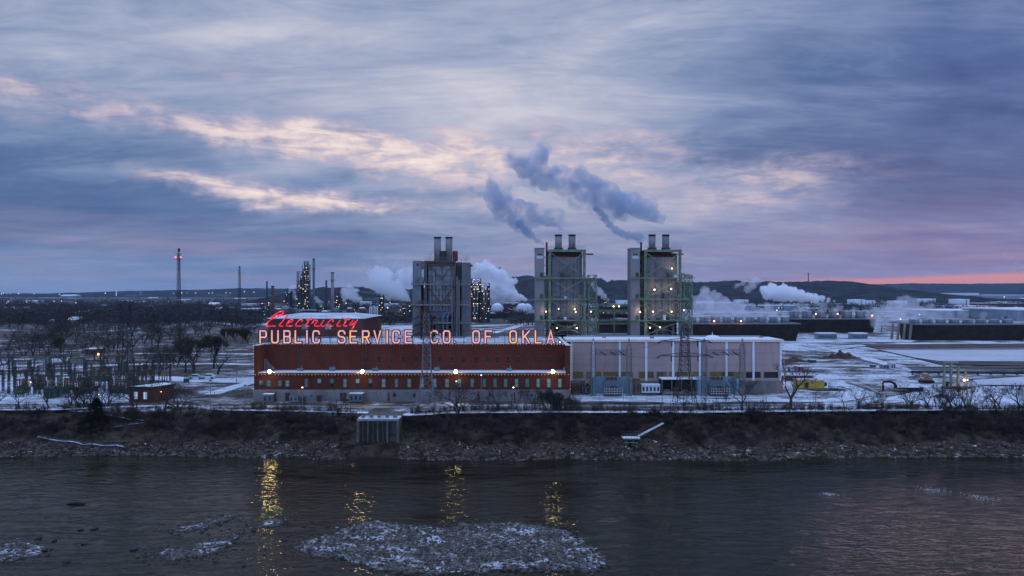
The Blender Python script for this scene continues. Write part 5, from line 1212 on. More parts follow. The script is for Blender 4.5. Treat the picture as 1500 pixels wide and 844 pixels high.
# railway wagons: dull red line across the left fields
D = 28*FPX/(465.5-HOR)
for k in range(21):
    px = 188+k*7.3; x = xb(px, D); t = thing('railway_wagon', 'dull red railway wagon in the long train across the left fields', 'railway wagon', (x, D, 0), 0, 'railway wagons in the far train')
    h = 3.9+.3*((k*5) % 3); part(MB().bx(x-2.0, x+2.15, D, D+3, .9, h), 'body', M_redshed if k % 3 else M_sheddark, t); part(MB().bx(x-2.05, x+2.2, D-.1, D+3.1, h+.003, h+.12), 'roof', M_roof, t); part(MB().bx(x-1.8, x+1.9, D+.3, D+2.6, .1, .88), 'bogie', M_black, t)
# masts on the hills
for px, pyt, D, lab, w_ in ((732, 392, 2600, 'tall mast with two platforms behind the thick steam', 1.6), (1184, 400, 2600, 'thin mast on top of the ridge at right', 1.2)):
    x = xb(px, D); z = zb(pyt, D); t = thing('radio_mast', lab, 'mast', (x, D, 0)); part(MB().lattice(sq(x, D, w_, 40), sq(x, D, w_*.6, z), 14, .22, .5), 'mast', M_dark, t)
    if px < 800: part(MB().bx(x-4, x+4, D-2, D+2, z-3, z), 'antenna_platform', M_dark, t); part(MB().bx(x-3.4, x+3.4, D-2, D+2, z-24, z-21), 'antenna_platform', M_dark, t)
    else: part(MB().bx(x-1.8, x+1.8, D-2, D+2, z-4, z), 'antenna', M_dark, t)
x = xb(170.3, 3600); t = thing('lit_obelisk', 'thin lit tower shining white on the left horizon', 'tower', (x, 3600, 0))
part(MB().lathe([(1.6, 10), (1.3, 36)], 8, (x, 3600, 0)), 'shaft', em('dim floodlit white', (.6, .66, .75), .9), t); part(MB().lathe([(.5, 36), (.4, 48)], 8, (x, 3600, 0)), 'spire', M_white, t)
# lamps on the plain: each a short post with a bulb
def plain_lamp(px, py, r=1.0, m=E_lamp, lab='lamp shining on the far plain', grp='lamps scattered over the far plain'):
    D = min(4200, 28*FPX/max(6.0, (py+4-HOR))); p = P(px, py, D); rr_ = r*D/FPX*.32; t = thing('street_lamp', lab, 'street lamp', (p.x, p.y, 0), 0, grp)
    o = bpy.data.objects.new('bulb', lamp_mesh(m, round(rr_*2)/2+.1)); COL.objects.link(o); o.parent = t; o.location = (0, 0, p.z)
    part(MB().tube((p.x, p.y+.2, 0), (p.x, p.y+.2, max(.5, p.z)), .12, 4), 'pole', M_dark, t)
for px, py, r, m in ((2,431,1.3,E_lampw),(5,429.9,1.3,E_lamp),(10,430,1.4,E_lampw),(15,430.2,1,E_lamp),(27,430.2,1.1,E_lampo),(50,430.5,1.1,E_lampw),(87,431,1.1,E_lampw),(154,429.5,1.7,E_lampw),(12,442,.8,E_lamp),(10,444,.8,E_lamp),(28,445,.8,E_lamp),(39,442.5,.9,E_lamp),(7,449.5,1.1,E_lampw),(20,449.4,1.1,E_lampw),(79,441.5,.8,E_lamp),(83,444.5,1.0,E_lamp),(90,441,.8,E_lamp),(111,443.8,1.1,E_lamp),(193,441,.8,E_lamp),(211,441.5,1.0,E_lamp),(215,441.5,.8,E_lamp),(247,441.5,.8,E_lampw),(271,441.6,1,E_lampw),(282,443,1,E_lampw),(303,452.5,1.1,E_lampw),
    (206,429,.8,E_lampw),(254,429.7,1.2,E_lampw),(266,429,1.2,E_lampo),(274,429.6,1,E_lampw),(287,429.4,1.2,E_lampw),(306,429.4,1.3,E_lampw),(311,429.2,1.1,E_lampw),(331,429,1.1,E_lampw),(337,429.2,1,E_lamp),(358,427.2,1.2,E_lampw),(372,428,1.2,E_lampw),(384,444.5,1.2,E_lampo),(1232,424.6,2.6,E_lampo),(1233,431.4,1.1,E_lampw),(1236,431.4,1.1,E_lampw),(1240,431.4,1.3,E_lampw),(1270,443,1.2,E_lampw),(1287,445.5,1.3,E_lampw),(1324,444,1.4,E_lampw),(1329,457,1.4,E_lampw),(1347,461,1.4,E_lampw),(1319,467.5,1.4,E_lampw),(1205,456.3,1.5,E_lampw),
    (1370,436,1.3,E_lamp),(1369,441,1.3,E_lampw),(1391,444.5,1.3,E_lampw),(1421.5,439.5,1.5,E_lamp),(1471,435,1.5,E_lamp),(1463,441.5,1.1,E_lampo),(1189,443,1,E_lamp),(1138,454.5,1,E_lampw),(1141,451,1,E_lampw),(1145,541-90,1,E_lampw)): plain_lamp(px, py, r, m)
for k in range(46):
    px = rf.uniform(378, 602) if k < 34 else rf.uniform(700, 780); py = rf.uniform(441, 462); plain_lamp(px, py, rf.uniform(.7, 1.3), rf.choice((E_lamp, E_lampw, E_lampw, E_lamp, E_lampo)), 'small lamp glowing among the refinery units', 'lamps dotted around the refinery')
# pipe racks and clutter inside the refinery: each one a thing
for k in range(20):
    px = rf.uniform(380, 590); D = rf.uniform(740, 900); x = xb(px, D); w_ = rf.uniform(8, 26); h = rf.uniform(4, 11); t = thing('pipe_rack', 'steel pipe rack among the refinery units', 'pipe rack', (x, D, 0), 0, 'pipe racks in the refinery')
    b = MB()
    for j in range(5): b.tube((x+w_*j/4, D, 0), (x+w_*j/4, D, h), .25, 4)
    for z in (h, h*.65): b.bx(x, x+w_, D-.2, D+.2, z-.3, z)
    part(b, 'frame', M_dark, t); part(MB().tube((x-1, D-.4, h*.8), (x+w_+1, D-.4, h*.8), .45, 6), 'pipe', rf.choice((M_steel, M_tank, M_rust)), t)
for k in range(16):
    px = rf.choice((rf.uniform(380, 600), rf.uniform(700, 780))); D = rf.uniform(720, 900); x = xb(px, D); r_ = rf.uniform(2, 5); h = rf.uniform(5, 12); t = thing('process_vessel', 'short upright process vessel among the refinery units', 'vessel', (x, D, 0), 0, 'process vessels in the refinery')
    part(MB().lathe([(r_, 0), (r_, h), (r_*.6, h+1), (.2, h+1.3)], 14, (x, D, 0)), 'shell', rf.choice((M_sheddark, M_steelblue, M_stack)), t, smooth=True); part(MB().lathe([(r_*1.15, 0), (r_*1.15, .4)], 12, (x, D, h*.7)), 'platform', M_dark, t)
# ------------------------------------------------------------------ trees
def bare_tree(name, seed, h, spread, label, trunk_r=.28, forks=2, up=.55, fine=1.0, stems=1, m=None, group=None, leaves=0):
    rr = random.Random(seed); tk, cr = MB(), MB()
    def grow(p, d, L, r, lev):
        q = p; segs = 2 if lev < 3 else 1; dd = d
        for s in range(segs):
            dd = (dd + Vector((rr.gauss(0, .14), rr.gauss(0, .14), rr.gauss(0, .07) + (.05 if lev else 0)))).normalized(); n = q + dd*(L/segs)
            r2 = r*(.86 if segs == 2 else .62); (tk if lev < 2 else cr).tube(q, n, r, 6 if lev < 2 else 3, r2, False); q, r = n, r2
            if lev >= 2 and rr.random() < .75*fine:
                for _ in range(2):
                    e = (dd + Vector((rr.gauss(0, .7), rr.gauss(0, .7), rr.gauss(.15, .5)))).normalized(); cr.tube(q, q+e*L*rr.uniform(.35, .75), max(.026, r*.5), 3, .014, False)
        if lev >= 5: 
            return
        k = rr.choice((2, 3)) if lev < 4 else rr.choice((2, 3, 3))
        if lev == 0: k = forks + rr.choice((0, 1))
        a0 = rr.random()*6.28
        for j in range(k):
            a = a0 + j*6.28/k + rr.gauss(0, .35); tilt = spread*rr.uniform(.55, 1.2)*(1.0 if lev < 2 else .9)
            u = dd.cross(Vector((0, 0, 1)) if abs(dd.z) < .95 else Vector((1, 0, 0))).normalized(); w = dd.cross(u)
            e = (dd + (u*cos(a) + w*sin(a))*tilt + Vector((0, 0, up*.3))).normalized(); grow(q, e, L*rr.uniform(.62, .86), max(.030, r*.74), lev+1)
    for s in range(stems):
        a = rr.random()*6.28; d = Vector((cos(a)*.35*(stems > 1), sin(a)*.35*(stems > 1), 1)).normalized()
        grow(Vector((cos(a)*.3*(stems > 1), sin(a)*.3*(stems > 1), -.3)), d, h*.30, trunk_r/(stems**.4), 0)
    if leaves:
        vs = [Vector(v_) for v_ in cr.v[::3]]
        for k in range(leaves):
            c_ = rr.choice(vs)+Vector((rr.gauss(0, .35), rr.gauss(0, .35), rr.gauss(0, .3))); a = Vector((rr.gauss(0, 1), rr.gauss(0, 1), rr.gauss(0, 1))).normalized()*.22; e = a.cross(Vector((rr.gauss(0, 1), rr.gauss(0, 1), rr.gauss(0, 1)))).normalized()*.13
            cr.quad(c_-a, c_+e, c_+a, c_-e)
    zmax = max(v_[2] for v_ in cr.v); sc_ = h/zmax
    for mb in (tk, cr): mb.v = [(x*sc_, y*sc_, z*sc_ if z > 0 else z) for x, y, z in mb.v]
    r = thing(name, label, 'tree', (0, 0, 0), 0, group); tk.build('trunk', M_wood, r, world=False); cr.build('crown', m or M_twig, r, world=False); return r
used = {}
def place(proto, loc, h, h0, rot, label, group, wide=1.0):
    s = h/h0; sc_ = (s*wide, s*wide, s)
    if proto.name not in used: used[proto.name] = 1; proto.location = loc; proto.rotation_euler.z = rot; proto.scale = sc_; proto['label'] = label; proto['group'] = group; return proto
    return dup(proto, loc, rot, sc_, label, group)
T_oak = bare_tree('bare_tree', 1, 10, .75, 'x', .34, 3, .35, 1.0)
T_oak2 = bare_tree('bare_tree', 2, 10, .62, 'x', .28, 2, .5, 1.0)
T_spread = bare_tree('bare_tree', 9, 10, .95, 'x', .36, 3, .15, 1.0, 3)
T_tall = bare_tree('bare_tree', 14, 10, .38, 'x', .16, 2, .9, .8)
T_bush = bare_tree('bare_shrub', 5, 4, .6, 'x', .07, 3, .5, .9, 4)
T_bush2 = bare_tree('bare_shrub', 6, 4, .8, 'x', .06, 3, .3, .9, 5)
T_pine = bare_tree('pine_tree', 12, 9, .62, 'x', .3, 3, .4, .5, 1, M_pine, None, 2600)
rt = random.Random(77)
def z_at(x, y): return max(hgt(x, y), -7) - .1
def T(proto, h0, px, py, h, label, group=None, wide=1.0):
    p = G(px, py); y = p.y
    if y < edge(p.x)+.3: p = hit(px, py)
    return place(proto, (p.x, p.y, z_at(p.x, p.y)), h, h0, rt.random()*6.28, label, group, wide)
# named trees that can be told apart
T(T_spread, 10, 671, 609, 8.6, 'wide spreading bare tree at the bank edge in front of the brick building', 'bare trees along the river bank', 1.35)
T(T_oak, 10, 1158, 602, 12.4, 'tall bare tree with thick trunk by the right corner of the pink building', 'bare trees along the river bank', 1.15)
T(T_oak2, 10, 1087, 606, 9.4, 'bare tree in front of the right blue blast wall bay', 'bare trees along the river bank', 1.25)
T(T_tall, 10, 1004, 607, 7.2, 'slender bare tree at the foot of the pylon with long arms', 'bare trees along the river bank', 1.2)
T(T_oak2, 10, 242, 601, 8.0, 'forked bare tree on the bank in front of the brick hut', 'bare trees along the river bank', 1.3)
T(T_spread, 10, 262, 604, 6.6, 'low spreading bare tree right of the brick hut', 'bare trees along the river bank', 1.2)
T(T_oak, 10, 732, 606, 7.0, 'bare tree with upright limbs between two slim saplings, right of the spreading one', 'bare trees along the river bank', .8)
T(T_bush, 4, 809, 606, 6.2, 'dense brown bare shrub near the right end of the brick building', 'bare shrubs on the bank top', 1.0)
T(T_bush2, 4, 826, 607, 5.0, 'lower dense bare shrub just left of the building joint', 'bare shrubs on the bank top', 1.0)
T(T_oak, 10, 1237, 594, 4.6, 'small lone bare tree in the lower right yard', 'bare trees along the river bank', 1.0)
T(T_oak, 10, 284, 549, 13.0, 'large dark spreading tree left of the two parked cars', 'dark trees by the parked cars', 1.1)
T(T_oak2, 10, 272, 546, 13.5, 'leaning bare tree left of the large spreading tree', 'dark trees by the parked cars', 1.0)
T(T_oak, 10, 319, 548, 9.0, 'low broad bare tree behind the right hand parked car', 'dark trees by the parked cars', 1.35)
T(T_pine, 9, 286, 541, 12.6, 'evergreen with flat topped crown, left of the two above the cars', 'evergreens by the parked cars', 1.05)
T(T_pine, 9, 313, 539, 13.4, 'tallest evergreen with spread crown above the parked cars', 'evergreens by the parked cars', .95)
T(T_oak2, 10, 233, 556, 8.5, 'thin bare tree behind the brick hut', 'dark trees by the parked cars', 1.0)
T(T_oak, 10, 1196, 487, 10, 'dim bare tree between two cooling towers amid steam', None, 1.0)
T(T_oak2, 10, 1291, 487, 14, 'bare tree veiled in steam between the far cooling towers', None, 1.0)
# saplings in front of the right half of the brick building
for k, (px, h) in enumerate([(703,5.6),(719,5.2),(745,6.2),(759,6.6),(772,7.4),(786,6.8),(795,6.0),(851,4.4),(880,3.6),(1035,4.5),(1060,5.4),(1120,4.4)]):
    T(T_tall, 10, px, 606+rt.uniform(-1.5, 2), h, 'slim bare sapling on the bank top among its neighbours', 'slim saplings along the bank top', rt.uniform(.8, 1.2))
# bankside growth to the right
for k in range(34):
    px = rt.uniform(1250, 1515); T(rt.choice((T_oak, T_oak2, T_tall, T_tall)), 10, px, rt.uniform(598, 606), rt.uniform(3.4, 7.4), 'bare tree in the thicket along the right hand bank', 'thicket of bare trees on the right hand bank', rt.uniform(.9, 1.4))
for k in range(15):
    px = rt.uniform(-10, 215); T(rt.choice((T_oak, T_oak2, T_spread)), 10, px, rt.uniform(592, 602), rt.uniform(4.5, 7.5), 'bare tree on the left hand bank in front of the substation', 'bare trees in front of the substation', rt.uniform(.9, 1.3))
# trees spread over the left fields
zones = [(14, 0, 190, 512, 536, 8, 12), (32, -20, 240, 492, 512, 8, 13), (22, 190, 372, 488, 503, 8, 12), (40, -20, 372, 474, 490, 8, 13), (30, -20, 372, 463, 474, 9, 14), (10, 210, 262, 525, 545, 6, 9)]
for n_, a, c, t_, b_, h0, h1 in zones:
    for k in range(n_): T(rt.choice((T_oak, T_oak2, T_oak, T_spread)), 10, rt.uniform(a, c), rt.uniform(t_, b_), rt.uniform(h0, h1), 'bare winter tree standing in the left hand fields', 'bare trees scattered over the left hand fields', rt.uniform(.9, 1.3))
for px, py, h in ((90, 521, 9), (333, 503, 9), (345, 503, 9), (354, 503, 8), (360, 503, 9)): T(T_pine, 9, px, py, h, 'round dark evergreen in the left hand fields' if px > 300 else 'round dark evergreen standing alone by the snowy lane', 'evergreens in the left hand fields' if px > 300 else None, .9)
# big dark evergreen on the bank at left
p = hit(141, 628); t = thing('conifer', 'big black green conifer on the left bank slope', 'tree', (p.x, p.y, p.z-.3)); re_ = random.Random(8)
part(MB().tube((p.x, p.y, p.z-.5), (p.x, p.y, p.z+5.2), .22, 7, .05), 'trunk', M_wood, t); b = MB()
for k in range(5200):
    h = re_.random()**1.25; a = re_.random()*6.28; rad = (3.1*(1-h)**.75+.25)*(.55+.45*re_.random())*(1+.22*sin(a*5+h*9)); c_ = Vector((p.x+rad*cos(a), p.y+rad*sin(a), p.z+.1+h*6.6)); d = Vector((cos(a), sin(a), .35+.5*h)).normalized()*re_.uniform(.3, .75); e = Vector((-sin(a), cos(a), re_.gauss(0, .3)))*.07
    b.tri(c_-e, c_+e, c_+d)
part(b, 'crown', M_ever, t)
for k in range(34):
    x = rt.uniform(-120, 126); y = foot(x)+8+(edge(x)-foot(x)-9)*rt.random()
    if -38 < x < -22 or 20 < x < 38: continue
    place(rt.choice((T_tall, T_oak2, T_oak)), (x, y, hgt(x, y)-.15), rt.uniform(3.0, 5.2), 10, rt.random()*6, 'small bare tree rooted on the steep bank slope', 'small bare trees on the bank slope', rt.uniform(.9, 1.4))
# undergrowth on the bank: twiggy scrub nobody could count
b = MB(); rs = random.Random(31)
def tuft(b, c_, h, w_, n):
    for _ in range(n):
        a = rs.random()*6.28; q = rs.random(); d = Vector((cos(a)*w_*q, sin(a)*w_*q, h*rs.uniform(.5, 1.0))); o_ = Vector((rs.gauss(0, w_*.25), rs.gauss(0, w_*.25), 0)); e = Vector((cos(a+1.57), sin(a+1.57), 0))*rs.uniform(.03, .07)
        m_ = c_+o_+d*.55+Vector((rs.gauss(0, .12), rs.gauss(0, .12), 0)); s0 = c_+o_
        b.tri(s0-e, s0+e, m_); b.tri(m_-e*.7, m_+e*.7, s0+d); f_ = m_+Vector((rs.gauss(0, .5), rs.gauss(0, .5), rs.uniform(.1, .6)))*h*.35; b.tri(m_-e*.6, m_+e*.6, f_)
for k in range(4600):
    x = rs.uniform(-128, 132); e_, f_ = edge(x), foot(x); y = f_+5+(e_-f_-4)*rs.random()**.8
    if -36 < x < -23.5 and y < 176: continue
    if 22 < x < 36 and y < 171: continue
    den = nz(x/7, y/6, 11)
    if rs.random() > .55+den*.9: continue
    if x < -62 and rs.random() < .45: continue
    tuft(b, Vector((x, y, hgt(x, y)-.05)), rs.uniform(.8, 2.6)*(1+.6*den), rs.uniform(.5, 1.2), 22)
tag(b.build('undergrowth', pm('tangled scrub', (.020, .017, .016), .95, .4, .45, c2=(.115, .080, .062))), 'dense leafless scrub covering the river bank', 'undergrowth', kind='stuff')
b = MB()
for k in range(1100):
    x = rs.uniform(-128, 132); y = edge(x)+rs.gauss(0, .7)-.2
    if -36 < x < -24: continue
    tuft(b, Vector((x, y, z_at(x, y)+.05)), rs.uniform(.3, .9), .4, 8)
tag(b.build('dead_grass', pm('dead grass', (.10, .075, .05), .95, .4)), 'dead grass tufts along the bank top', 'grass', kind='stuff')
for k in range(150):
    x = rs.uniform(-125, 128); y = foot(x)+6+(edge(x)-foot(x)-11.5)*rs.random()**.8
    if -37 < x < -23: continue
    place(rs.choice((T_bush, T_bush2)), (x, y, hgt(x, y)-.1), rs.uniform(1.6, 3.4), 4, rs.random()*6, 'leafless shrub growing on the steep bank', 'leafless shrubs on the bank slope', 1.1)
# far woods: one mass
b = MB(); rs = random.Random(5)
def clump(x, y, h, n):
    for _ in range(n):
        a = rs.random()*6.28; q = h*.45*rs.random()**.5; cx, cy = x+q*cos(a), y+q*sin(a); zz = rs.uniform(.25, .95)*h*(1-(q/(h*.5))**2*.35); s_ = h*rs.uniform(.06, .15)
        A = Vector((rs.gauss(0, 1), rs.gauss(0, 1), rs.gauss(.8, 1))).normalized()*s_; B = A.cross(Vector((rs.gauss(0, 1), rs.gauss(0, 1), rs.gauss(0, 1)))).normalized()*s_*.6; c_ = Vector((cx, cy, zz)); b.tri(c_-A-B, c_-A+B*.6, c_+A)
    b.tri((x-h*.03, y, 0), (x+h*.03, y, 0), (x, y, h*.7))
cnt = 0
while cnt < 11500:
    D = 620/(.1+.9*rs.random()); 
    if D > 5200: continue
    px = rs.uniform(-60, 1560); d = nz(px/60, D/260, 2)+.5*nz(px/17, D/90, 6)
    if px < 385: pr = .62+d*.7 if D > 700 else .25+d*.6
    elif px < 1000: pr = (.25+d*.6) if D > 1000 else .06+d*.35
    else: pr = (.30+d*.7) if D > 1050 else .0
    if D > 1500: pr += .15
    if rs.random() > pr: continue
    clump((px-750)/FPX*D, D, rs.uniform(6, 12.5)*(1+.0*D), 26 if D < 1300 else (14 if D < 2400 else 8)); cnt += 1
for px0, px1, D in ((684, 790, 810), (705, 735, 800), (560, 604, 700), (1100, 1128, 560), (1165, 1240, 900)):
    for k in range(90): clump((rs.uniform(px0, px1)-750)/FPX*D, D+rs.uniform(-15, 15), rs.uniform(4, 9), 22)
tag(b.build('far_woods', pm('bare woodland', (.030, .027, .025), .95, .4, .05, c2=(.060, .050, .044))), 'dark leafless woodland reaching to the horizon', 'woods', kind='stuff')

# ------------------------------------------------------------------ substation at left
def bay():
    t = thing('busbar_gantry', 'x', 'gantry', (0, 0, 0))
    for x in (-2.6, 2.6):
        c_ = MB().lattice(sq(x, 0, .22, 0), sq(x, 0, .22, 5.6), 5, .035, .06).build('post', M_gant if x < 0 else M_gant2, t, world=False)
    MB().truss((-2.9, 0, 5.2), (2.9, 0, 5.2), .5, .4, 6, .035).build('beam', M_gant, t, world=False)
    MB().tube((-2.9, .1, 3.4), (2.9, .1, 3.4), .07, 4).build('busbar', M_steel, t, world=False)
    for x in (-1.6, 0, 1.6): MB().lathe([(.05, 5.1), (.14, 5.0), (.07, 4.8), (.14, 4.6), (.07, 4.4), (.14, 4.2), (.05, 4.1)], 6, (x, 0, 0)).build('insulator', M_rust, t, world=False)
    return t
B0 = bay(); first = True; rg = random.Random(2)
rows = [(206, 5, -141, 9), (212, 7, -146, 9), (222, 8, -152, 8), (236, 9, -160, 8), (250, 9, -170, 8), (264, 8, -178, 8)]
for ri, (D, n, xs, sp) in enumerate(rows):
    for k in range(n):
        x = xs+k*sp*.78+rg.uniform(-.4, .4); l = 'steel busbar gantry bay in the ' + ('front', 'second', 'third', 'fourth', 'fifth', 'rear')[ri] + ' row of the substation'; gp = 'busbar gantries in row %d of the substation' % (ri+1)
        if first: B0.location = (x, D, 0); B0['label'] = l; B0['group'] = gp; first = False
        else: dup(B0, (x, D, 0), rg.choice((0, 0, 1.57)), (1, 1, rg.uniform(.7, 1.0)), l, gp)
def breaker():
    t = thing('circuit_breaker', 'x', 'circuit breaker', (0, 0, 0))
    MB().bx(-.8, .8, -.4, .4, .6, 1.8).build('tank', M_dgreen, t, world=False)
    for x in (-.5, 0, .5): MB().lathe([(.08, 1.8), (.16, 1.9), (.08, 2.1), (.16, 2.3), (.08, 2.5), (.14, 2.7), (.04, 3.3)], 6, (x, 0, 0)).build('bushing', M_rust, t, world=False)
    for x in (-.7, .7): MB().bx(x-.05, x+.05, -.3, .3, 0, .6).build('leg', M_steel, t, world=False)
    return t
K0 = breaker(); 
for k in range(34):
    x, D = rg.uniform(-136, -96), rg.choice((200, 203, 209, 216, 228)); l = 'dark oil circuit breaker on short legs among the substation gantries'; gp = 'circuit breakers in the substation'
    if k == 0: K0.location = (x, D, 0); K0['label'] = l; K0['group'] = gp
    else: dup(K0, (x, D, 0), rg.random(), rg.uniform(.9, 1.5), l, gp)
t = thing('substation_transformer', 'teal green transformer at the front of the substation', 'transformer', (xb(72, 198), 198, 0)); x = xb(72, 198)
part(MB().bx(x-1.3, x+1.3, 198, 200.4, .1, 3.0), 'tank', pm('teal paint', (.06, .13, .13), .6, .2), t)
for k in range(5): part(MB().bx(x-1.2+k*.52, x-.9+k*.52, 197.5, 197.99, .4, 2.6), 'radiator', M_dgreen, t)
for k in range(3): part(MB().tube((x-.8+k*.8, 199, 3.0), (x-.8+k*.8, 199, 4.2), .12, 6), 'bushing', M_rust, t)
sheet('substation_yard', [(-300,592),(60,592),(188,590),(196,566),(150,550),(-300,548)], mr, 'snow covered gravel yard of the substation', .012)
for px, py in ((90, 574), (45, 560), (145, 578)):
    p = P(px, py, 204); t = thing('yard_lamp', ('orange yard lamp in the middle of the substation','faint yard lamp at the back left of the substation','dim yard lamp at the right end of the substation')[(90, 45, 145).index(px)], 'lamp', (p.x, p.y, 0))
    part(MB().tube((p.x, p.y, 0), (p.x, p.y, p.z-.1), .07, 5), 'pole', M_steel, t); part(MB().sphere(p, .24 if px == 90 else .13, 8, 5), 'bulb', E_lampo if px == 90 else E_lamp, t)
p = P(144.5, 519, 322); t = thing('yard_lamp', 'bright orange lamp beside the small red hut on the snowy lane', 'lamp', (p.x, p.y, 0)); part(MB().tube((p.x, p.y, 0), (p.x, p.y, max(.3, p.z-.3)), .08, 5), 'pole', M_steel, t); part(MB().sphere((p.x, p.y-.3, max(.9, p.z)), .42, 8, 5), 'bulb', E_lampo, t)
ld = bpy.data.lights.new('lamp_light', 'POINT'); ld.energy = 180; ld.color = (1, .5, .25); lo = bpy.data.objects.new('lamp_light', ld); COL.objects.link(lo); lo.parent = t; lo.location = (0, -1, 2.2)
# brick hut
t = thing('brick_hut', 'small brown brick hut with two lit windows and a snowy flat roof', 'building', (-93.0, 192, 0))
hx0, hx1 = xb(190, 192), xb(226, 192); hx2, hy2 = xb(253.5, 197), 199.5
part(MB().prism([(hx0, 192), (hx1, 191.2), (hx2, 197.5), (hx0+5.2, 200.5)], -.1, 3.55), 'wall', M_brick2, t)
part(MB().prism([(hx0-.35, 191.7), (hx1+.1, 190.8), (hx2+.45, 197.5), (hx0+5.1, 200.9)], 3.56, 3.85), 'eaves', M_dark, t)
part(MB().prism([(hx0+.5, 192.2), (hx1, 191.5), (hx2-.3, 197.4), (hx0+5.2, 200.2)], 3.855, 3.93), 'roof', M_snow, t)
E_hut = glass_mat('pale lit window', (.4, .5, .6), .4, (.45, .55, .70), .4)
for q in (.27, .68): x = hx0+(hx1-hx0)*q; y = 192-.8*q; part(MB().bx(x-.45, x+.45, y-.06, y-.01+.0, .7, 2.5), 'window', E_hut, t); part(MB().bx(x-.52, x+.52, y-.05, y-.01+.02, .58, .695), 'sill', M_dark, t)
part(MB().sphere(P(236, 574, 193.2), .10, 6, 4), 'lamp', E_lampo, t)
# ------------------------------------------------------------------ intake structure and bank walkways
x0, x1, ya, yb_ = xb(526, 164), xb(583.5, 164), 163.5, 167.2
t = thing('water_intake', 'grey concrete water intake with buttresses rising from the river edge', 'intake structure', ((x0+x1)/2, ya, -7.6))
part(MB().bx(x0, x1, ya, yb_, -9.2, .25), 'wall', M_darkconc, t); part(MB().bx(x0-.2, x1+.2, ya-.25, yb_, .255, .5), 'deck', M_roof, t); part(MB().bx(x0, x1, yb_+.003, 176, -6, .05), 'backfill', M_soil, t)
for q in (0, .25, .50, .74, 1.0): x = x0+(x1-x0)*q; part(MB().bx(x-.16-.12*(q in (0, 1)), x+.16+.12*(q in (0, 1)), ya-.75, ya-.003, -9.0, .1), 'buttress', pm('pale stained concrete', (.10, .098, .088), .9, .4, .5, streak=True), t)
for q in (.12, .37, .62): x = x0+(x1-x0)*q; part(MB().bx(x-.55, x+.55, ya-.06, ya-.004, -5.2, -.5), 'gate_slot', M_dark, t); part(MB().bx(x-.1, x+.1, ya-.35, ya-.07, -4.6, -.4), 'gate_rod', M_worn, t)
part(MB().bx(x1-2.1, x1-.35, ya-.2, ya-.005, -3.1, -2.9), 'ledge', M_dark, t); part(MB().bx(x0-.3, x1+.3, ya-.5, ya-.255, .0, .42), 'lip', pm('pale concrete lip', (.22, .23, .23), .9, .2), t)
b = MB()
for z in (.95, 1.4): b.bx(x0, x1, ya-.2, ya-.14, z, z+.05); b.bx(x0, x1, yb_-.2, yb_-.14, z, z+.05)
for k in range(9): x = x0+(x1-x0)*k/8; b.bx(x-.03, x+.03, ya-.19, ya-.15, .5, 1.4); b.bx(x-.03, x+.03, yb_-.19, yb_-.15, .5, 1.4)
part(b, 'railing', M_steel, t)
for k in range(5): x = x0+.8+(x1-x0-1.6)*k/4; part(MB().bx(x-.35, x+.35, ya+.8, ya+1.7, .505, .95+.25*(k % 2)), 'gate_motor', M_steelblue, t)
# pump platform with gangway
D = 161.5; p0, p1 = xb(912.5, D), xb(938, D); z = zb(642, D)
t = thing('pump_platform', 'green steel pump platform on legs above the riprap with a snowy gangway', 'platform', ((p0+p1)/2, D, z))
part(MB().bx(p0, p1, D-.2, D+2.2, z-.22, z), 'deck', M_green, t); part(MB().bx(p0+.2, p1-.5, D-.25, D-.21, z-1.0, z-.85), 'lower_beam', M_green, t)
for x in (p0+.8, p0+2.2): part(MB().tube((x, D+.5, z-.2), (x, D+.2, -7.5), .35, 8), 'leg', M_dgreen, t)
part(MB().sphere((p0+1.3, D-.3, z-2.6), .7, 8, 6), 'pump', M_dark, t)
b = MB()
for q in (.5, 1.0): b.bx(p0, p1, D-.2, D-.15, z+q, z+q+.05); b.bx(p0, p1, D+2.1, D+2.15, z+q, z+q+.05)
for k in range(7): x = p0+(p1-p0)*k/6; b.bx(x-.03, x+.03, D-.19, D-.16, z, z+1); b.bx(x-.03, x+.03, D+2.11, D+2.14, z, z+1)
part(b, 'railing', M_worn, t)
g1 = P(971, 619.5, 168.5); a = Vector((p1-.8, D+1.2, z+.02)); d = (g1-a).normalized(); sdv = Vector((d.y, -d.x, 0)).normalized()*.3
b = MB(); up = Vector((0, 0, .18)); i = 0
for q in (a-sdv, a+sdv, g1+sdv, g1-sdv): b.v.append(tuple(q))
for q in (a-sdv, a+sdv, g1+sdv, g1-sdv): b.v.append(tuple(q-up))
b.f = [(0,1,2,3),(7,6,5,4),(0,4,5,1),(1,5,6,2),(2,6,7,3),(3,7,4,0)]; part(b, 'gangway', M_roof, t)
b = MB()
for s_ in (-1, 1):
    o_ = sdv*s_*1.05; b.tube(a+o_+Vector((0, 0, 1)), g1+o_+Vector((0, 0, 1)), .035, 4)
    for k in range(9): q = a.lerp(g1, k/8)+o_; b.tube(q, q+Vector((0, 0, 1)), .03, 4)
part(b, 'gangway_rail', M_worn, t)
g2 = G(1000, 606); part(MB().tube(g1+Vector((0,0,.1)), (g2.x, g2.y, .3), .06, 4), 'cable_tray', M_dark, t)
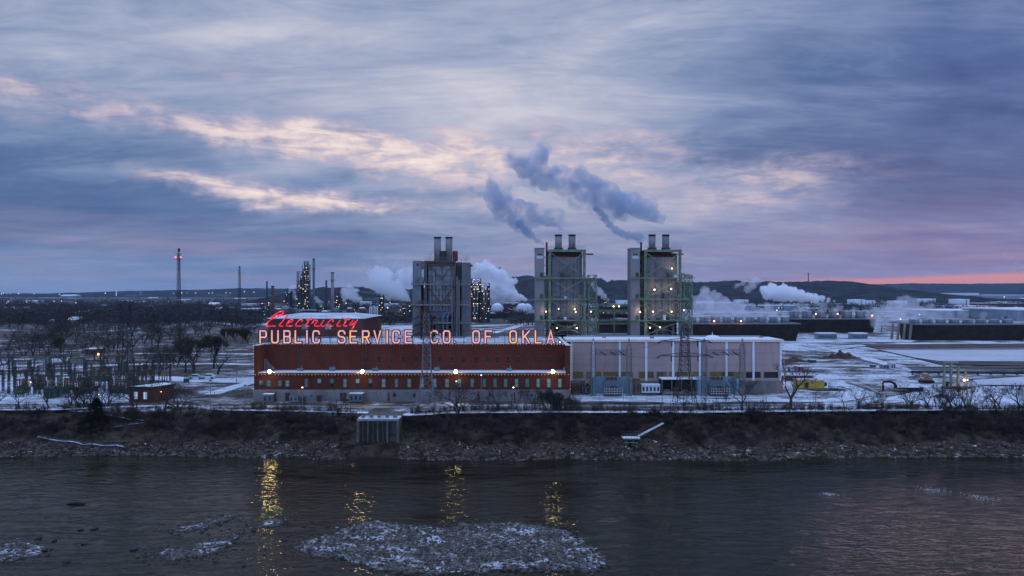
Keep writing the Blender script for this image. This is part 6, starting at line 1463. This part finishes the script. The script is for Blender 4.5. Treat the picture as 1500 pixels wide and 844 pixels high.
# switchback footpath on the left bank (dark edging with snow on the tread)
M_slush = pm('trodden snow', (.22, .23, .25), .9, .6, 1.3, c2=(.62, .66, .74))
def ramp(pts, label, wid=.8):
    q = [hit(px, py) for px, py in pts]; b, e = MB(), MB(); t = thing('retaining_path', label, 'footpath', q[0], 0, 'snowy ramps on the left bank')
    fine_ = []
    for a, c in zip(q, q[1:]):
        n = max(2, int((c-a).length/1.5))
        for k in range(n): fine_.append(a.lerp(c, k/n))
    fine_.append(q[-1])
    for a, c in zip(fine_, fine_[1:]):
        z0_, z1_ = hgt(a.x, a.y)+.38, hgt(c.x, c.y)+.38; b.quad((a.x, a.y-.1, z0_), (c.x, c.y-.1, z1_), (c.x, c.y+wid, z1_+.05), (a.x, a.y+wid, z0_+.05)); e.quad((a.x, a.y-.12, z0_-1.1), (c.x, c.y-.12, z1_-1.1), (c.x, c.y-.12, z1_+.0), (a.x, a.y-.12, z0_+.0)); e.quad((a.x, a.y+wid, z0_+.05), (c.x, c.y+wid, z1_+.05), (c.x, c.y+wid+.1, z1_+.5), (a.x, a.y+wid+.1, z0_+.5))
    part(b, 'tread', M_slush, t); part(e, 'edging', M_dark, t)
ramp([(80,599),(98,603),(124,607.5)], 'upper snowy ramp left of the black green conifer')
ramp([(150,611),(180,615),(214,621)], 'dark edged ramp right of the black green conifer', .5)
ramp([(214,622),(180,627),(128,634)], 'lower dark edged ramp returning below the conifer', .4)
ramp([(54,643),(80,648),(112,651),(150,656),(180,657)], 'lowest snowy ramp running down to the riprap', .45)
# ------------------------------------------------------------------ fences
def fence(label, pts, h=1.25, step=3.4, mat_=M_dark):
    q = [Vector(p_) for p_ in pts]; t = thing('post_fence', label, 'fence', q[0], 0); acc = []
    for a, c in zip(q, q[1:]):
        n = max(1, int((c-a).length/step))
        for k in range(n): acc.append(a.lerp(c, k/n))
    acc.append(q[-1]); b = MB()
    for p_ in acc[:100]: p_.z = z_at(p_.x, p_.y)+.1; part(MB().tube(p_, p_+Vector((0, 0, h)), .05, 4), 'post', mat_, t)
    for a, c in zip(acc, acc[1:]):
        for z_ in (h*.98, h*.55): b.tube(a+Vector((0, 0, z_)), c+Vector((0, 0, z_)), .022, 3, None, False)
    part(b, 'rail', mat_, t)
def ev(x, o): return (x, edge(x)+o, 0)
fence('dark rail fence along the bank top in front of the pink building', [ev(x, 1.0) for x in range(14, 72, 6)])
fence('dark rail fence along the bank top in front of the brick building', [ev(x, 1.0) for x in range(-62, -34, 6)] + [ev(-35, 1.2)])
fence('dark rail fence from the intake structure to the building joint', [ev(x, 1.0) for x in range(-22, 13, 5)])
fence('thin rail fence along the bank top at the far right', [ev(x, 1.2) for x in range(74, 134, 7)])
fence('tall wire fence in front of the substation', [(x, 196.5, 0) for x in range(-136, -98, 6)], 2.2, 3.0, M_steel)
fence('tall thin fence at the road in front of the pink building', [(x, 189.2, 0) for x in range(16, 80, 6)], 2.3, 4.4, M_steel)
fence('fence slanting from the brick hut to the brick building', [(-86, 193, 0), (-76, 200, 0), (-68, 206, 0)], 1.8, 2.5, M_steel)
# ------------------------------------------------------------------ lamp posts
def lamp_post(px, pyt, pyb, label, m=None, arm=0, grp='tall lamp posts along the river front'):
    p = G(px, pyb); h = zb(pyt, p.y); t = thing('lamp_post', label, 'lamp post', (p.x, p.y, 0), 0, grp)
    part(MB().tube((p.x, p.y, -.1), (p.x, p.y, h), .11, 6, .06), 'pole', M_steel, t)
    if arm: part(MB().tube((p.x, p.y, h-.05), (p.x+arm, p.y-.1, h+.15), .05, 4), 'arm', M_steel, t)
    part(MB().bx(p.x+arm-.28, p.x+arm+.28, p.y-.3, p.y+.15, h+.02, h+.20), 'lamp_head', M_dark, t)
    if m: part(MB().sphere((p.x+arm, p.y-.1, h-.06), .17, 8, 5), 'bulb', m, t)
lamp_post(443, 567, 606, 'lamp post with faint warm light before the left part of the brick building', E_lamp)
lamp_post(705, 549, 604, 'tallest lamp post before the middle of the brick building', E_lampw)
lamp_post(752, 567, 604, 'short lamp post with warm light before the right part of the brick building', E_lamp)
lamp_post(668.5, 558, 597, 'lamp post under the floodlight nearest the front lattice tower', E_lampw)
lamp_post(308.5, 558, 602, 'lamp post left of the brick building beyond the parked cars', None)
lamp_post(1195, 556, 603, 'lamp post in front of the yellow container', None)
lamp_post(1417, 556, 600, 'lamp post with white light in the right hand thicket', E_lampw)
lamp_post(970, 575, 607, 'slim post at the bank top left of the central pylon', None)
lamp_post(36, 503, 530, 'lamp post in the far left snowy yard', None, 1.2, 'lamp posts in the left fields')
lamp_post(124, 500, 528, 'twin poled lamp post near the small red hut', None, 1.0, 'lamp posts in the left fields')
lamp_post(130, 500, 529, 'plain pole just right of the twin poled lamp post', None, 0, 'lamp posts in the left fields')
lamp_post(346.5, 545, 563, 'short pole by the lane left of the brick building corner', None, 0, 'lamp posts in the left fields')
lamp_post(364.5, 507, 526, 'pole with lamp behind the brick building corner', None, .8, 'lamp posts in the left fields')
lamp_post(218, 548, 563, 'pole beside the thin bare tree behind the brick hut', None, 0, 'lamp posts in the left fields')
lamp_post(359, 565, 598, 'fence corner pole beside the left wall of the brick building', None)
t = thing('lit_sign_lamp', 'small orange lamp by the trunk at the right corner of the pink building', 'lamp', (xb(1150, 208), 208, 0)); p = P(1149.5, 565, 207); part(MB().sphere(p, .16, 8, 5), 'bulb', E_lampo, t); part(MB().tube((p.x, p.y+.2, 0), (p.x, p.y+.2, p.z), .06, 4), 'pole', M_steel, t)
# ------------------------------------------------------------------ vehicles
def car(label, p, rot, body, pickup=False, snow=True):
    t = thing('pickup_truck' if pickup else 'parked_car', label, 'pickup truck' if pickup else 'car', p, rot); L = 5.4 if pickup else 4.6
    if pickup: prof = [(-2.7,.45),(2.7,.45),(2.72,.95),(1.9,1.1),(1.55,1.15),(.95,1.75),(-.35,1.78),(-.5,1.12),(-2.7,1.08)]; cab = [(1.42,1.17),(.9,1.68),(-.28,1.70),(-.32,1.17)]
    else: prof = [(-2.3,.42),(2.3,.42),(2.32,.85),(1.3,.98),(.65,1.45),(-1.15,1.47),(-1.9,1.0),(-2.32,.9)]; cab = [(1.15,1.0),(.6,1.39),(-1.08,1.41),(-1.6,1.0)]
    MB().prism_y(prof, -.9, .9).build('body', body, t, world=False); w_ = MB().prism_y(cab, -.915, -.903); w_.prism_y(cab, .903, .915); w_.build('window', M_dglass, t, world=False)
    if snow: MB().bx(-.3 if pickup else -1.05, .85 if pickup else .55, -.8, .8, 1.79 if pickup else 1.48, 1.84 if pickup else 1.55).build('roof_snow', M_snow, t, world=False)
    for x in (-L*.31, L*.31):
        for y in (-.86, .86):
            w2 = MB().tube((x, y-.11, .36), (x, y+.11, .36), .36, 14).build('wheel', M_black, t, world=False); MB().tube((x, y-.125, .36), (x, y+.125, .36), .19, 10).build('rim', M_steel, w2, world=False)
    for y in (-.65, .65):
        MB().bx(L/2-.02, L/2+.04, y-.18, y+.18, .68, .84).build('headlight', M_white, t, world=False); MB().bx(-L/2-.04, -L/2+.02, y-.15, y+.15, .72, .88).build('tail_light', M_redshed, t, world=False)
    return t
g_ = G(287, 556); car('pale snow dusted car parked left of its neighbour in the snowy lane', (g_.x, g_.y, .15), .1, pm('pale silver paint', (.30, .36, .42), .3, .05, spec=.5))
g_ = G(305, 555.5); car('white car parked right of its neighbour below the dark trees', (g_.x, g_.y, .15), 3.2, pm('white car paint', (.52, .62, .68), .3, .05, spec=.5))
g_ = G(1220.5, 570); car('small white pickup truck beside the yellow container', (g_.x, g_.y, .16), 1.35, pm('white car paint', (.52, .62, .68), .3, .05), True)
def container(name, label, cat_, px0, px1, py0, py1, D, m, dep=4.5, tail=True):
    x0, x1, z1 = xb(px0, D), xb(px1, D), zb(py0, D); z0 = max(.15, zb(py1, D)); t = thing(name, label, cat_, ((x0+x1)/2, D, .15)); part(MB().bx(x0, x1, D, D+dep, z0, z1), 'body', m, t); b = MB()
    n = int((x1-x0)/.6)
    for k in range(n): x = x0+(x1-x0)*(k+.5)/n; b.bx(x-.06, x+.06, D-.06, D-.003, z0+.15, z1-.15)
    part(b, 'rib', m, t); part(MB().bx(x0-.1, x1+.1, D-.1, D+dep+.1, z1+.003, z1+.15), 'roof', M_roof, t); part(MB().bx(x0+(x1-x0)*.22, x0+(x1-x0)*.38, D-.12, D-.065, z0+.2, z1-.5), 'door', M_dark, t)
    if tail: part(MB().tube((x1, D+.6, (z0+z1)/2), (x1+.8, D+.6, (z0+z1)/2), .6, 10), 'end_flange', M_dark, t)
    return t
container('yellow_container', 'mustard yellow container on the snow right of the tall bare tree', 'container', 1170, 1207.5, 557.5, 569.5, 217, M_yellow)
container('red_trailer', 'dull red flat trailer bed behind the yellow container', 'trailer', 1146, 1191, 550.5, 557, 238, M_redshed, 3, False)
small_box('tank_crate', 'faded pink crate on the snow behind the red trailer', 'crate', 1168, 1178, 537, 545, 262, 3, pm('faded pink paint', (.28, .13, .17), .8, .2), M_snow)
small_box('skip_container', 'small teal skip at the end of the low earth heap', 'skip', 1187, 1196, 527.5, 531.5, 297, 3, pm('dark teal paint', (.04, .09, .12), .8, .2), M_roof)
small_box('tool_shed', 'pale blue shed, right of the twin boxes in the right hand yard', 'shed', 1305.5, 1312, 531.5, 541, 272, 3, M_tank, M_snow)
small_box('generator_box', 'low pale blue generator left of the pale blue shed in the right hand yard', 'generator', 1294, 1303, 534.5, 540.5, 274, 3, M_shed, M_snow)
small_box('pallet_crate', 'single dark crate lying on the snowy track at right', 'crate', 1277.5, 1283, 535, 538, 276, 2, M_dark, M_roof)
# gooseneck flatbed trailer
D = 211.5; t = thing('lowboy_trailer', 'long black gooseneck trailer parked in the lower right yard', 'trailer', (xb(1328, D), D, .15)); x0, x1 = xb(1308, D), xb(1350, D)
part(MB().path([(x0-3.0, D, 2.1), (x0-2.6, D, 2.75), (x0-.8, D, 2.8), (x0+.4, D, 2.3), (x0+1.0, D, 1.1)], [.2, .3, .36, .36, .4], 6), 'gooseneck', M_black, t); part(MB().bx(x0+.8, x1, D-1.2, D+1.2, .85, 1.25), 'bed', M_black, t); part(MB().bx(x0+.9, x1-1, D-1.1, D+1.1, 1.255, 1.33), 'bed_snow', M_snow, t)
for k in range(3): part(MB().tube((x1-.6-k*1.15, D-1.3, .62), (x1-.6-k*1.15, D+1.3, .62), .48, 12), 'wheel', M_black, t)
part(MB().bx(x0-2.9, x0-2.6, D-.3, D+.3, 0.2, 2.0), 'stand', M_black, t)
# small dozer
g_ = G(1357, 560.5); t = thing('small_loader', 'small orange grey loader with raised arms behind the gooseneck trailer', 'loader', (g_.x, g_.y, .15)); x, y = g_.x, g_.y
part(MB().prism_y([(x-1.6,.5),(x+1.4,.5),(x+1.6,1.5),(x+.4,1.7),(x+.3,2.9),(x-.9,2.9),(x-1.1,1.6),(x-1.6,1.4)], y-.8, y+.8), 'body', pm('faded orange paint', (.30, .17, .11), .7, .3, snow=.6), t)
for s in (-1, 1): part(MB().prism_y([(x-2,.3),(x-1.7,0.02),(x+1.7,0.02),(x+2,.3),(x+1.7,.8),(x-1.7,.8)], y+s*1.0-.2, y+s*1.0+.2), 'track', M_black, t); part(MB().path([(x-.2, y+s*.75, 1.9), (x-1.8, y+s*.75, 2.7), (x-2.6, y+s*.75, 2.2)], .12, 5), 'lift_arm', M_steel, t)
part(MB().bx(x-3.1, x-2.5, y-1, y+1, 1.7, 2.5), 'bucket', M_steel, t)
# gate frame over the channel
D = 216.0; t = thing('gate_frame', 'pale green four post lifting frame over the channel with an orange lamp', 'gate frame', (xb(1401, D), D, 0)); zt = zb(530, D)
for k, (px, pt) in enumerate(((1383, 530), (1393, 530), (1403.5, 536), (1414, 541))): x = xb(px, D); part(MB().bx(x-.28, x+.28, D-.3, D+.3, 0, zb(pt, D)), 'post', pm('pale green concrete', (.16, .19, .13), .85, .25, streak=True), t)
part(MB().bx(xb(1382, D), xb(1404, D), D-.2, D+.2, zt-.3, zt-.003+.01), 'top_beam', M_green, t); part(MB().bx(xb(1393, D), xb(1415, D), D-.21, D+.19, zb(541.5, D)-.2, zb(541.5, D)+.1), 'lower_beam', M_green, t)
part(MB().bx(xb(1383, D), xb(1420, D), D-.5, D+1.5, .2, .8), 'sill', M_rust, t); part(MB().bx(xb(1385, D), xb(1391, D), D+.4, D+1.6, .9, 2.2), 'winch', M_dark, t); p = P(1412.5, 557, D-.7); part(MB().sphere(p, .32, 8, 5), 'lamp', E_lampo, t)
ld = bpy.data.lights.new('lamp_light', 'POINT'); ld.energy = 130; ld.color = (1, .45, .22); lo = bpy.data.objects.new('lamp_light', ld); COL.objects.link(lo); lo.parent = t; lo.location = p-t.location+Vector((0, -.5, .1))
b = MB(); D2 = 252; 
t = thing('pipeline', 'dark elevated pipeline crossing the right hand yard', 'pipeline', (xb(1400, D2), D2, 0)); part(MB().tube((xb(1335, 254), 254, 1.0), (xb(1560, 249), 249, 1.1), .5, 8), 'pipe', M_dark, t); part(MB().tube((xb(1335, 256), 256, 1.7), (xb(1560, 251), 251, 1.8), .3, 8), 'pipe', M_steel, t)
for k in range(12): x = xb(1337, 254)+k*4.4; part(MB().bx(x-.2, x+.2, 253.6, 254.4, 0, .55), 'support', M_steel, t)
# wires
def wire(label, a, c, sag, n=14, r=.025, k3=(0,)):
    a, c = Vector(a), Vector(c); t = thing('power_line', label, 'power line', a, 0, 'power lines')
    for o_ in k3: part(MB().path([a.lerp(c, i/n)+Vector((0, o_, -4*sag*(i/n)*(1-i/n))) for i in range(n+1)], r, 3), 'wire', M_black, t)
for py, dx in ((501, 5.9), (522.5, 6.1)):
    zz = CAMZ-(py-HOR)/FPX*190; xc = G(1003, 591).x
    wire('wires sagging from the central pylon to the right hand gantry at height %d metres' % zz, (xc+dx, 190, zz-.4), (xb(1059, 201), 201, 11.6), .35, 10, .016, (0, 1.2))
    wire('wires sagging from the central pylon towards the left hand gantry at height %d metres' % zz, (xc-dx, 190, zz-.4), (xb(895, 201), 201, 11.8), .4, 10, .016, (0, 1.2))
wire('long wires from the front lattice tower to the left pylon beside the hut', (G(625,599).x, 181, 21), (G(183,588).x, 192, 24), 4.5, 20, .02, (0, 1.5))
wire('wires from the left pylon running out of the picture', (G(183,588).x, 192, 24), (-175, 215, 22), 3, 12, .025, (0, 1.5))
# ------------------------------------------------------------------ steam and smoke: real volumes in the air
def vol_mat(name, dens, col=(1, 1, 1), noise_=None, aniso=0.0):
    mt = bpy.data.materials.new(name); mt.use_nodes = True; w = NT(mt.node_tree); w.nt.nodes.clear()
    v = w.n('ShaderNodeVolumePrincipled'); v.inputs['Color'].default_value = (*col, 1); v.inputs['Anisotropy'].default_value = aniso; v.inputs['Density'].default_value = dens
    if noise_:
        mt.cycles.volume_step_rate = .3
        pos = w.n('ShaderNodeNewGeometry').outputs['Position']; n = w.noise(pos, noise_[0], 3, .62, .4); w.put(v.inputs['Density'], w.mul(w.ramp(n, noise_[1], noise_[2]), dens))
    o = w.n('ShaderNodeOutputMaterial'); w.nt.links.new(v.outputs[0], o.inputs['Volume']); return mt
def puff(name, label, blobs, m, vox, disp=(.0, 1), seed=1, bil=.75):
    """blobs: (px, py, D, radius px): merged into one closed billowing surface"""
    b = MB(); rr = random.Random(seed)
    for px, py, D, r in blobs:
        c_ = P(px, py, D); R0 = r*D/FPX; b.sphere(c_, R0, 14, 9)
        for k in range(5):
            a, e = rr.random()*6.28, rr.uniform(-.8, 1.2); q = R0*rr.uniform(.55, .85); b.sphere(c_+Vector((cos(a)*cos(e), sin(a)*cos(e)*.7, sin(e)))*q, R0*rr.uniform(.35, .6), 12, 8)
    me = b.mesh('tmp'); o = bpy.data.objects.new('tmp', me); COL.objects.link(o)
    md = o.modifiers.new('r', 'REMESH'); md.mode = 'VOXEL'; md.voxel_size = vox
    ms = o.modifiers.new('s', 'SMOOTH'); ms.iterations = 2
    tx = bpy.data.textures.new('c', 'CLOUDS'); tx.noise_scale = disp[1]; tx.noise_depth = 3
    d = o.modifiers.new('d', 'DISPLACE'); d.texture = tx; d.texture_coords = 'GLOBAL'; d.strength = disp[0]; d.mid_level = .5
    t2 = bpy.data.textures.new('c2', 'VORONOI'); t2.noise_scale = disp[1]*.42; t2.distance_metric = 'DISTANCE_SQUARED'; d2 = o.modifiers.new('d2', 'DISPLACE'); d2.texture = t2; d2.texture_coords = 'GLOBAL'; d2.strength = -disp[0]*bil; d2.mid_level = .35
    dg = bpy.context.evaluated_depsgraph_get(); me2 = bpy.data.meshes.new_from_object(o.evaluated_get(dg)); bpy.data.objects.remove(o); me2.materials.clear(); me2.materials.append(m)
    q = bpy.data.objects.new(name, me2); COL.objects.link(q); return tag(q, label, 'steam', kind='stuff')
V_dense = vol_mat('dense steam', .25, (.97, .98, 1.0))
V_mid = vol_mat('thin steam', .14, (.95, .97, 1.0))
V_wisp = vol_mat('drifting steam', .05, (.95, .96, 1.0))
V_plume = vol_mat('chimney plume', .26, (.55, .68, .82), (.15, .33, .60))
V_stem = vol_mat('chimney plume stem', .55, (.55, .68, .82))
V_smoke = vol_mat('dark flare smoke', .35, (.2, .2, .22))
D2 = 262
puff('steam_plume', 'blue grey plume billowing up and left from the middle boiler house', [(760,330,D2,11),(768,337,D2,8),(752,322,D2,12),(738,312,D2,14),(728,300,D2,15),(722,284,D2,13),(719,268,D2,9),(717,257,D2,5),(768,318,D2,9),(778,308,D2,12),(792,316,D2,11),(806,324,D2,10),(820,334,D2,6),(760,303,D2,12),(745,292,D2,8),(703,284,D2,4),(690,276,D2,3)], V_plume, .7, (3.4, 6.0), 1, .35)
puff('steam_plume', 'blue grey plume drifting left from the right hand boiler house', [(935,358,D2,3.2),(936,352,D2,4.6),(937,346,D2,6),(930,346,D2,6),(921,345,D2,6),(911,342,D2,6),(901,337,D2,6),(893,329,D2,6),(886,320,D2,6),(880,312,D2,5),(873,306,D2,5)], V_stem, .42, (1.1, 2.2), 2)
puff('steam_plume', 'thin stem of steam rising from the roof of the middle boiler house', [(801,361,D2,2.4),(794,357,D2,3.4),(787,352,D2,4.4),(780,346,D2,5.4),(773,341,D2,6.2),(768,336,D2,5.8),(761,328,D2,6.5)], V_stem, .42, (1.1, 2.2), 21)
puff('steam_plume', 'broad torn plume floating above the two green boiler houses', [(956,316,D2,10),(946,306,D2,13),(930,300,D2,16),(912,296,D2,15),(896,290,D2,17),(882,280,D2,17),(870,270,D2,15),(858,268,D2,11),(849,256,D2,10),(852,288,D2,11),(872,300,D2,9),(838,268,D2,10),(844,280,D2,10),(905,310,D2,8),(968,322,D2,7)], V_plume, .8, (3.8, 6.5), 3, .35)
puff('steam_plume', 'highest torn plume, reaching up left of centre', [(846,284,D2,9),(838,276,D2,11),(830,282,D2,10),(824,272,D2,12),(814,270,D2,13),(802,264,D2,15),(788,256,D2,16),(772,248,D2,15),(758,240,D2,12),(750,232,D2,8),(792,238,D2,11),(794,224,D2,7),(791,213,D2,6),(812,252,D2,9)], V_plume, .75, (3.8, 6.5), 4, .35)
V_veil = vol_mat('thin plume veil', .15, (.60, .72, .85), (.13, .40, .62))
puff('steam_veil', 'faint torn veil of steam linking the plumes above the boiler houses', [(700,282,D2,9),(722,262,D2,14),(738,290,D2,22),(760,322,D2,18),(785,318,D2,18),(815,322,D2,13),(770,270,D2,16),(748,234,D2,15),(775,236,D2,20),(796,222,D2,12),(820,262,D2,20),(850,262,D2,18),(880,290,D2,24),(915,300,D2,24),(950,308,D2,18),(890,318,D2,14),(845,290,D2,14)], V_veil, 1.1, (4.5, 7), 33, .3)
puff('steam_puff', 'small separate puff between the two big plumes', [(864,316,D2,8),(858,311,D2,6),(869,320,D2,6)], V_plume, .5, (1.6, 3.0), 5)
puff('steam_cloud', 'large white steam cloud pouring left behind the storage spheres', [(774,440,1000,2),(768,438,1000,4),(761,436,1000,7),(753,434,1000,10),(744,430,1000,13),(735,427,1000,17),(724,426,1000,20),(714,424,1000,19),(742,416,1000,8),(750,412,1000,6),(730,408,1000,14),(718,402,1000,14),(705,398,1000,13),(712,388,1000,8)], V_dense, 1.5, (8, 16), 6)
puff('steam_cloud', 'large steam cloud rising left of the old boiler house', [(600,440,1000,3),(596,436,1000,7),(590,432,1000,10),(580,428,1000,13),(570,424,1000,15),(560,418,1000,15),(550,412,1000,12),(585,416,1000,10),(596,408,1000,9),(600,398,1000,8),(588,402,1000,8),(565,404,1000,10),(555,396,1000,8),(545,402,1000,7)], V_mid, 1.6, (9, 14), 7)
puff('steam_cloud', 'thin high steam drifting above the cloud left of the old boiler house', [(600,398,1050,9),(590,392,1050,10),(576,392,1050,9),(562,384,1050,8),(552,376,1050,6),(545,366,1050,4),(530,388,1050,5),(520,384,1050,3)], vol_mat('faint steam', .026, (.85, .90, 1.0)), 2.4, (10, 12), 8)
puff('steam_cloud', 'ragged steam cloud right of the ringed column', [(524,438,950,5),(517,436,950,7),(510,432,950,8),(505,426,950,6),(512,424,950,6),(520,428,950,6),(502,438,950,5)], V_mid, 1.6, (7, 8), 9)
puff('steam_puff', 'small steam jet left of the tallest process tower', [(432,436,960,3.5),(429,430,960,5),(427,424,960,5),(431,420,960,3.5)], V_mid, 1.1, (3, 6), 10)
puff('steam_puff', 'small steam jet at the foot of the slim chimney', [(473,449,860,2),(470,445,860,3.5),(466,441,860,4),(463,437,860,3.2)], V_mid, .9, (2.5, 5), 11)
puff('steam_puff', 'thin steam jet leaning left of the slim chimney', [(457,430,930,2),(456.5,423,930,2.6),(458,416,930,2)], V_mid, .8, (2, 4), 12)
puff('steam_cloud', 'long low white steam cloud blown left over the far cooling towers', [(1222,441,1200,1.4),(1214,440,1200,3),(1204,438,1200,4.5),(1194,437,1200,6),(1183,435,1200,8),(1172,433,1200,9.5),(1160,431,1200,11),(1148,430,1200,12),(1136,429,1200,11),(1126,430,1200,10),(1147,421,1200,5),(1130,421,1200,6),(1120,424,1200,6)], V_dense, 1.4, (7, 12), 13)
puff('steam_puff', 'faint steam puffs above the dark ridge right of the boilers', [(1096,424,1300,5),(1102,418,1300,6),(1108,412,1300,6),(1080,418,1300,4),(1088,415,1300,4),(1076,421,1300,3)], V_wisp, 2.2, (10, 10), 14)
puff('steam_cloud', 'low drifting steam over the nearest long cooling tower', [(1150,464,450,5),(1130,462,450,8),(1112,460,450,9),(1092,459,450,11),(1074,457,450,11),(1056,454,450,13),(1040,448,450,14),(1030,440,450,10),(1024,458,450,9),(1060,444,450,9),(1045,436,450,9),(1032,430,450,8),(1022,442,450,10),(1080,448,450,9),(1100,450,450,8),(1125,452,450,8)], vol_mat('low steam', .13, (.93, .94, 1.0)), 1.4, (5.5, 7), 15)
puff('steam_cloud', 'low drifting steam over the far cooling tower with orange lamps', [(1270,456,560,4),(1250,454,560,6),(1228,452,560,7),(1205,451,560,7),(1180,453,560,7),(1165,458,560,7)], vol_mat('low far steam', .055, (.93, .94, 1.0)), 1.4, (5, 8), 16)
puff('steam_cloud', 'wide thin steam drifting left from the right hand cooling tower', [(1470,466,455,5),(1440,466,455,6),(1410,464,455,8),(1385,463,455,10),(1362,462,455,12),(1342,460,455,14),(1322,458,455,15),(1306,462,455,13),(1292,466,455,11),(1340,446,455,10),(1325,440,455,8),(1300,450,455,9),(1362,450,455,7),(1285,474,455,8)], vol_mat('wide thin steam', .07, (.93, .93, 1.0)), 1.6, (7, 8), 17)
puff('steam_puff', 'small steam plume between the two green boiler houses', [(895,446,640,1.8),(890,440,640,3.5),(884,434,640,5),(878,428,640,6),(872,422,640,5),(868,416,640,4)], V_mid, .9, (3, 6), 18)
puff('steam_puff', 'thin dark steam trail at the right edge of the sky', [(1500,392,500,5),(1490,385,500,5),(1480,378,500,5),(1472,372,500,4),(1515,398,500,6)], vol_mat('faint trail', .03, (.75, .82, .95)), 1.0, (3, 6), 19)
puff('flare_smoke', 'thin wisp of dark smoke trailing left from the slimmer flare tower', [(350,390,655,.8),(345,388.5,655,.9),(340,387.5,655,1.0),(334,386.8,655,1.0),(328,388,655,1.0),(322,390,655,.9)], V_smoke, .28, (.8, 3), 20)
# ------------------------------------------------------------------ haze: the air between here and the hills

b = MB().bx(-9000, 9000, -120, 9500, -12, 140); me = b.mesh('haze'); ho = bpy.data.objects.new('haze', me); COL.objects.link(ho); me.materials.append(vol_mat('evening air', 4.0e-5, (.40, .66, 1.0))); tag(ho, 'thin blue evening haze over the whole plain', 'haze', kind='stuff')
